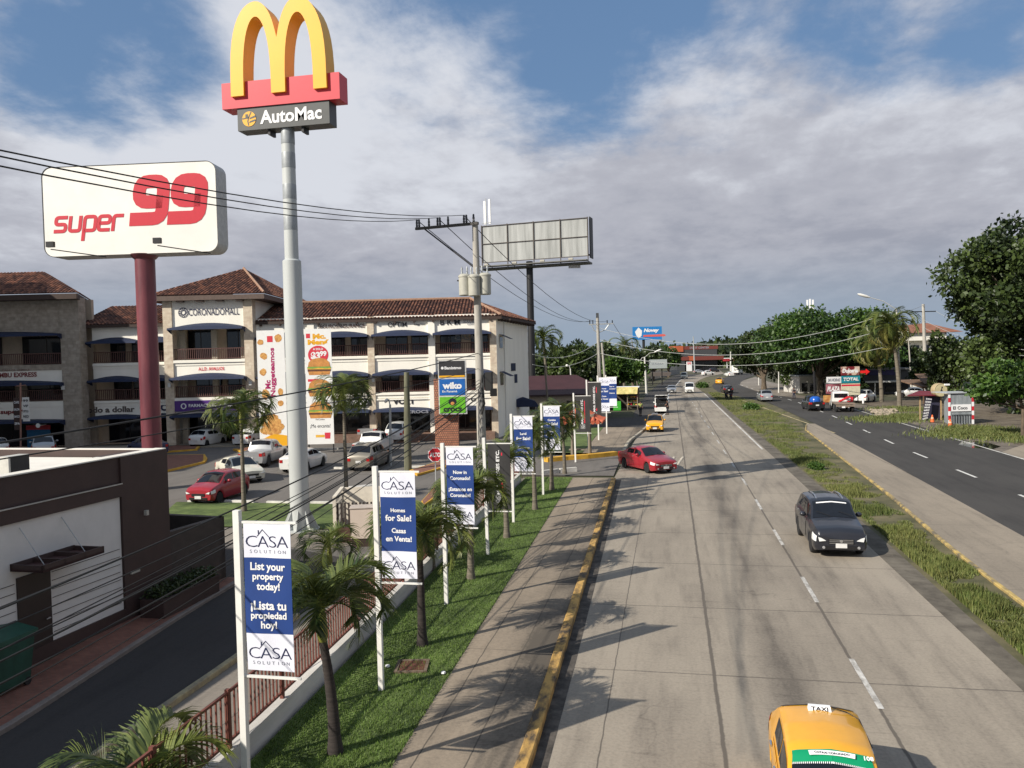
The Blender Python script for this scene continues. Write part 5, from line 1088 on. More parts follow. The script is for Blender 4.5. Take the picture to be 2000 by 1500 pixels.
# ---- parked at the mall: front and rear pixels on the ground
def parked(fr_px, re_px, C, col, label, name='car', cat='car', **k):
    f, r = G(*fr_px)[:2], G(*re_px)[:2]; m = (f+r)/2; d = f-r
    return build_car(name, label, cat, (m[0], m[1], 0), math.atan2(-d[0], d[1]), C, col, **k)
parked((384, 988), (468, 962), HATCH(tumble=.78), CRED, 'crimson hatchback parked at the lawn edge beside the white coupe', wind=(.23, .43), rear=(.83, .93), sides=((.36, .55), (.57, .77)))
parked((512, 950), (430, 925), SEDAN(tumble=.74), CCRM, 'cream sedan parked behind the crimson hatchback', wind=(.25, .43), rear=(.69, .83), sides=((.36, .535), (.55, .72)))
parked((560, 890), (465, 925), PICK(tumble=.82), CSIL, 'silver pickup with an open bed and rack parked left of the arch pole', 'pickup', 'pickup', wind=(.235, .37), rear=(.60, .635), sides=((.33, .45), (.46, .57)))
parked((625, 905), (560, 928), SEDAN(tumble=.74), CWHT, 'white sedan parked behind the arch sign pole', wind=(.25, .43), rear=(.69, .83), sides=((.36, .535), (.55, .72)))
sv = parked((752, 900), (690, 926), WAGON(tumble=.8), paint('champagne_paint', (.24, .22, .18), .4), 'grey brown suv seen from behind, parked right of the slim palm', 'suv', 'suv', wind=(.24, .41), rear=(.86, .945), sides=((.37, .55), (.57, .72), (.74, .84)), rails=True)
parked((752, 878), (706, 897), PICK(tumble=.82), CWHT, 'white pickup parked just beyond the grey brown suv', 'pickup', 'pickup', wind=(.235, .37), rear=(.60, .635), sides=((.33, .45), (.46, .57)))
parked((795, 853), (763, 869), SUVC(), CWHT, 'white suv backed toward the brick terrace by the VOLT shop', 'suv', 'suv', wind=(.255, .41), rear=(.85, .945), sides=((.37, .55), (.57, .82)))
parked((742, 850), (715, 862), PICK(), CSIL, 'silver grey pickup nearest the brick terrace', 'pickup', 'pickup', wind=(.235, .37), rear=(.60, .635), sides=((.33, .45), (.46, .57)))
parked((428, 866), (385, 874), HATCH(), CWHT, 'white hatchback parked before the pharmacy', wind=(.23, .43), rear=(.83, .93), sides=((.36, .55), (.57, .77)))
parked((510, 864), (478, 871), SEDAN(), CWHT, 'white car half hidden behind the left car park palm')
parked((255, 882), (325, 893), SEDAN(), CBLU, 'dark blue sedan parked behind the maroon sign pole', wind=(.25, .43), rear=(.69, .83), sides=((.36, .535), (.55, .72)))
parked((88, 880), (85, 898), WAGON(), CSIL, 'silver wagon parked before the blue poster', 'car', 'car', wind=(.24, .41), rear=(.86, .945), sides=((.37, .55), (.57, .72), (.74, .84)))
parked((-15, 880), (5, 900), HATCH(), CWHT, 'white car cut by the left picture edge')
# ------------------------------------------------------------------ trees
def leaves(clumps, size, seed, flat=.0):
    """clumps: (centre, radius xyz, number) -> quads of single leaves, denser near each clump's skin"""
    q = np.random.default_rng(seed); VV, TT = [], []
    for (c, r, n, tb) in clumps:
        d = q.normal(size=(n, 3)); d /= np.linalg.norm(d, axis=1)[:, None]; rad = q.uniform(.25, 1.05, n)**.45
        p = np.asarray(c)+d*np.asarray(r)*rad[:, None]*(1+.18*q.normal(size=(n, 1)))
        a = d*.7+q.normal(size=(n, 3))*.8+np.array([0, 0, -.25]); a /= np.linalg.norm(a, axis=1)[:, None]
        s = np.cross(a, q.normal(size=(n, 3))); s /= np.linalg.norm(s, axis=1)[:, None]; L = size*q.uniform(.6, 1.35, (n, 1)); w = L*.34
        VV.append(np.stack([p, p+a*L*.5+s*w, p+a*L, p+a*L*.5-s*w], 1).reshape(-1, 3)); TT.append(np.clip(tb+q.uniform(-.25, .35, n), 0, 1))
    V = np.concatenate(VV); return V, np.arange(len(V)).reshape(-1, 4), np.concatenate(TT)
def tree(label, base, h, crown, trunk_r, leaf, n, seed, mat=LEAFA, nclump=60, clr=.25, group=None, name='broadleaf_tree', cl=.26, lop=0.):
    """crown = (rx, ry, rz) of the whole crown; its clumps sit near its surface with gaps between"""
    q = np.random.default_rng(seed); t = thing(name, label, 'tree', tuple(base), 0, group); rx, ry, rz = crown; c = A(base[0], base[1], base[2]+h-rz)
    b = MB(); fk = A(base[0], base[1], base[2]+h*clr); b.tube([base-Z*.1, base+(fk-base)*.5+A(.1*trunk_r, .05, 0), fk], [trunk_r*1.35, trunk_r, trunk_r*.9], 10); cl_ = []
    for i in range(nclump):
        d = q.normal(size=3); d[2] = abs(d[2])-(.35+lop)*q.random(); d /= np.linalg.norm(d); k = q.uniform(.45, .92) if i % 4 else q.uniform(.1, .5)
        wob = 1+.16*math.sin(3*math.atan2(d[1], d[0])+seed)+.10*math.sin(5*d[2]+seed*2)
        p = c+d*np.array([rx, ry, rz])*k*wob; s = q.uniform(.7, 1.25)*cl
        cl_.append((p, np.array([rx, ry, rz*.8])*s, int(n/nclump*s*s/cl/cl), float(q.uniform(-.1, .55))))
        if i < 9:
            m = (fk+p)/2+q.normal(size=3)*.25*rx*.3; b.tube([fk-Z*.2, m, p], [trunk_r*.6, trunk_r*.35, trunk_r*.12], 6)
    b.build('trunk', BARK, t, 60); V, F, T = leaves(cl_, leaf, seed); fast('crown', V, F, mat, t, T); return t
g = D(1985, 760, 84); tree('huge dark green tree towering at the right edge behind the stall', A(g[0]+2.6, g[1], 0), 23.0, (9.4, 8, 11), .8, .5, 125000, 3, LEAFA, 210, .2, cl=.225, lop=1.3)
g = G(1990, 856); tree('small bright green tree with a thin trunk at the right edge', A(g[0]+.3, g[1], 0), 5.9, (4.3, 3.4, 2.1), .14, .34, 9000, 5, LEAFB, 40, .42, cl=.26)
for (px, dp, top, w, lb, sd, mt, nn) in [(1600, 128, 598, 130, 'wide spreading tree shading the signs beyond the asphalt road', 8, LEAFB, 30000), (1490, 150, 640, 62, 'left tree of the dark clump beyond the asphalt bend', 9, LEAFA, 12000), (1690, 135, 605, 60, 'tree with a light ragged top left of the coconut palms', 10, LEAFB, 12000), (1540, 165, 615, 70, 'tree at the back of the clump beyond the asphalt bend', 14, LEAFA, 12000)]:
    p = D(px, top, dp); w3 = w*dp/1540; tree(lb, A(p[0], p[1], 0), float(p[2]), (w3, w3*.8, float(p[2])*.47), .45, .5, int(nn*1.5), sd, mt, 75, .2, 'broad trees right of the road', cl=.27, lop=.5)
for i, (px, dp, top, w, lb) in enumerate([(1085, 128, 672, 50, 'leftmost leafy tree behind the brown roofed house'), (1130, 118, 690, 46, 'second leafy tree behind the brown roofed house'), (1118, 140, 664, 52, 'tall leafy tree rising behind the others left of the road'), (1205, 135, 690, 45, 'dark bushy tree above the fruit stand awning'), (1180, 155, 672, 45, 'leafy tree behind the grey utility pole'), (1235, 175, 690, 32, 'round tree left of the blue roadside sign pole'), (1275, 230, 672, 30, 'far tree beneath the blue roadside sign'), (1305, 260, 678, 26, 'bright far tree left of the orange store')]):
    p = D(px, top, dp); w3 = w*dp/1540; z = float(p[2]); tree(lb, A(p[0], p[1], 0), z, (w3, w3*.8, z*.46), .35, .6, 9000, 60+i, LEAFB if i in (3, 7) else LEAFA, 40, .2, 'leafy trees left of the road', cl=.3)
for px, dp_, top, w, lb in ((1812, 112, 690, 34, 'dark bush behind the concrete poles below the white house'), (1850, 100, 640, 40, 'leafy tree filling the gap between the poles and the huge tree'), (1762, 135, 668, 30, 'leafy tree in front of the white house'), (1660, 118, 730, 26, 'low dark tree behind the TOTAL sign stack'), (1570, 140, 690, 40, 'dark tree behind the low white shop')):
    p = D(px, top, dp_); w3 = w*dp_/1540; z = float(p[2]); tree(lb, A(p[0], p[1], 0), z, (w3, w3*.8, z*.47), .22, .42, 9000, int(px), LEAFA, 36, .2, cl=.3, lop=.6)
# coconut palms
def coconut(label, base, h, seed, L=3.6, lean=(.5, .3), dry=.3, n=20, group='coconut palms'):
    t = thing('coconut_palm', label, 'palm tree', tuple(base), 0, group); b = MB(); base = np.asarray(base, float); P = [base+A(lean[0]*u*u, lean[1]*u*u, h*u) for u in np.linspace(0, 1, 12)]
    b.tube(P, [.3-.15*u for u in np.linspace(0, 1, 12)], 10); b.build('trunk', PTRUNK, t, 60)
    V, F, T = fronds(n, L, R(80), R(-35), 1.0, .12, 2.4, seed, 34, .55); fast('crown', V+P[-1], F, PLEAF, t, T)
    if dry: V, F, T = fronds(11, L*.95, R(5), R(-60), .95, .11, 1.7, seed+1, 30, .7); fast('dry_fronds', V+P[-1], F, PDRY, t, T)
    return t
p = G(1722, 785); coconut('coconut palm with pale hanging fronds beside the red arrow sign', p, 8.6, 71, 5.0, (-.8, 0), .3, 24)
p = G(1757, 795); coconut('taller coconut palm close to the white street pole', p, 10.2, 72, 4.4, (-.9, .3), .3, 24)
p = D(1067, 700, 120); p[2] = 0; coconut('coconut palm rising behind the mall end by the black billboard pole', p, 10.0, 73, 4.2, (-.4, 0), 0)
p = D(1218, 700, 170); p[2] = 0; coconut('far coconut palm left of the blue roadside sign', p, 9.2, 74, 4.6, (.3, 0), 0)
# far woods
V = []; T = []; cl_ = []
for i in range(260):
    px = rng.uniform(-200, 2300) if i % 3 else rng.uniform(1280, 1500); d = rng.uniform(420, 560); p = D(px, 700, d); top = rng.uniform(9, 14)*(1.25 if 1380 < px < 1440 else 1); cl_.append((A(p[0], p[1], top*.5), A(11, 9, top*.5), 190, float(rng.uniform(0, .3))))
V, F, T = leaves(cl_, 2.6, 91); tag(fast('far_wood', V, F, LEAFA, None, T), kind='stuff')
cl_ = []
for i in range(150):                                              # scrub along the lots on both sides
    px = rng.choice([rng.uniform(1275, 1330), rng.uniform(1440, 1560), rng.uniform(1040, 1250)]); d = rng.uniform(165, 330); p = D(px, 700, d)
    if -8 < p[0] < 40 and d > 160 and px < 1440: continue
    if px > 1430 and p[0] < 30+max(0, d-200)*.35: continue
    cl_.append((A(p[0], p[1], 1.8), A(5, 4, rng.uniform(1.5, 3.2)), 260, float(rng.uniform(0, .4))))
V, F, T = leaves(cl_, .9, 92); tag(fast('scrub', V, F, LEAFB, None, T), kind='stuff')
# ------------------------------------------------------------------ grass
def blades(xy, z, h, w, seed):
    q = np.random.default_rng(seed); n = len(xy); a = q.uniform(0, 6.283, n); s = np.stack([np.cos(a), np.sin(a), np.zeros(n)], 1); H = h*q.uniform(.5, 1.3, n); lean = q.normal(0, .35, (n, 2))*H[:, None]
    p = np.column_stack([xy, np.full(n, z)]); tip = p+np.column_stack([lean, H]); mid = p+np.column_stack([lean*.35, H*.6])
    V = np.stack([p-s*w, p+s*w, mid+s*w*.7, tip, mid-s*w*.7], 1).reshape(-1, 3); return V, np.arange(5*n).reshape(-1, 5), q.uniform(0, .6, n)
n = 80000; yy = 10.5+(45-10.5)*rng.random(n)**1.5; x0 = np.interp(yy, [p[1] for p in WALL_X], [p[0] for p in WALL_X])+.12; x1 = np.interp(yy, [p[1] for p in LAWN_R], [p[0] for p in LAWN_R]); xx = x0+(x1+.04-x0)*rng.random(n)
V, F, T = blades(np.column_stack([xx, yy]), .12, .05, .007, 5); tag(fast('grass', V, F, M('lawn_blade', (.08, .15, .025), .6, var=.35, scale=.9, tint=(.22, .31, .07), world=True, trans=.2), None, T), kind='stuff')
n = 130000; yy = 12+(150-12)*rng.random(n)**1.9; x0 = np.interp(yy, [12, 32, 60, 90, 147], [7.7, 7.8, 7.6, 7.2, 6.8]); x1 = np.interp(yy, [p[1] for p in MR], [p[0] for p in MR])-.15
u = rng.random(n); xx = x0+(x1-x0)*u
def vn(x, y, s, k):                                               # value noise for the tufts
    t = np.random.default_rng(k).random((64, 256)); a, b = x/s, y/s; i, j = np.floor(a).astype(int), np.floor(b).astype(int); f, g_ = a-i, b-j; f = f*f*(3-2*f); g_ = g_*g_*(3-2*g_); i %= 63; j %= 255
    return (t[i, j]*(1-f)+t[i+1, j]*f)*(1-g_)+(t[i, j+1]*(1-f)+t[i+1, j+1]*f)*g_
dens = .62*vn(xx+9, yy, 1.1, 1)+.38*vn(xx+3, yy, .35, 2)-.45*np.clip(u-.62, 0, 1)*2.2+.18*np.clip((38-yy)/20, 0, 1)+.1*np.clip(.5-u, 0, 1); kp = dens > .425; xx, yy, dens = xx[kp], yy[kp], dens[kp]
V, F, T = blades(np.column_stack([xx, yy]), -.01, .095, .011, 6); V = V.reshape(-1, 5, 3); V[:, :, 2] = -.01+(V[:, :, 2]+.01)*(.5+1.9*np.clip(dens-.4, 0, .4)/.3)[:, None]; T = np.clip(T+.5*(vn(xx+20, yy, 2.4, 3)-.4), 0, 1)
tag(fast('grass', V.reshape(-1, 3), F, GRASSD, None, T), kind='stuff')
n = 16000; c_ = np.array([G(*p)[:2] for p in [(1730, 820), (1780, 815), (1755, 800), (1880, 850), (1940, 848), (1990, 856), (1910, 840)]]); k_ = rng.integers(0, len(c_), n); xy = c_[k_]+rng.normal(0, 1, (n, 2))*[1.6, 1.8]; V, F, T = blades(xy, -.02, .3, .03, 8); tag(fast('weeds', V, F, GRASSD, None, T), kind='stuff')
for i, (px, s, lb) in enumerate([((1462, 800), .8, 'low round bush on the median facing the silver suv'), ((1375, 757), 1.1, 'bush on the far grassy median where the road bends'), ((1598, 915), .35, 'dusty weed clump with pale flowers on the near median')]):
    g = G(*px); t = thing('bush', lb, 'bush', (g[0], g[1], 0)); V, F, T = leaves([(g+A(random.uniform(-.8, .8)*s, random.uniform(-1.2, 1.2)*s, .35*s), A(.8, .9, .55)*s, 500, .3) for _ in range(5)], .22*s+.05, 100+i); fast('foliage', V, F, LEAFB, t, T); b = MB(); b.tube([g-Z*.1, g+Z*.5*s], .05*s, 5); b.build('stem', BARK, t)
# ------------------------------------------------------------------ poles, wires
def wire(p, q, sag, r, label, grp, m=WIRE, n=14, name='power_cable'):
    p, q = np.asarray(p, float), np.asarray(q, float); P = [p+(q-p)*u-Z*sag*4*u*(1-u) for u in np.linspace(0, 1, n)]; b = MB(); b.tube(P, r, 5); o = b.build(name, m, smooth=60); return tag(o, label, 'cable', grp)
UP = D(945, 1000, 36.3); UP[2] = 0; tp = D(928, 440, 36.3)
def main_pole():
    t = thing('utility_pole', 'concrete utility pole with three pale transformers and a side crossarm', 'utility pole', tuple(UP)); b = MB(); b.tube([UP, UP+(tp-UP)*.5, tp+Z*.15], [.24, .19, .14], 14); b.build('pole', CONC, t, 60)
    cl = D(812, 447, 36.3+1.2); cr = D(934, 436, 36.0); ux = (cr-cl)/np.linalg.norm(cr-cl); b = MB(); b.beam(cl, cr, .12); b.beam(cr-ux*.1-Z*.9+ux*0, cl+ux*.9, .05) if False else None; b.build('crossarm', M('crossarm_dark', (.06, .055, .05), .8), t)
    b = MB(); b.tube([cl+ux*.5-Z*.05, tp-Z*2.0], .035, 6); b.build('brace', DARKM, t); tops = []
    for i, f in enumerate((.02, .06, .22, .36, .40, .53, .78, .82, .93)):
        p = cl+(cr-cl)*f+Z*.06; b = MB(); b.lathe([(.03, 0), (.055, .04), (.055, .10), (.04, .12), (.055, .16), (.055, .24), (.04, .27), (.05, .33), (.02, .38)], p, n=10); b.build('insulator', M('insulator_grey', (.05, .05, .055), .5), t, 60); tops.append(p+Z*.36)
    for i, (dx, dy, dz) in enumerate(((-.62, -.28, 0), (-.18, -.52, -.05), (.3, -.35, 0.02))):
        c = D(935, 560, 36.3)+r0*dx+fh*dy; c[2] += dz-.42; b = MB(); b.lathe([(.24, 0), (.27, .03), (.27, .82), (.29, .84), (.29, .90), (.2, .98), (.05, 1.0)], c, n=20); tr = b.build('transformer', M('transformer_cream', (.42, .41, .35), .5, var=.08), t, 40)
        for k in (-.12, .12): b = MB(); b.lathe([(.035, .95), (.05, 1.05), (.03, 1.12), (.05, 1.2), (.02, 1.32)], c+r0*k, n=8); b.build('bushing', GREYM, tr, 60)
    b = MB(); a = D(893, 548, 36.0); b.beam(a, D(925, 552, 36.2), .06); b.build('cutout_arm', DARKM, t)
    b = MB(); c = D(955, 745, 35.9); b.box(c, (.3, .3, .85)); b.box(c+A(.2, 0, -.5), (.28, .25, .35), .4); b.tube([c+A(-.3, 0, .3), c+A(-.35, -.1, -.2), c+A(-.25, 0, -1.0), c+A(-.4, 0, -1.5)], .06, 6); b.build('cable_box', WIRE, t, 60)
    b = MB()
    for k in range(7): a0 = k*.9; b.tube([D(938+4*math.sin(a0+j), 740+j*22+k*4, 35.9+.25*math.cos(a0+j*.9)) for j in range(8)], .018, 5)
    b.build('cable_bundle', M('grey_cable', (.16, .16, .16), .7), t, 60)
    return tops
tops = main_pole()
for (ins, (x, y), n_) in ((tops[1], (0, 277), 'lowest'), (tops[4], (0, 258), 'middle'), (tops[7], (0, 246), 'topmost')):
    e = D(x, y, 11.5); e2 = ins+(e-ins)*1.25; wire(ins, e2, .55, .014, n_+' of the three black lines crossing the white sign', 'upper power lines over the signs')
FP = D(1172, 745, 112); FP[2] = 0; ft = D(1167, 628, 112)
def far_pole():
    t = thing('utility_pole', 'distant grey utility pole with a V braced crossarm left of the road', 'utility pole', tuple(FP)); b = MB(); b.tube([FP, ft+Z*1.2], [.3, .2], 10); b.tube([FP+A(.9, .3, 0), FP+(ft-FP)*.75+A(.5, .1, 0)], [.2, .16], 8); b.build('pole', CONC, t, 60)
    b = MB(); b.beam(D(1150, 634, 112), D(1198, 632, 112), .16); b.tube([D(1155, 634, 112), D(1160, 645, 112), D(1168, 650, 112), D(1182, 644, 112), D(1190, 633, 112)], .07, 5); b.build('crossarm', GREYM, t)
    for px in (1152, 1158, 1186, 1196): b = MB(); p = D(px, 633, 112); b.tube([p, p+Z*.55], .07, 6); b.build('insulator', DARKM, t)
far_pole()
for k, (ins, px) in enumerate(((tops[0], 1152), (tops[3], 1158), (tops[6], 1186))): wire(ins, D(px, 627, 112), 1.6, .02, ('left', 'middle', 'right')[k]+' line descending from the transformer pole to the far pole', 'lines between the left poles')
# low bundle towards the viewer's left
kk = [(0, 840), (0, 868), (0, 1120), (0, 1135), (0, 1150), (0, 1222), (0, 1228), (0, 1250), (0, 1185), (0, 1262), (0, 1300), (0, 1355)]
zz = [(934, 690), (934, 720), (936, 742), (937, 748), (938, 752), (938, 758), (940, 762), (938, 766), (936, 755), (942, 768), (940, 772), (942, 778)]
for i, (a, z_) in enumerate(zip(kk, zz)):
    p = D(z_[0], z_[1], 36.1); e = D(a[0], a[1], 11.0+.25*(i % 3)); e2 = p+(e-p)*1.3; wire(p, e2, [.25, .3, .7, .55, .8, .5, .65, .45, .9, .75, .6, .5][i], .011 if i % 3 else .018, 'one of the black cables sweeping low from the transformer pole past the restaurant', 'low cables past the restaurant', n=20)
# street poles right of the road
def street_pole(label, bpx, tpx, dp, r, lamp=None, cross=None, name='utility_pole', m=CONC, cat='pole'):
    b0 = D(*bpx, dp); b0[2] = 0; t1 = D(*tpx, dp); t = thing(name, label, cat, tuple(b0)); b = MB(); b.tube([b0, (b0+t1)/2, t1], [r, r*.85, r*.65], 10); b.build('pole', m, t, 60)
    if lamp:
        for (lx, ly, l2x, l2y) in lamp:
            a, c = D(lx, ly, dp), D(l2x, l2y, dp); b = MB(); b.tube([t1-Z*.1, (t1+a)/2+Z*.25, a], .045, 6); b.build('arm', m, t, 60); b = MB(); d = c-a; b.tube([a, a+d*.3, a+d*.8, c], [.08, .18, .17, .06], 8); b.build('lamp_head', WHITE, t, 60)
    if cross:
        for (x1, y1, x2, y2) in cross: b = MB(); b.beam(D(x1, y1, dp), D(x2, y2, dp), .14); b.build('crossarm', DARKM, t)
    return t1
LP = M('pale_pole_paint', (.6, .59, .55), .6)
a1 = street_pole('slim white street pole leaning left beside the coconut palms', (1760, 806), (1751, 603), 98, .13, [(1699, 581, 1675, 574)], None, 'street_lamp', LP, 'street lamp')
a2 = street_pole('pale concrete utility pole with a dark crossarm right of the coconut palms', (1809, 768), (1803, 594), 118, .32, None, [(1780, 609, 1828, 608)])
a3 = street_pole('shorter concrete pole behind the barrel shaped sign', (1829, 782), (1826, 676), 110, .25)
a4 = street_pole('thin dark pole between the white pole and the concrete pole', (1782, 768), (1772, 632), 122, .13, None, None, 'utility_pole', CONC)
street_pole('pale street lamp with two curved arms before the leafy trees', (1263, 772), (1259, 697), 142, .22, [(1278, 688, 1292, 682), (1250, 705, 1240, 702)], None, 'street_lamp', LP, 'street lamp')
street_pole('thin street pole in front of the orange store', (1357, 727), (1354, 657), 330, .3, None, None, 'street_lamp', GREYM, 'street lamp')
street_pole('tall thin white mast right of the orange store', (1427, 712), (1427, 685), 330, .35, None, None, 'mast', LP, 'mast')
street_pole('thin lattice pole on the skyline right of the orange store', (1437, 700), (1434, 660), 420, .3, None, [(1428, 661, 1440, 661)])
street_pole('slim wooden post near the white wall left of the far road', (1245, 735), (1234, 664), 180, .13, None, None, 'utility_pole', WOODP)
street_pole('wooden post beside the brown house roof', (1072, 792), (1064, 712), 88, .13, None, None, 'utility_pole', WOODP)
street_pole('pale lamp post above the brown house roof', (1118, 765), (1114, 720), 108, .12, [(1110, 715, 1105, 713)], None, 'street_lamp', LP, 'street lamp')
for i, (px, t_, lb) in enumerate(((1482, 743, 'leftmost white bollard post on the far grassy verge'), (1492, 744, 'white post between two others on the far grassy verge'), (1521, 749, 'tall white post nearest the person on the far verge'))): street_pole(lb, (px, (745, 755, 767)[i]), (px, (731, 729, 726)[i]), (175, 160, 140)[i], .13, None, None, 'post', LP, 'post')
street_pole('short metal post with a camera left of the mossy post', (763, 912), (762, 790), 53.5, .11, [(757, 784, 752, 781)], None, 'street_lamp', GREYM, 'street lamp')
street_pole('mossy wooden utility post standing in the car park', (797, 922), (794, 727), 50.5, .26, None, None, 'utility_pole', M('mossy_wood', (.13, .13, .085), .95, var=.3, scale=4, stretch=(1, 1, .2)))
WL = 'pale lines crossing above the road'
for i, (p, q, sg, lb) in enumerate([((1168, 640, 112), (1750, 607, 98), 3.2, 'topmost pale line crossing the road toward the white street pole'), ((1168, 663, 112), (1752, 636, 98), 2.9, 'pale line below the topmost one over the road'), ((1170, 690, 112), (1755, 672, 98), 2.2, 'lowest pale line crossing the road before the trees'), ((1750, 607, 98), (1803, 596, 118), .3, 'short pale line between the white pole and the concrete pole')]): wire(D(*p), D(*q), sg, .033 if i < 3 else .025, lb, WL, WIREL, 24)
for i, (p, q) in enumerate([((1828, 608, 118), (2080, 672, 70)), ((1804, 625, 118), (2080, 690, 70)), ((1804, 655, 118), (2080, 712, 70)), ((1826, 690, 110), (2080, 760, 66)), ((1804, 640, 118), (2080, 700, 70))]): wire(D(*p), D(*q), 1.0, .026, 'one of the pale lines running right from the concrete poles past the huge tree', 'lines at the right', WIREL, 16)
for i, (p, q, sg) in enumerate([((1040, 692, 105), (1168, 668, 112), 1.2), ((1040, 712, 105), (1168, 690, 112), 1.0), ((1198, 632, 112), (1230, 670, 180), .5)]): wire(D(*p), D(*q), sg, .035, 'pale line strung between the mall end and the far pole', 'lines by the leafy trees', WIREL)
# ------------------------------------------------------------------ billboard
def billboard():
    dp = 108; bs = D(1040, 765, dp); bs[2] = 0; t = thing('billboard', 'large blank grey billboard on a black pole behind the mall', 'billboard', tuple(bs)); top = D(1036, 515, dp)
    b = MB(); b.lathe([(.48, 0), (.46, float(top[2])+.3)], bs, n=24); b.build('pole', M('black_pole_paint', (.018, .018, .02), .45), t, 50)
    tl, tr, bl, br = D(940, 440, dp+1.5), D(1148, 423, dp-3.5), D(942, 521, dp+1.5), D(1150, 509, dp-3.5); ex = tr-tl; ex[2] = 0; w = np.linalg.norm(ex); ex /= w; n = A(-ex[1], ex[0], 0)
    z0, z1 = float(bl[2]+br[2])/2+.55, float(tl[2]+tr[2])/2-.1; o = A(bl[0], bl[1], z0); h = z1-z0
    b = MB(); b.frame(o, ex, n, Z, (w, .12, h)); b.build('panel', M('galvanised_panel', (.27, .28, .27), .5, .2, var=.14, scale=.5, stretch=(3, 3, .25), rgb2=(.38, .39, .38)), t)
    for i in range(5): b = MB(); b.frame(o+ex*(w-.1)*i/4-n*.16-Z*.7, ex, n, Z, (.1, .15, h+.75)); b.build('frame_post', M('frame_brown', (.09, .075, .065), .7), t)
    for z in (0, h*.5, h-.1): b = MB(); b.frame(o-n*.13+Z*z, ex, n, Z, (w, .08, .08)); b.build('frame_rail', MATS['frame_brown'], t)
    b = MB(); b.frame(o+n*.2+ex*(w+.1)-Z*.2, ex, n, Z, (.12, 1.6, h+.3)); b.frame(o+n*.13+Z*.1, ex, n, Z, (w, .5, .2)); b.build('back_truss', DARKM, t)
    b = MB(); b.frame(o-Z*.65-n*1.3, ex, n, Z, (w, 1.2, .12)); b.frame(o-Z*1.0-n*.4, ex, n, Z, (w+.2, 1.6, .25)); b.build('catwalk', M('catwalk_grey', (.16, .16, .15), .7), t)
    for f in (.05, .32, .58, .84): b = MB(); b.frame(o+ex*w*f-Z*.5-n*1.35, ex, n, Z, (.6, .3, .25)); b.build('floodlight', M('pale_fixture', (.4, .38, .33), .5), t)
    k = thing('cell_antenna', 'white cell antennas on top of the blank grey billboard', 'antenna', tuple(o+ex*.6+n*.3+Z*h))
    for f, hh in ((-.12, 3.2), (.55, 3.4)): b = MB(); c = o+ex*(w*.02+w*.07*(f+.2))+Z*(h+.2); b.frame(c, ex, n, Z, (.3, .18, hh)); b.build('antenna_panel', LETW, k)
    b = MB(); c = o+ex*.75+Z*h; b.tube([c, c+Z*3.7], .07, 6); b.tube([c-ex*.6+Z*.4, c+ex*.6+Z*.4], .05, 6); b.build('mast', GREYM, k)
    b = MB(); p = D(1122, 521, dp-2); b.box(p, (1.6, .05, .4), PSI); b.beam(p+Z*.2, p+Z*.9, .05); b.build('hanging_plate', LETW, t)
billboard()
p = D(1582, 606, 140); k = thing('cell_antenna', 'white cell antennas above the wide spreading tree', 'antenna', (p[0], p[1], 0)); b = MB(); b.tube([(p[0], p[1], 0), p], .2, 8); b.build('mast', GREYM, k)
for dx in (-.45, 0, .5): b = MB(); b.box(p+A(dx, 0, .9+.15*(dx == 0)), (.28, .2, 1.9)); b.build('antenna_panel', LETW, k)
# ------------------------------------------------------------------ hanging promotion banners
FOOD1 = M('bun_tan', (.55, .24, .06), .6, var=.2, scale=4); FOOD2 = M('crisp_orange', (.62, .25, .06), .6, var=.3, scale=6, rgb2=(.75, .42, .12)); FOOD3 = M('patty_brown', (.12, .045, .02), .6); FOOD4 = M('cheese_yellow', (.75, .42, .05), .6); FOOD5 = M('lettuce_green', (.2, .36, .06), .6); MAG = M('magenta_letters', (.4, .01, .12), .5); SALM = M('pale_orange_vinyl', (.8, .42, .16), .6, var=.1)
PROMW = M('promo_white_vinyl', (.80, .80, .78), .55, var=.02)
def promo(px0, px1, ytop, ybot, dp, label, draw):
    a, b_ = D(px0, ybot, dp), D(px1, ybot, dp); ex = r0; w = float((b_-a)@ex); zt, zb = float(D((px0+px1)/2, ytop, dp)[2]), float(a[2]); o = A(a[0], a[1], zb); h = zt-zb
    t = thing('promo_banner', label, 'banner', (o[0], o[1], 0), 0, 'tall food banners in the car park')
    b = MB(); b.frame(o, ex, fh, Z, (w, .05, h)); bn = b.build('banner', PROMW, t)
    for u in (.04, w-.12): b = MB(); b.frame(A(o[0], o[1], 0)+ex*u+fh*.06, ex, fh, Z, (.08, .08, zt)); b.build('post', DARKM, t)
    draw(o-fh*.008, ex, w, h, bn)
def burger(b, c, ex, s, m):
    """bun, salad, cheese, patty, heel: flat print on the banner"""
    P = lambda x, z: [(x0*s+x, z0*s+z) for x0, z0 in [(-.5, 0), (-.46, .2), (-.3, .34), (0, .4), (.3, .34), (.46, .2), (.5, 0)]]
    f = lambda pts, mt, k: b.prism(pts, c-fh*.004*k, ex, Z, .003, mt)
    f([(x*s, z*s) for x, z in [(-.46, -.33), (.46, -.33), (.5, -.17), (-.5, -.17)]], 0, 1); f([(x*s, z*s) for x, z in [(-.52, -.17), (.52, -.17), (.52, -.06), (-.52, -.06)]], 2, 2); f([(x*s, z*s) for x, z in [(-.54, -.07), (.54, -.09), (.5, -.01), (-.5, 0)]], 3, 3); f([(x*s, z*s) for x, z in [(-.55, -.02), (-.3, -.05), (0, -.01), (.3, -.05), (.55, -.02), (.5, .05), (-.5, .05)]], 4, 4); f(P(0, .04*s), 0, 5)
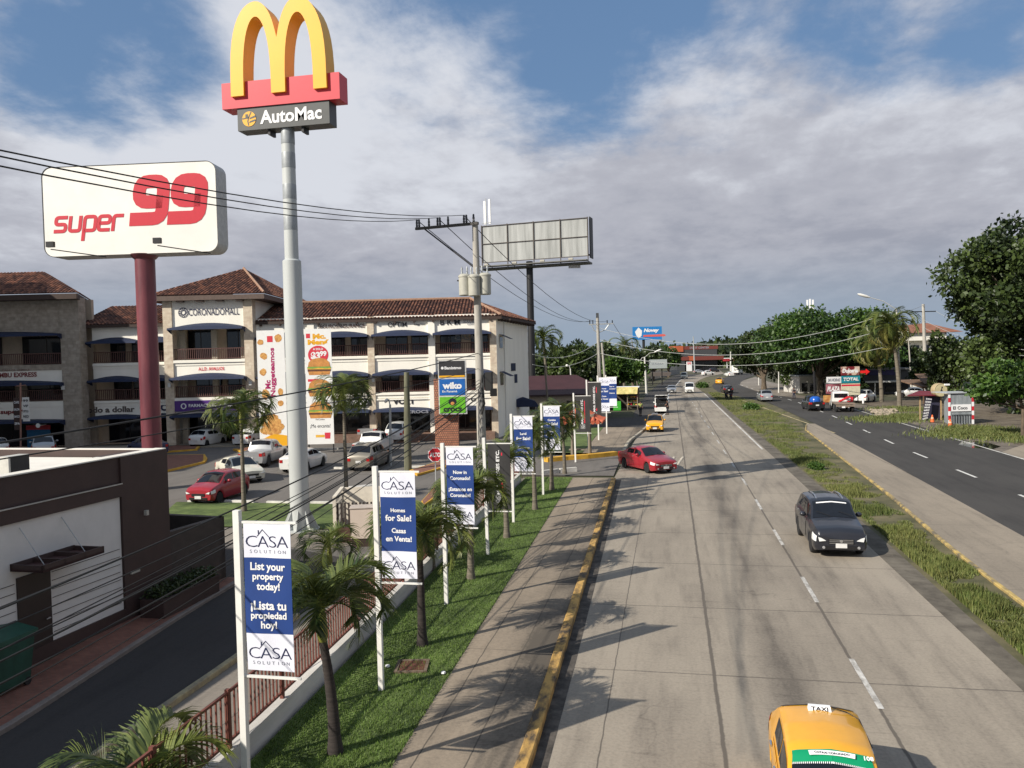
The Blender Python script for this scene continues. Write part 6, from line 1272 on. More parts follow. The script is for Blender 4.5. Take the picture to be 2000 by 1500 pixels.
def blobs(b, o, ex, lst, m, seed):
    q = random.Random(seed)
    for k, (x, z, r, rz) in enumerate(lst):
        n = 9; b.prism([(r*rz*math.cos(2*math.pi*i/n)*q.uniform(.82, 1.1), r*math.sin(2*math.pi*i/n)*q.uniform(.82, 1.1)) for i in range(n)], o+ex*x+Z*z-fh*.002*(k % 7), ex, Z, .002, m)
def draw_nuggets(o, ex, w, h, bn):
    b = MB(); b.text('Mc', o+ex*w*.36+Z*h*.535, Z, -ex, h=.44, bold=.04); b.text('Nuggeteamos', o+ex*w*.56+Z*h*.64, Z, -ex, w=h*.42, h=.5, bold=.035); b.build('lettering', MAG, bn)
    for k, q in enumerate([(w*.14, h*.9, .24, 1.1), (w*.24, h*.78, .28, 1.1), (w*.2, h*.64, .3, .9), (w*.26, h*.45, .42, .8), (w*.8, h*.47, .3, .8), (w*.8, h*.37, .26, 1), (w*.78, h*.93, .36, .9)]): b = MB(); blobs(b, o, ex, [q], 0, 3+k); b.build('nugget_print', FOOD2, bn)
    b = MB(); blobs(b, o, ex, [(w*(.22+.2*(i % 3)+.1*((i//3) % 2)), h*(.135+.035*(i//3)), .34, 1.25) for i in range(11)], 0, 5); b.build('food_print', FOOD2, bn)
    b = MB(); b.prism([(0.02, .02), (w-.02, .02), (w-.02, h*.09), (w*.5, h*.11), (.02, h*.05)], o, ex, Z, .004, 0); b.build('print_band', YEL, bn)
    b = MB(); b.prism([(-.22, -.24), (.22, -.24), (.22, .24), (-.22, .24)], o+ex*w*.48+Z*h*.925, ex, Z, .004, 0); b.build('logo_patch', REDP, bn)
def draw_menu(o, ex, w, h, bn):
    b = MB(); b.text('Mc.', o+ex*w*.56+Z*h*.935, ex, Z, w=w*.5, h=.42, bold=.06); b.text('Menú', o+ex*w*.52+Z*h*.885, ex, Z, w=w*.8, h=.42, bold=.06); b.build('lettering', YEL, bn)
    b = MB(); b.prism([(-.16, -.18), (.16, -.18), (.16, .18), (-.16, .18)], o+ex*w*.14+Z*h*.94, ex, Z, .004, 0); b.disc(o+ex*w*.5+Z*h*.775-fh*.004, ex, Z, .8, .72, 0, 26); b.prism([(-.45, -.1), (.45, -.1), (.45, .1), (-.45, .1)], o+ex*w*.3+Z*h*.555, ex, Z, .004, 0); b.prism([(-.2, -.26), (.2, -.26), (.23, .22), (-.23, .22)], o+ex*w*.76+Z*h*.075, ex, Z, .005, 0); b.build('price_disc', REDP, bn)
    b = MB(); b.text('$3', o+ex*w*.4+Z*h*.765-fh*.012, ex, Z, h=.66, bold=.05); b.text('99', o+ex*w*.69+Z*h*.785-fh*.012, ex, Z, h=.42, bold=.05); b.text('A SOLO', o+ex*w*.5+Z*h*.825-fh*.012, ex, Z, h=.17, bold=.03); b.build('price_lettering', LETW, bn)
    for f in (.665, .48, .29): b = MB(); burger(b, o+ex*w*.52+Z*h*f, ex, 1.75, 0); b.build('burger_print', [FOOD1, FOOD2, FOOD3, FOOD4, FOOD5], bn)
    b = MB(); b.prism([(-.6, -.1), (.1, -.1), (.1, .1), (-.6, .1)], o+ex*w*.6+Z*h*.07, ex, Z, .003, 0); b.build('fries_print', FOOD4, bn)
    b = MB(); b.text('¡Me encanta!', o+ex*w*.5+Z*h*.155, ex, Z, w=w*.75, h=.36)
    for f in (.565, .395, .215): b.text('McCombo', o+ex*w*.5+Z*h*f, ex, Z, w=.7, h=.12)
    b.build('caption', LETB, bn)
promo(508, 562, 645, 872, 62, 'tall white banner of orange nuggets left of the arch sign pole', draw_nuggets)
promo(601, 653, 642, 868, 62, 'tall white banner of three burgers right of the arch sign pole', draw_menu)
# brick pylon with three shop panels
def pylon():
    dp = 64; c = D(872, 865, dp); t = thing('pylon_sign', 'brick pylon carrying black, blue and green shop panels in the car park', 'sign', (c[0], c[1], 0)); ex = r0; w = 46*dp/1540; o = D(850, 860, dp); o = A(o[0], o[1], 0); zt = float(D(870, 740, dp)[2])
    b = MB(); b.frame(o, ex, fh, Z, (w, 1.0, zt)); b.build('brick_column', brick_mat('pylon_brick', (.34, .13, .075), (.42, .18, .10), (.10, .06, .05), 2.2, .8, .4, .4, msize=.05), t)
    pl, pt, pb = D(857, 806, dp-.6), float(D(885, 704, dp-.6)[2]), float(D(885, 809, dp-.6)[2]); pw = 55*(dp-.6)/1540; po = A(pl[0], pl[1], pb); ph = pt-pb
    b = MB(); b.frame(po+ex*.02, ex, fh, Z, (pw, .5, ph)); f = b.build('sign_frame', M('pylon_frame', (.55, .55, .53), .5), t)
    for i, (m, nm) in enumerate(((M('panel_green', (.13, .45, .02), .5), 0), (M('panel_blue', (.01, .12, .42), .5), 1), (M('panel_black', (.035, .035, .038), .5), 2))):
        q = po+ex*.1+Z*(.1+i*ph/3)-fh*.03; b = MB(); b.frame(q, ex, fh, Z, (pw-.2, .05, ph/3-.14)); pa = b.build('panel', m, f); c0 = q+ex*(pw-.2)/2+Z*(ph/6-.07)-fh*.01
        b = MB()
        if i == 0: b.text('crocs', c0-Z*.38, ex, Z, w=1.5, h=.34, bold=.04); b.disc(c0+Z*.25, ex, Z, .33, .3, 1, 12); b.disc(c0+Z*.12-fh*.005, ex, Z, .16, .14, 2, 10); b.build('lettering', [LETB, LETB, FOOD1], pa)
        elif i == 1: b.text('wiko', c0+Z*.12, ex, Z, w=1.55, h=.55, bold=.05); b.text('En Panamá', c0-Z*.34-ex*.2, ex, Z, w=1.2, h=.17, bold=.02); b.build('lettering', LETW, pa)
        else: b.text('Banistmo', c0+Z*.1+ex*.1, ex, Z, w=1.35, h=.24, bold=.03); b.disc(c0+Z*.1-ex*.75, ex, Z, .12, .12, 0, 6); b.prism([(0, 0), (pw-.2, 0), (pw-.2, .14), (0, .14)], q-fh*.008, ex, Z, .004, 1); b.build('lettering', [LETW, YEL], pa)
pylon()
# blade-sign post by the left block
p = D(40, 880, 64); t = thing('directory_post', 'thin post with small brown and white tenant blade signs near the left block', 'sign', (p[0], p[1], 0)); b = MB(); b.tube([(p[0], p[1], 0), D(40, 748, 64)], .07, 8); a = D(32, 754, 64); b.beam(a, D(50, 752, 64), .07); b.build('post', M('rusty_post', (.3, .16, .12), .7), t)
for (x0, x1, y0, y1, m, tx, lm) in ((28, 41, 777, 840, BRWN, ('CAFE', 'SALON', 'BANCO', 'SPA'), LETW), (45, 58, 776, 823, WHITE, ('99', 'VIP', 'OPTICA', 'RED'), LETB)):
    o = D(x0, y1, 64); w = (x1-x0)*64/1540; h = (y1-y0)*64/1540; b = MB(); b.frame(o, r0, fh, Z, (w, .06, h)); pa = b.build('blade_sign', m, t); b = MB()
    for i, s in enumerate(tx): b.text(s, o+r0*w/2+Z*h*(.86-.22*i)-fh*.01, r0, Z, w=w*.8, h=.2, bold=.03)
    b.build('lettering', lm, pa)
# stop sign
p = G(852, 962); t = thing('stop_sign', 'red octagonal ALTO stop sign on a thin post at the brick island', 'sign', (p[0], p[1], .1)); dp = dep(p); c = D(851, 888, dp); b = MB(); b.tube([A(p[0], p[1], .1), A(p[0], p[1], c[2]+.3)], .035, 6); b.build('post', GREYM, t)
for nm, r_, off, m in (('rim', .41, .05, LETW), ('plate', .37, .058, RED)): b = MB(); b.prism([(r_*math.cos(R(22.5+45*i)), r_*math.sin(R(22.5+45*i))) for i in range(8)], A(p[0], p[1], c[2])-fh*off, r0, Z, .006); b.build(nm, m, t)
b = MB(); b.text('ALTO', A(p[0], p[1], c[2])-fh*.066, r0, Z, w=.58, h=.24, bold=.04); b.build('lettering', LETW, t)
# utility enclosure with lattice wall and beige cabinet
def enclosure():
    o = G(652, 1062); ex = A(.96, .28, 0); ex /= np.linalg.norm(ex); ey = A(-ex[1], ex[0], 0); t = thing('utility_enclosure', 'small white enclosure with lattice walls and brown panels beside the arch sign base', 'enclosure', tuple(o)); h = 1.75
    b = MB(); b.frame(o, ex, ey, Z, (.12, .12, h)); b.frame(o+ex*1.9, ex, ey, Z, (.12, .12, h)); b.frame(o+ex*.0+ey*2.3, ex, ey, Z, (.14, .12, h)); b.frame(o+ex*1.9+ey*2.3, ex, ey, Z, (.14, .12, h)); b.frame(o+Z*h, ex, ey, Z, (.14, 2.42, .1)); b.frame(o+ex*1.88+Z*h, ex, ey, Z, (.16, 2.42, .1)); b.frame(o+ey*2.3+ex*.15+Z*.02, ex, ey, Z, (1.74, .1, h+.05)); b.build('wall', M('enclosure_cream', (.66, .6, .5), .8, var=.08), t)
    b = MB(); b.frame(o+ex*.12+ey*.04, ex, ey, Z, (1.78, .06, .6)); b.frame(o+ex*.05+ey*.12, ex, ey, Z, (.05, 2.18, .55)); b.build('lower_panel', M('enclosure_brown', (.075, .035, .028), .75), t)
    def lat(q, e, L): 
        b = MB()
        for i in range(9): b.frame(q+e*(L*i/8), e, np.cross(Z, e), Z, (.05, .05, 1.0))
        for j in range(5): b.frame(q+Z*(j*.24)+np.cross(Z, e)*.052, e, np.cross(Z, e), Z, (L, .04, .05))
        b.build('lattice', M('lattice_white', (.5, .47, .42), .8), t)
    lat(o+ex*.06+ey*.16+Z*.62, ey, 2.1); lat(o+ex*1.94+ey*.16+Z*.62, ey, 2.1)
    b = MB()
    for i in range(12): b.frame(o+ex*(.14+i*.145)+ey*.05+Z*.62, ex, ey, Z, (.07, .05, .95))
    b.build('grate', M('grate_dark', (.035, .025, .022), .7), t)
    k = thing('electric_cabinet', 'pale beige metal cabinet standing at the lattice enclosure', 'cabinet', tuple(o+ex*.95-ey*.75)); b = MB(); b.frame(o+ex*.75-ey*.75+Z*.32, ex, ey, Z, (.95, .7, 1.15)); b.build('casing', M('cabinet_beige', (.6, .5, .42), .5, var=.03), k); b = MB(); b.frame(o+ex*.78-ey*.72, ex, ey, Z, (.89, .64, .318)); b.build('plinth', BRWN, k); b = MB(); b.frame(o+ex*.72-ey*.78+Z*1.472, ex, ey, Z, (1.01, .76, .03)); b.build('lid', M('cabinet_lid', (.5, .43, .37), .5), k)
enclosure()
# wheel stops
base = None
def wheel_stop(p, q, label):
    a, c = G(*p), G(*q); d = c-a; l = np.linalg.norm(d); d /= l; b = MB(); b.prism([(0, 0), (.2, 0), (.16, .12), (.04, .12)], a, A(-d[1], d[0], 0), Z, -l if False else l) if False else b.frame(a, d, A(-d[1], d[0], 0), Z, (l, .18, .13)); o = b.build('wheel_stop', WHITEK); return tag(o, label, 'wheel stop', 'white wheel stops in the car park')
for p, q, lb in [((366, 981), (412, 981), 'white wheel stop in front of the crimson hatchback'), ((438, 982), (495, 983), 'white wheel stop between the hatchback and the arch pole'), ((520, 984), (566, 985), 'white wheel stop touching the arch pole on its left'), ((606, 985), (660, 985), 'white wheel stop right of the arch pole by the lawn'), ((508, 881), (560, 880), 'white wheel stop under the nugget banner'), ((604, 879), (660, 878), 'white wheel stop under the burger banner'), ((652, 916), (684, 917), 'white wheel stop left of the grey brown suv'), ((802, 914), (834, 913), 'white wheel stop right of the mossy post')]: wheel_stop(p, q, lb)
# pit in the lawn
g = G(805, 1303, .12); t = thing('drain_pit', 'open square drain pit with reddish soil in the lawn near the Homes banner', 'pit', (g[0], g[1], .12)); b = MB(); b.box(g+A(0, 0, .012), (.62, .62, .03), .2); b.build('soil', M('red_soil', (.10, .03, .02), .95, var=.3, scale=12), t)
b = MB()
for s in (-.33, .33): b.box(g+A(s*math.cos(.2), s*math.sin(.2), .02), (.07, .72, .05), .2); b.box(g+A(-s*math.sin(.2), s*math.cos(.2), .02), (.58, .07, .05), .2)
b.build('rim', M('pit_rim', (.14, .10, .07), .95, var=.3, scale=9), t)
for px, lb in (((866, 1317), 'crumpled white paper scrap at the sidewalk edge below the drain pit'), ((757, 1304), 'small white scrap on the grass left of the drain pit')): g = G(*px, .13); b = MB(); b.lathe([(.02, 0), (.06, .03), (.05, .06), (.01, .07)], g, n=6); tag(b.build('litter', LETW), lb, 'litter')
# ------------------------------------------------------------------ left roadside beyond the driveway
def gable_house(name, label, cx, cy, w, d, hw, hr, rz, wallm, roofm, holes=()):
    t = thing(name, label, 'house', (cx, cy, 0), rz); b = MB(); b.box((0, 0, hw/2), (w, d, hw)); b.build('wall', wallm, t, local=True)
    b = MB(); o = .6; P = [(-w/2-o, -d/2-o, hw), (w/2+o, -d/2-o, hw), (w/2+o, d/2+o, hw), (-w/2-o, d/2+o, hw), (-w/2+d*.4, 0, hr), (w/2-d*.4, 0, hr)]; b.add(P, [(0, 1, 5, 4), (1, 2, 5), (2, 3, 4, 5), (3, 0, 4)]); b.add([A(*p)-Z*.15 for p in P[:4]], [(3, 2, 1, 0)]); b.add(P[:4]+[A(*p)-Z*.15 for p in P[:4]], [(0, 1, 5, 4), (1, 2, 6, 5), (2, 3, 7, 6), (3, 0, 4, 7)]); b.build('roof', roofm, t, local=True)
    for (x, z, ww, hh) in holes: b = MB(); b.box((x, -d/2-.02, z), (ww, .06, hh)); b.build('window', GLASSD, t, local=True)
    return t
p = D(1075, 790, 92); gable_house('house', 'low house with a maroon hipped roof behind the black banners', p[0], p[1]+2.5, 12, 8, 2.9, 5.0, PSI, BEIGE, M('maroon_sheet_roof', (.05, .018, .02), .55, var=.15, scale=.8), [(-3, 1.6, 1.4, 1.1), (2, 1.6, 1.4, 1.1)])
p = D(1022, 795, 78); b = MB(); b.prism([(-1.8, 0), (1.6, 0), (1.2, .55), (0, .95), (-1.3, .6)], p, r0, Z, 1.4); b.prism([(-1.6, 0), (-1.45, 0), (-1.45, -3), (-1.6, -3)], p, r0, Z, .2); b.prism([(1.3, 0), (1.45, 0), (1.45, -3), (1.3, -3)], p, r0, Z, .2); tag(b.build('canopy', NAVY), 'dark navy canopy tent beside the mall end wall', 'canopy')
def shelter():
    c = G(1150, 890); t = thing('shelter', 'small shelter with a curved terracotta tile roof on rustic posts', 'shelter', (c[0], c[1], 0)); zt = float(D(1150, 822, dep(c))[2])
    for i, (dx, dy) in enumerate(((-1.1, -.6), (.15, -.9), (.0, .9), (-1.3, 1.0))): b = MB(); q = c+A(dx, dy, 0); b.tube([q, q+A(.02, 0, zt*.5), q+Z*zt], [.13, .1, .1], 8); b.build('post', WOODP, t, 60)
    b = MB(); e = c+A(-.5, 0, zt); n = 9
    for s, (ax, ay) in enumerate(((1, 0), (0, -1), (-1, 0), (0, 1))):
        A_, B_ = A(ax, ay, 0), A(-ay, ax, 0)
        for k in range(n):
            x = (k-(n-1)/2)*.33; L = max(.15, 1.0-abs(k-(n-1)/2)/((n-1)/2)*.86); pts = []
            for j in range(4): u = j/3; rr = 1.65-1.6*u*L; pts.append(e+A_*rr+B_*x+Z*(.02+1.05*(u*L)**1.35))
            b.tube(pts, [.155, .15, .14, .12], 7)
    b.build('tile_roof', M('terracotta_tile', (.5, .12, .06), .75, var=.2, scale=6), t, 60); b = MB(); b.box(e-Z*.06, (3.2, 3.2, .08)); b.box(e+Z*.28, (2.0, 2.0, .5)); b.build('eave_board', WOODP, t)
    b = MB(); b.box(c+A(-.6, 0, .45), (1.6, .4, .08)); b.box(c+A(-1.2, 0, .22), (.1, .35, .42)); b.box(c+A(0, 0, .22), (.1, .35, .42)); b.build('bench', WOODP, t)
shelter()
def fruit_stand():
    c = G(1217, 801); x, y = c[0], c[1]; t = thing('fruit_stand', 'roadside fruit stand with a printed yellow green awning and green counter', 'market stall', (x, y, 0)); s = dep(c)/1540
    b = MB(); b.box((x, y+1.6, 2.95), (4.2, 3.6, .14)); b.build('roof', LETW, t)
    b = MB(); n = 10; P = [A(x-2.1+4.1*i/n, y-.3-.0*i, 3.05) for i in range(n+1)]; Q = [A(x-2.1+4.0*i/n, y-.75, 2.15-.0*i) for i in range(n+1)]; b.add(P+Q, [(i, n+1+i, n+2+i, i+1) for i in range(n)]); b.build('awning', M('printed_awning', (.35, .4, .08), .6, var=.5, scale=.9, rgb2=(.75, .6, .25)), t)
    b = MB(); b.box((x-.75, y-.2, .6), (1.0, .7, 1.2)); b.build('counter', M('stall_green', (.03, .32, .02), .6), t)
    for dx, dy in ((-1.9, -.2), (1.9, -.2), (-1.9, 3.2), (1.9, 3.2), (.6, -.2)): b = MB(); b.beam((x+dx, y+dy, 0), (x+dx, y+dy, 2.9), .1); b.build('post', WOODP, t)
    b = MB(); b.box((x, y+3.3, 1.4), (4.0, .08, 2.8)); b.box((x-2.4, y+1.5, 1.25), (.8, 3.2, 2.5)); b.build('back_wall', M('stall_dark_boards', (.06, .05, .04), .9), t)
    for i, z in enumerate((.55, 1.0, 1.5)): b = MB(); b.box((x+1.2, y+.3+.4*i, z), (1.5, .5, .07)); b.build('shelf', WOODP, t)
    q = random.Random(4); cols = [YEL, LETR, FOOD5, FOOD2]
    for i, z in enumerate((.62, 1.07, 1.57)):
        for k in range(4):
            b = MB(); o = A(x+.65+k*.37, y+.3+.4*i, z)
            for m in range(5): b.lathe([(.02, 0), (.09, .05), (.09, .11), (.02, .16)], o+A(q.uniform(-.1, .1), q.uniform(-.12, .12), q.uniform(-.02, .05)), n=7)
            tag(b.build('fruit_pile', cols[(i+k) % 4]), 'small pile of fruit on the fruit stand shelves', 'fruit', 'fruit on the stand shelves')
fruit_stand()
# far blue sign, small billboard, wall and fence
def roadside_sign(name, label, px0, px1, y0, y1, dp, board, pole_y=None, pole_px=None, poles=1, pm=DARKM):
    a = D(px0, y1, dp); w = float((D(px1, y1, dp)-a)@r0); z1 = float(D((px0+px1)/2, y0, dp)[2]); h = z1-float(a[2]); t = thing(name, label, 'sign', (a[0], a[1], 0)); b = MB(); b.frame(a, r0, fh, Z, (w, .5, h)); bd = b.build('board', board, t)
    for i in range(poles): q = A(a[0], a[1], 0)+r0*(w*((i+.5)/poles if pole_px is None else pole_px))+fh*.7; b = MB(); b.tube([q, q+Z*(float(a[2])+h*.9)], .45 if dp > 200 else .14, 8); b.build('pole', pm, t, 60)
    return a-fh*.02, w, h, bd
o, w, h, bd = roadside_sign('roadside_sign', 'far blue roadside sign with white Novey lettering and a red stripe', 1236, 1293, 638, 664, 250, M('sign_sky_blue', (.02, .2, .52), .5), None, .38)
b = MB(); b.text('Novey', o+r0*w*.64+Z*h*.68, r0, Z, w=w*.5, h=h*.36, bold=.05, shear=.25); b.prism([(w*.08, h*.62), (w*.2, h*.95), (w*.32, h*.7), (w*.3, h*.3), (w*.2, h*.12), (w*.12, h*.35)], o, r0, Z, .01); b.build('lettering', LETW, bd); b = MB(); b.prism([(w*.36, h*.22), (w*1.08, h*.22), (w*1.14, h*.3), (w*1.08, h*.4), (w*.36, h*.36)], o-fh*.02, r0, Z, .1); b.build('stripe', M('coral_red', (.65, .12, .1), .5), bd)
o, w, h, bd = roadside_sign('roadside_sign', 'small pale grey billboard above the white wall on the left verge', 1266, 1303, 702, 720, 190, M('faded_board', (.38, .42, .42), .6, var=.1), None, None, 2); b = MB(); b.text('SE ALQUILA', o+r0*w*.5+Z*h*.5, r0, Z, w=w*.6, h=h*.25); b.build('lettering', LETG, bd)
def wall_run(name, label, cat, pts, h, th, m):
    b = MB(); P = [G(*p) for p in pts]
    for p, q in zip(P[:-1], P[1:]): d = q-p; l = np.linalg.norm(d); d /= l; b.frame(p, d, A(-d[1], d[0], 0), Z, (l, th, h))
    return tag(b.build(name, m), label, cat)
wall_run('boundary_wall', 'stained cream wall on the left verge below the small grey billboard', 'wall', [(1258, 745), (1272, 742), (1290, 738)], 2.6, .25, M('stained_wall', (.5, .42, .33), .9, var=.25, scale=.6))
wall_run('fence', 'grey slatted fence continuing right of the cream wall', 'fence', [(1291, 737), (1310, 733), (1328, 730)], 1.8, .1, M('grey_fence', (.25, .25, .24), .8, var=.2, scale=4, stretch=(4, 4, .3)))
b = MB(); p = D(1270, 735, 200); b.prism([(-3, 0), (5, 0), (5.4, .9), (-3.2, 1.1)], p, r0, Z, 5); tag(b.build('shed_roof', M('old_sheet_roof', (.12, .10, .09), .8)), 'dark old sheet roof behind the cream wall', 'roof')
# orange store and filling station
def store():
    dp = 350; k = dp/1540; o = D(1322, 724, dp); o[2] = 0; t = thing('store_building', 'far grey store with orange fascia bands and a dark open front', 'building', tuple(o)); w = 96*k; zt = float(D(1350, 676, dp)[2]); OR = M('store_orange', (.42, .10, .04), .6); OD = M('store_rust_red', (.17, .04, .03), .6)
    b = MB(); b.frame(o+fh*3, r0, fh, Z, (w*.86, 14, zt-.2)); b.frame(o+fh*.5, r0, fh, Z, (w*.17, 3, zt*.45)); b.build('wall', M('store_slate', (.05, .055, .06), .7), t)
    b = MB(); b.frame(o+fh*2.9+Z*(zt-1.5), r0, fh, Z, (w*.88, 14.2, 1.5)); b.frame(o+fh*.2+Z*(zt*.43), r0, fh, Z, (w*.96, 3, 1.7)); b.build('fascia', OD, t)
    b = MB(); b.frame(o-r0*.1+fh*2.6+Z*(zt-2.4), r0, fh, Z, (w*.17, 14, 2.6)); b.frame(o+r0*w*.26+Z*(zt*.42), r0, fh, Z, (w*.1, 3.2, 2.0)); b.build('orange_block', OR, t)
    b = MB(); b.frame(o+r0*w*.2+fh*.1, r0, fh, Z, (w*.11, .4, zt*.38)); b.build('price_board', LETW, t); b = MB(); b.text('GAS', o+r0*w*.255+fh*.08+Z*zt*.32, r0, Z, w=w*.08, h=1.1, bold=.04); b.build('lettering', LETR, t)
    b = MB(); b.text('DO IT CENTER', o+r0*w*.5+fh*2.85+Z*(zt-.75), r0, Z, w=w*.4, h=.9, bold=.03); b.build('fascia_lettering', LETG, t)
    b = MB(); b.frame(o+r0*w*.36+fh*2.95, r0, fh, Z, (w*.5, .1, zt*.36)); b.build('window', GLASSD, t)
    o = D(1418, 712, 400); o[2] = 0; t = thing('station_canopy', 'far red and white filling station canopy right of the orange store', 'canopy', tuple(o)); b = MB(); b.frame(o+Z*3.6, r0, fh, Z, (7.5, 6, 1.3)); b.build('roof', M('station_red', (.32, .02, .03), .6), t); b = MB(); b.frame(o+Z*4.92-r0*.3, r0, fh, Z, (8, 6.2, .3)); b.build('roof_edge', LETW, t)
    for u in (.8, 6.4): b = MB(); b.frame(o+r0*u+fh*1.5, r0, fh, Z, (.35, .35, 3.6)); b.build('post', LETW, t)
store()
# ------------------------------------------------------------------ right-hand roadside
def flat_sign(name, label, px0, px1, y0, y1, dp, m, text=None, tm=LETW, group=None, th=.12, hgt=None, extra=None):
    a = D(px0, y1, dp); w = float((D(px1, y1, dp)-a)@r0); h = float(D((px0+px1)/2, y0, dp)[2]-a[2]); t = thing(name, label, 'sign', tuple(a), 0, group); b = MB(); b.frame(a, r0, fh, Z, (w, th, h)); p = b.build('panel', m, t)
    for u in (.04*w, .9*w): b = MB(); b.frame(A(a[0], a[1], 0)+r0*u+fh*(th+.01), r0, fh, Z, (.09, .09, float(a[2])+h*.9)); b.build('post', DARKM, t)
    if text: b = MB(); b.text(text, a+r0*w/2+Z*h*.52-fh*.02, r0, Z, w=w*.84, h=h*.5, bold=.05, shear=.15); b.build('lettering', tm, p)
    return t, a, w, h
flat_sign('roadside_sign', 'maroon and cream patterned sign on top of the TOTAL sign', 1643, 1679, 716, 733, 107, M('pattern_maroon', (.28, .02, .03), .6, var=.4, scale=.9, rgb2=(.6, .45, .36), lo=.47, hi=.53), 'Dulcería', LETW)
flat_sign('roadside_sign', 'turquoise sign with white TOTAL lettering by the tow truck', 1644, 1680, 734, 748, 107, M('total_turquoise', (.01, .22, .28), .6), 'TOTAL', LETW)
t, a, w, h = flat_sign('roadside_sign', 'cream lower board with a thin red line under the TOTAL sign', 1644, 1680, 749, 772, 107, M('cream_board', (.6, .57, .42), .7)); b = MB(); b.frame(a+Z*(h-.35)-fh*.01, r0, fh, Z, (w, .02, .22)); b.build('line', LETR, t)
flat_sign('roadside_sign', 'white panelled sign left of the TOTAL sign', 1615, 1643, 736, 749, 108, LETW, '24 HORAS', LETG)
flat_sign('roadside_sign', 'pink and maroon sign below the white panelled sign', 1614, 1643, 750, 770, 108, M('pink_maroon', (.3, .06, .08), .6, var=.4, scale=.8, rgb2=(.5, .2, .24)), 'PLAZA', LETW)
flat_sign('roadside_sign', 'colourful orange and red banner left of the tow truck', 1609, 1626, 772, 786, 105, M('orange_banner', (.6, .12, .04), .6, var=.4, scale=1.2, rgb2=(.75, .5, .15)))
a = D(1681, 727, 107); b = MB(); b.prism([(0, -.13), (.75, -.13), (.75, -.34), (1.25, .05), (.75, .42), (.75, .22), (0, .22)], a, r0, Z, .12); b.frame(a+r0*.4+fh*.13, r0, fh, Z, (.06, .06, .01)); tag(b.build('arrow_sign', M('arrow_red', (.75, .02, .02), .5)), 'bright red arrow pointing right beside the maroon patterned sign', 'sign')
b = MB(); p = D(1592, 770, 112); b.tube([A(p[0], p[1], 0), D(1590, 725, 112)], .16, 8); tag(b.build('post', DARKM), 'black post between the white facade and the signs', 'post')
# shops under the trees
def shop(name, label, px0, px1, y0, ybase, dp, depth, wm, rm, wins):
    o = D(px0, ybase, dp); o[2] = 0; w = float((D(px1, ybase, dp)-D(px0, ybase, dp))@r0); h = float(D((px0+px1)/2, y0, dp)[2]); t = thing(name, label, 'building', tuple(o)); b = MB(); b.frame(o, r0, fh, Z, (w, depth, h)); b.build('wall', wm, t); b = MB(); b.frame(o-r0*.3-fh*.5+Z*h, r0, fh, Z, (w+.6, depth+1, .25)); b.build('roof', rm, t)
    for (u, v, z0, z1) in wins: b = MB(); b.frame(o+r0*w*u-fh*.04+Z*h*z0, r0, fh, Z, (w*(v-u), .08, h*(z1-z0))); b.build('window', GLASSD, t)
    return o, w, h
shop('shop_building', 'low white shop half hidden under the wide spreading tree', 1562, 1612, 735, 770, 136, 8, M('shaded_shop_white', (.55, .53, .49), .85), GREYM, [(.08, .3, .1, .6), (.4, .62, .1, .6), (.7, .95, .1, .62)])
o, w, h = shop('shop_building', 'dark shop with a navy upper front behind the coconut palms', 1683, 1778, 722, 792, 128, 9, M('shop_dark', (.05, .05, .055), .7), M('roof_grey', (.2, .2, .2), .7), [(.05, .45, .08, .5), (.5, .95, .08, .5)])
b = MB(); b.frame(o+r0*w*.15-fh*.12+Z*h*.78, r0, fh, Z, (w*.55, .1, h*.24)); tag(b.build('fascia_board', M('shop_navy', (.03, .025, .1), .6)), 'navy fascia board on the dark shop behind the coconut palms', 'sign')
b = MB(); b.frame(o-fh*2.6+Z*h*.50-r0*.5, r0, fh, Z, (w*.75, 2.5, .22)); b.frame(o-fh*2.5+r0*1, r0, fh, Z, (.15, .15, h*.5)); b.frame(o-fh*2.5+r0*w*.6, r0, fh, Z, (.15, .15, h*.5)); tag(b.build('porch_roof', M('porch_white', (.5, .5, .48), .7)), 'pale porch roof in front of the dark shop', 'porch')
def white_house():
    dp = 150; o = D(1758, 760, dp); o[2] = 0; w = 82*dp/1540; t = thing('apartment_house', 'white two-storey house with a terracotta roof behind the concrete poles', 'house', tuple(o)); z = lambda y: float(D(1800, y, dp)[2])
    b = MB(); b.frame(o, r0, fh, Z, (w, 9, z(664))); b.frame(o-fh*1.2+Z*z(712), r0, fh, Z, (w, 1.2, z(700)-z(712))); b.frame(o-fh*1.4+Z*(z(665)), r0, fh, Z, (w*1.02, 11, z(650)-z(665))); b.build('wall', WALLW, t)
    for i in range(4): b = MB(); b.frame(o+r0*w*(.06+.24*i)-fh*.05+Z*z(700), r0, fh, Z, (w*.16, .1, z(674)-z(700))); b.build('window', GLASSD, t)
    b = MB(); e0 = z(650); P = [o-r0*1-fh*2+Z*e0, o+r0*(w+3)-fh*2+Z*e0, o+r0*(w+3)+fh*10+Z*e0, o-r0+fh*10+Z*e0, o+r0*w*.3+fh*4+Z*(e0+1.6), o+r0*w*.9+fh*4+Z*(e0+2.0)]; b.add(P, [(0, 1, 5, 4), (1, 2, 5), (2, 3, 4, 5), (3, 0, 4)]); b.build('roof', M('terracotta_sheet', (.24, .10, .06), .8, var=.2, scale=1), t)
white_house()
p = D(1785, 770, 104); b = MB(); o = A(p[0], p[1], 0); zt = float(D(1800, 740, 104)[2]); P = [o+r0*0-fh*2+Z*(zt-.9), o+r0*4.9-fh*2+Z*(zt-.9), o+r0*4.9+fh*4+Z*(zt-.2), o+fh*4+Z*(zt-.2)]; b.add(P+[q-Z*.2 for q in P], [(0, 1, 2, 3), (7, 6, 5, 4), (0, 4, 5, 1), (1, 5, 6, 2), (2, 6, 7, 3), (3, 7, 4, 0)])
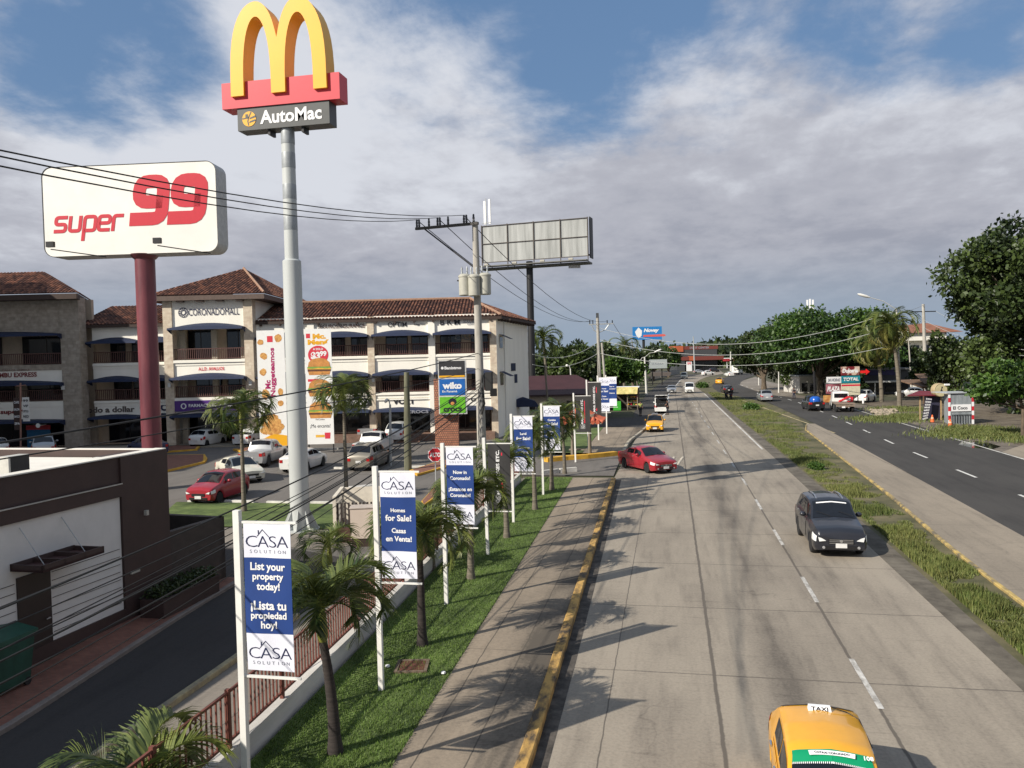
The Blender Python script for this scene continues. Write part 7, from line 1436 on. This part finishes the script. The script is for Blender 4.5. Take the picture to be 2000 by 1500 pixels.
P = [o+r0*.6-fh*1.5+Z*(zt-.6), o+r0*4.6-fh*1.5+Z*(zt-.6), o+r0*4.2+fh*3+Z*(zt+.6), o+r0*1.6+fh*3+Z*(zt+.6)]; b.add(P, [(0, 1, 2, 3)])
for u in (.3, 4.5): b.frame(o+r0*u-fh*1.8, r0, fh, Z, (.12, .12, zt-1.1))
tag(b.build('thatch_shed', M('dusty_brown_roof', (.16, .10, .065), .9, var=.2, scale=2)), 'open shed with a dusty brown roof behind the barrel sign', 'shed')
def stall():
    g = G(1800, 822); dp = dep(g); t = thing('stall', 'roadside stall with a dark red sheet roof and tan posts', 'market stall', (g[0], g[1], 0)); z = lambda y: float(D(1800, y, dp)[2]); a = D(1772, 772, dp)
    b = MB(); P = [a+Z*0, D(1840, 771, dp), D(1846, 765, dp+2.4), D(1795, 763, dp+2.4)]; b.add(P+[q-Z*.1 for q in P], [(0, 1, 2, 3), (7, 6, 5, 4), (0, 4, 5, 1), (1, 5, 6, 2), (2, 6, 7, 3), (3, 7, 4, 0)]); b.build('roof', M('stall_red_roof', (.16, .02, .03), .6, var=.1), t)
    for px in (1797, 1838): b = MB(); q = D(px, 820, dp+.4); b.beam(A(q[0], q[1], 0), A(q[0], q[1], z(772)), .12); b.build('post', M('tan_post', (.35, .25, .13), .8), t)
    b = MB(); q = D(1812, 822, dp+.6); b.frame(A(q[0], q[1], .05), r0, fh, Z, (1.25, .05, 2.5)); b.build('side_sheet', M('navy_sheet', (.03, .03, .06), .7), t)
    k = thing('striped_banner', 'dark banner covered in white writing stripes leaning at the stall', 'banner', tuple(G(1803, 826))); b = MB(); c0, c1, c2, c3 = D(1800, 822, dp-.3), D(1812, 818, dp-.3), D(1821, 778, dp-.1), D(1808, 776, dp-.1); b.add([c0, c1, c2, c3, c0+fh*.04, c1+fh*.04, c2+fh*.04, c3+fh*.04], [(0, 1, 2, 3), (7, 6, 5, 4), (0, 4, 5, 1), (1, 5, 6, 2), (2, 6, 7, 3), (3, 7, 4, 0)]); bn = b.build('banner', M('banner_plum', (.03, .025, .045), .7), k); b = MB()
    for i, s in enumerate(('JUGOS', 'BATIDOS', 'SODAS', 'PIPAS', 'RASPAO', 'HELADOS', 'COCO', 'MARISCOS')): u = (i+.5)/8; l = c3+(c0-c3)*u; r_ = c2+(c1-c2)*u; e = r_-l; ww = np.linalg.norm(e); e /= ww; b.text(s, (l+r_)/2-fh*.02, e, Z, w=ww*.85, h=.17, bold=.05)
    b.build('lettering', LETW, bn)
    c = D(1838, 762, dp-.2); k = thing('barrel_sign', 'round cream barrel shaped sign with a black figure above the stall', 'sign', tuple(c)); b = MB(); ey = fh; r_ = 13.2*dp/1540; b2 = MB(); ring = [(r_*.93, 0), (r_, .05), (r_*1.03, .35), (r_, .7)]; 
    V = []; n = 24
    for rr, dd in ring: V += [c+r0*rr*math.cos(2*math.pi*i/n)+Z*rr*math.sin(2*math.pi*i/n)+fh*dd for i in range(n)]
    b.add(V, [(i*n+j, i*n+(j+1) % n, (i+1)*n+(j+1) % n, (i+1)*n+j) for i in range(3) for j in range(n)]+[tuple(range(3*n, 4*n))]); b.build('barrel', M('barrel_tan', (.38, .3, .17), .7), k)
    b = MB(); b.disc(c+fh*.03, r0, Z, r_*.95, r_*.95, 0, 24); b.build('face', M('barrel_face_cream', (.5, .44, .26), .6), k); b = MB(); q = c+fh*.02; b.ribbon([(-.15, -.2), (.12, -.2), (.12, -.05), (-.05, -.05)], .08, q, r0, Z, .004); b.ribbon([(.02, -.05), (.1, .2)], .09, q, r0, Z, .004); b.disc(q+r0*.12+Z*.28, r0, Z, .08, .08, 0, 10); b.build('figure', LETB, k)
    b = MB(); a = c+r0*(r_-.1)+Z*(r_*.8); b.box(a, (.5, .2, .16), PSI); b.build('bracket', LETW, k)
    # corrugated shed
    q = G(1853, 829); dq = dep(q); t = thing('corrugated_shed', 'grey corrugated metal shed with red and white edge stripes', 'shed', (q[0], q[1], 0)); zt = float(D(1875, 768, dq)[2]); w = 47*dq/1540; b = MB(); n = 60
    V = []
    for i in range(n+1): x = w*i/n; V += [q+r0*x+fh*(.035*math.cos(i*math.pi/1.5)), q+r0*x+fh*(.035*math.cos(i*math.pi/1.5))+Z*zt]
    b.add(V, [(2*i, 2*i+2, 2*i+3, 2*i+1) for i in range(n)])
    V = []; s = -1.0
    for i in range(25): x = 2.6*i/24; V += [q+fh*x-r0*(s*i/24-.03*math.cos(i*2.1)), q+fh*x-r0*(s*i/24-.03*math.cos(i*2.1))+Z*zt*.95]
    b.add(V, [(2*i+1, 2*i+3, 2*i+2, 2*i) for i in range(24)]); b.build('sheet_wall', M('corrugated_zinc', (.30, .33, .35), .5, .35, var=.15, scale=1.5, stretch=(3, 3, .4)), t)
    b = MB(); b.frame(q-r0*.2-fh*.15+Z*zt, r0, fh, Z, (w+.3, 2.8, .07)); b.build('roof', M('shed_roof_zinc', (.5, .52, .53), .5, .3), t)
    for u in (-.05, w-.1):
        b = MB()
        for i in range(7): b.frame(q+r0*u-fh*.06+Z*(i*zt/7), r0, fh, Z, (.2, .04, zt/7), i % 2)
        b.build('striped_post', [LETW, RED], t)
    b = MB(); b.frame(q+r0*w*.1-fh*.08+Z*zt*.42, r0, fh, Z, (w*.82, .04, zt*.22)); pa = b.build('name_board', LETW, t); b = MB(); b.text('El Coco', q+r0*w*.46-fh*.1+Z*zt*.53, r0, Z, w=w*.6, h=.3, bold=.02); b.build('lettering', LETB, pa)
    b = MB()
    for i in range(8): b.frame(q+r0*(w*.12+i*.24)-fh*.1+Z*.08, r0, fh, Z, (.03, .03, zt*.28))
    b.frame(q+r0*w*.1-fh*.1+Z*zt*.3, r0, fh, Z, (w*.84, .03, .04)); b.build('grille', DARKM, t)
stall()
for px, lb in (((1821, 825), 'orange traffic cone right beside the striped banner'), ((1856, 834), 'orange traffic cone before the corrugated shed')):
    g = G(*px); t = thing('traffic_cone', lb, 'traffic cone', tuple(g), 0, 'traffic cones by the stall'); b = MB(); b.lathe([(.19, .04), (.15, .3), (.05, .72), (.03, .74)], g, n=14); b.build('cone', M('cone_orange', (.7, .13, .03), .6), t, 50); b = MB(); b.box(g+Z*.02, (.48, .48, .04)); b.build('base', BLACK, t); b = MB(); b.lathe([(.142, .36), (.107, .5)], g, n=14); b.build('band', M('cone_pale_band', (.75, .4, .25), .5), t)
b = MB(); p = G(1686, 788); b.lathe([(.12, 0), (.13, .5), (.08, .9), (.02, .95)], p, n=10); tag(b.build('bollard', LETW), 'short white bollard right of the tow truck', 'bollard')
b = MB(); q = random.Random(3)
for i in range(70):
    p = G(1725+q.gauss(0, 12), 806+q.gauss(0, 4)); s = q.uniform(.12, .4); b.lathe([(s*.5, 0), (s, s*.4), (s*.6, s*.8), (.02, s*.9)], p-Z*.05, n=6)
tag(b.build('rubble', M('rubble_stone', (.3, .25, .19), .95, var=.3, scale=3)), kind='stuff')
# ------------------------------------------------------------------ people and motorcycles
def skin(name, verts, edges, mat, parent, root=0):
    me = bpy.data.meshes.new(name); me.from_pydata([v[:3] for v in verts], edges, []); o = bpy.data.objects.new(name, me); COL.objects.link(o)
    s = o.modifiers.new('skin', 'SKIN'); u = o.modifiers.new('sub', 'SUBSURF'); u.levels = 1; u.render_levels = 1
    for i, v in enumerate(verts): d = me.skin_vertices[0].data[i]; d.radius = (v[3], v[3]); d.use_root = (i == root)
    dg = bpy.context.evaluated_depsgraph_get(); m2 = bpy.data.meshes.new_from_object(o.evaluated_get(dg)); bpy.data.objects.remove(o); bpy.data.meshes.remove(me)
    m2.materials.clear(); m2.materials.append(mat); m2.polygons.foreach_set('use_smooth', [True]*len(m2.polygons)); o = bpy.data.objects.new(name, m2); COL.objects.link(o); o.parent = parent; return o
SKIN = M('skin', (.25, .13, .085), .6); HAIR = M('black_hair', (.012, .01, .01), .7)
def person(label, loc, rz, shirt, trous, arms=((.30, .02, .95), (-.30, .02, .95)), step=.12, sit=False):
    """standing about 1.7 m: pelvis, spine, neck, head, arms with five fingers, legs"""
    t = thing('person', label, 'person', tuple(loc), rz); hp = .92
    V = [(0, 0, hp, .13), (0, 0, 1.15, .12), (0, .0, 1.38, .13), (0, .01, 1.49, .055), (0, .02, 1.56, .075), (0, .03, 1.65, .085), (0, .02, 1.70, .05)]; E = [(i, i+1) for i in range(6)]
    def add(v, p): V.append(v); E.append((p, len(V)-1)); return len(V)-1
    legs, armi = [], []
    for sd, st in ((1, step), (-1, -step)):
        if sit: k = add((sd*.16, .38, hp-.02, .075), add((sd*.10, .02, hp-.04, .09), 0)); a = add((sd*.16, .34, hp-.42, .05), k)
        else: k = add((sd*.105, st*.6+.02, .50, .06), add((sd*.10, 0, .86, .085), 0)); a = add((sd*.11, st, .09, .04), k)
        f = add((sd*.125, V[a][1]+.14, V[a][2]-.055, .035), a); legs.append((k, a, f))
    for sd, (hx, hy, hz) in zip((1, -1), arms):
        s = add((sd*.19, 0, 1.40, .055), 2); e = add(((sd*.19+hx)/2+sd*.05, (hy)/2-.03, (1.40+hz)/2+.0, .042), s); h = add((hx, hy, hz, .034), e); armi.append((s, e, h))
        d = A(hx, hy, hz)-A(*V[e][:3]); d /= np.linalg.norm(d); sx = np.cross(d, A(0, 1, 0)); sx /= np.linalg.norm(sx)+1e-6
        for k, l in enumerate((.075, .09, .095, .085, .06)):
            q = A(hx, hy, hz)+d*.03+sx*(k-2)*.017; add(tuple(q+d*l+A(0, .015, 0))+(.009,), h)
    body = skin('body', V, E, SKIN, t)
    I = [0]+[i for l in legs for i in (l[0]-1, l[0], l[1])]; tv = [V[0][:3]+(.155,)]; te = []
    for (k, a, f) in legs: n0 = len(tv); tv += [V[k-1][:3]+(.108,), V[k][:3]+(.082,), V[a][:2]+(V[a][2]+.02, .066)]; te += [(0, n0), (n0, n0+1), (n0+1, n0+2)]
    skin('trousers', tv, te, trous, t)
    sv_ = [(0, 0, hp+.04, .15), (0, 0, 1.16, .148), (0, 0, 1.37, .152), (0, .0, 1.45, .08)]; se = [(0, 1), (1, 2), (2, 3)]
    for (s, e, h) in armi: n0 = len(sv_); m = [V[e][i]*.85+V[s][i]*.15 for i in range(3)]; sv_ += [V[s][:3]+(.078,), tuple(m)+(.062,)]; se += [(2, n0), (n0, n0+1)]
    skin('shirt', sv_, se, shirt, t)
    b = MB(); b.lathe([(.096, 1.63), (.105, 1.68), (.088, 1.735), (.045, 1.765), (.005, 1.772)], (0, .01, 0), n=12); b.build('hair', HAIR, t, 60, local=True)
    b = MB()
    for (k, a, f) in legs: b.box(A(V[a][0], V[a][1]+.07, V[a][2]-.045), (.1, .27, .085))
    b.build('shoes', BLACK, t, local=True); return t
VEST = M('hi_vis_vest', (.42, .46, .12), .7); DSH = M('dark_cloth', (.018, .018, .024), .85); JEAN = M('dark_jeans', (.03, .035, .06), .85); KHA = M('khaki_cloth', (.22, .18, .12), .85)
g = G(1251, 812); person('person in a yellow green vest and dark trousers standing left of the minibus', g, R(200), VEST, DSH, ((.2, .2, 1.1), (-.28, .05, .92)))
g = G(1304, 810); person('person in black standing against the right side of the minibus', g, R(80), DSH, DSH, ((.24, .25, 1.2), (-.25, .2, 1.15)))
g = G(1551, 779); person('person in dark clothes standing on the verge beyond the asphalt road', g, R(120), DSH, JEAN)
def motorcycle(label, loc, rz, shirt, rl):
    t = thing('motorcycle', label, 'motorcycle', tuple(loc), rz, 'motorcycles on the asphalt bend')
    for y in (.62, -.62):
        b = MB(); n = 20; V = []; q = [(.24, -.05), (.30, -.05), (.31, 0), (.30, .05), (.24, .05)]; b.lathe(q, (0, y, .31), 'x', n); w = b.build('wheel', TYRE, t, 50, local=True); b = MB(); b.lathe([(.24, -.03), (.05, -.05), (.05, .05), (.24, .03)], (0, y, .31), 'x', n); b.build('rim', RIM, w, 50, local=True)
    b = MB(); b.tube([(0, .62, .31), (0, .45, .72), (0, .38, .95)], .04, 8); b.tube([(0, .4, .8), (0, .1, .62), (0, -.3, .55), (0, -.62, .31)], .05, 8); b.box((0, .02, .42), (.26, .4, .3)); b.build('frame', DARKM, t, 50, local=True)
    b = MB(); b.lathe([(.02, -.22), (.13, -.15), (.16, .05), (.1, .22), (.02, .25)], (0, .15, .82), 'y', 12); b.build('fuel_tank', CBLK, t, 60, local=True)
    b = MB(); b.box((0, -.3, .8), (.26, .62, .09)); b.build('seat', BLACK, t, local=True); b = MB(); b.tube([(-.36, .3, 1.02), (0, .4, .98), (.36, .3, 1.02)], .018, 6); b.build('handlebar', DARKM, t, local=True)
    b = MB(); b.lathe([(.02, 0), (.09, .03), (.1, .1)], (0, .44, .9), 'y', 12); b.build('headlight', LAMP, t, local=True); b = MB(); b.box((0, -.66, .72), (.16, .06, .08)); b.build('taillight', TAIL, t, local=True)
    c, s = math.cos(rz), math.sin(rz); p = person(rl, A(*loc)+A(.12*s, -.12*c, -.02), rz, shirt, JEAN, ((.3, .38, 1.08), (-.3, .38, 1.08)), 0, True); b = MB(); b.lathe([(.10, 1.53), (.135, 1.6), (.14, 1.68), (.1, 1.78), (.01, 1.81)], (0, .02, 0), n=14); b.build('helmet', LETW if shirt is not DSH else CBLK, p, 60, local=True)
g = G(1419, 779); motorcycle('motorcycle on the left of the pair on the asphalt bend', g, R(8), KHA, 'rider in a pale shirt and white helmet on the left motorcycle')
g = G(1428, 780.5); motorcycle('motorcycle on the right of the pair on the asphalt bend', g, R(4), DSH, 'rider in dark clothes and black helmet on the right motorcycle')
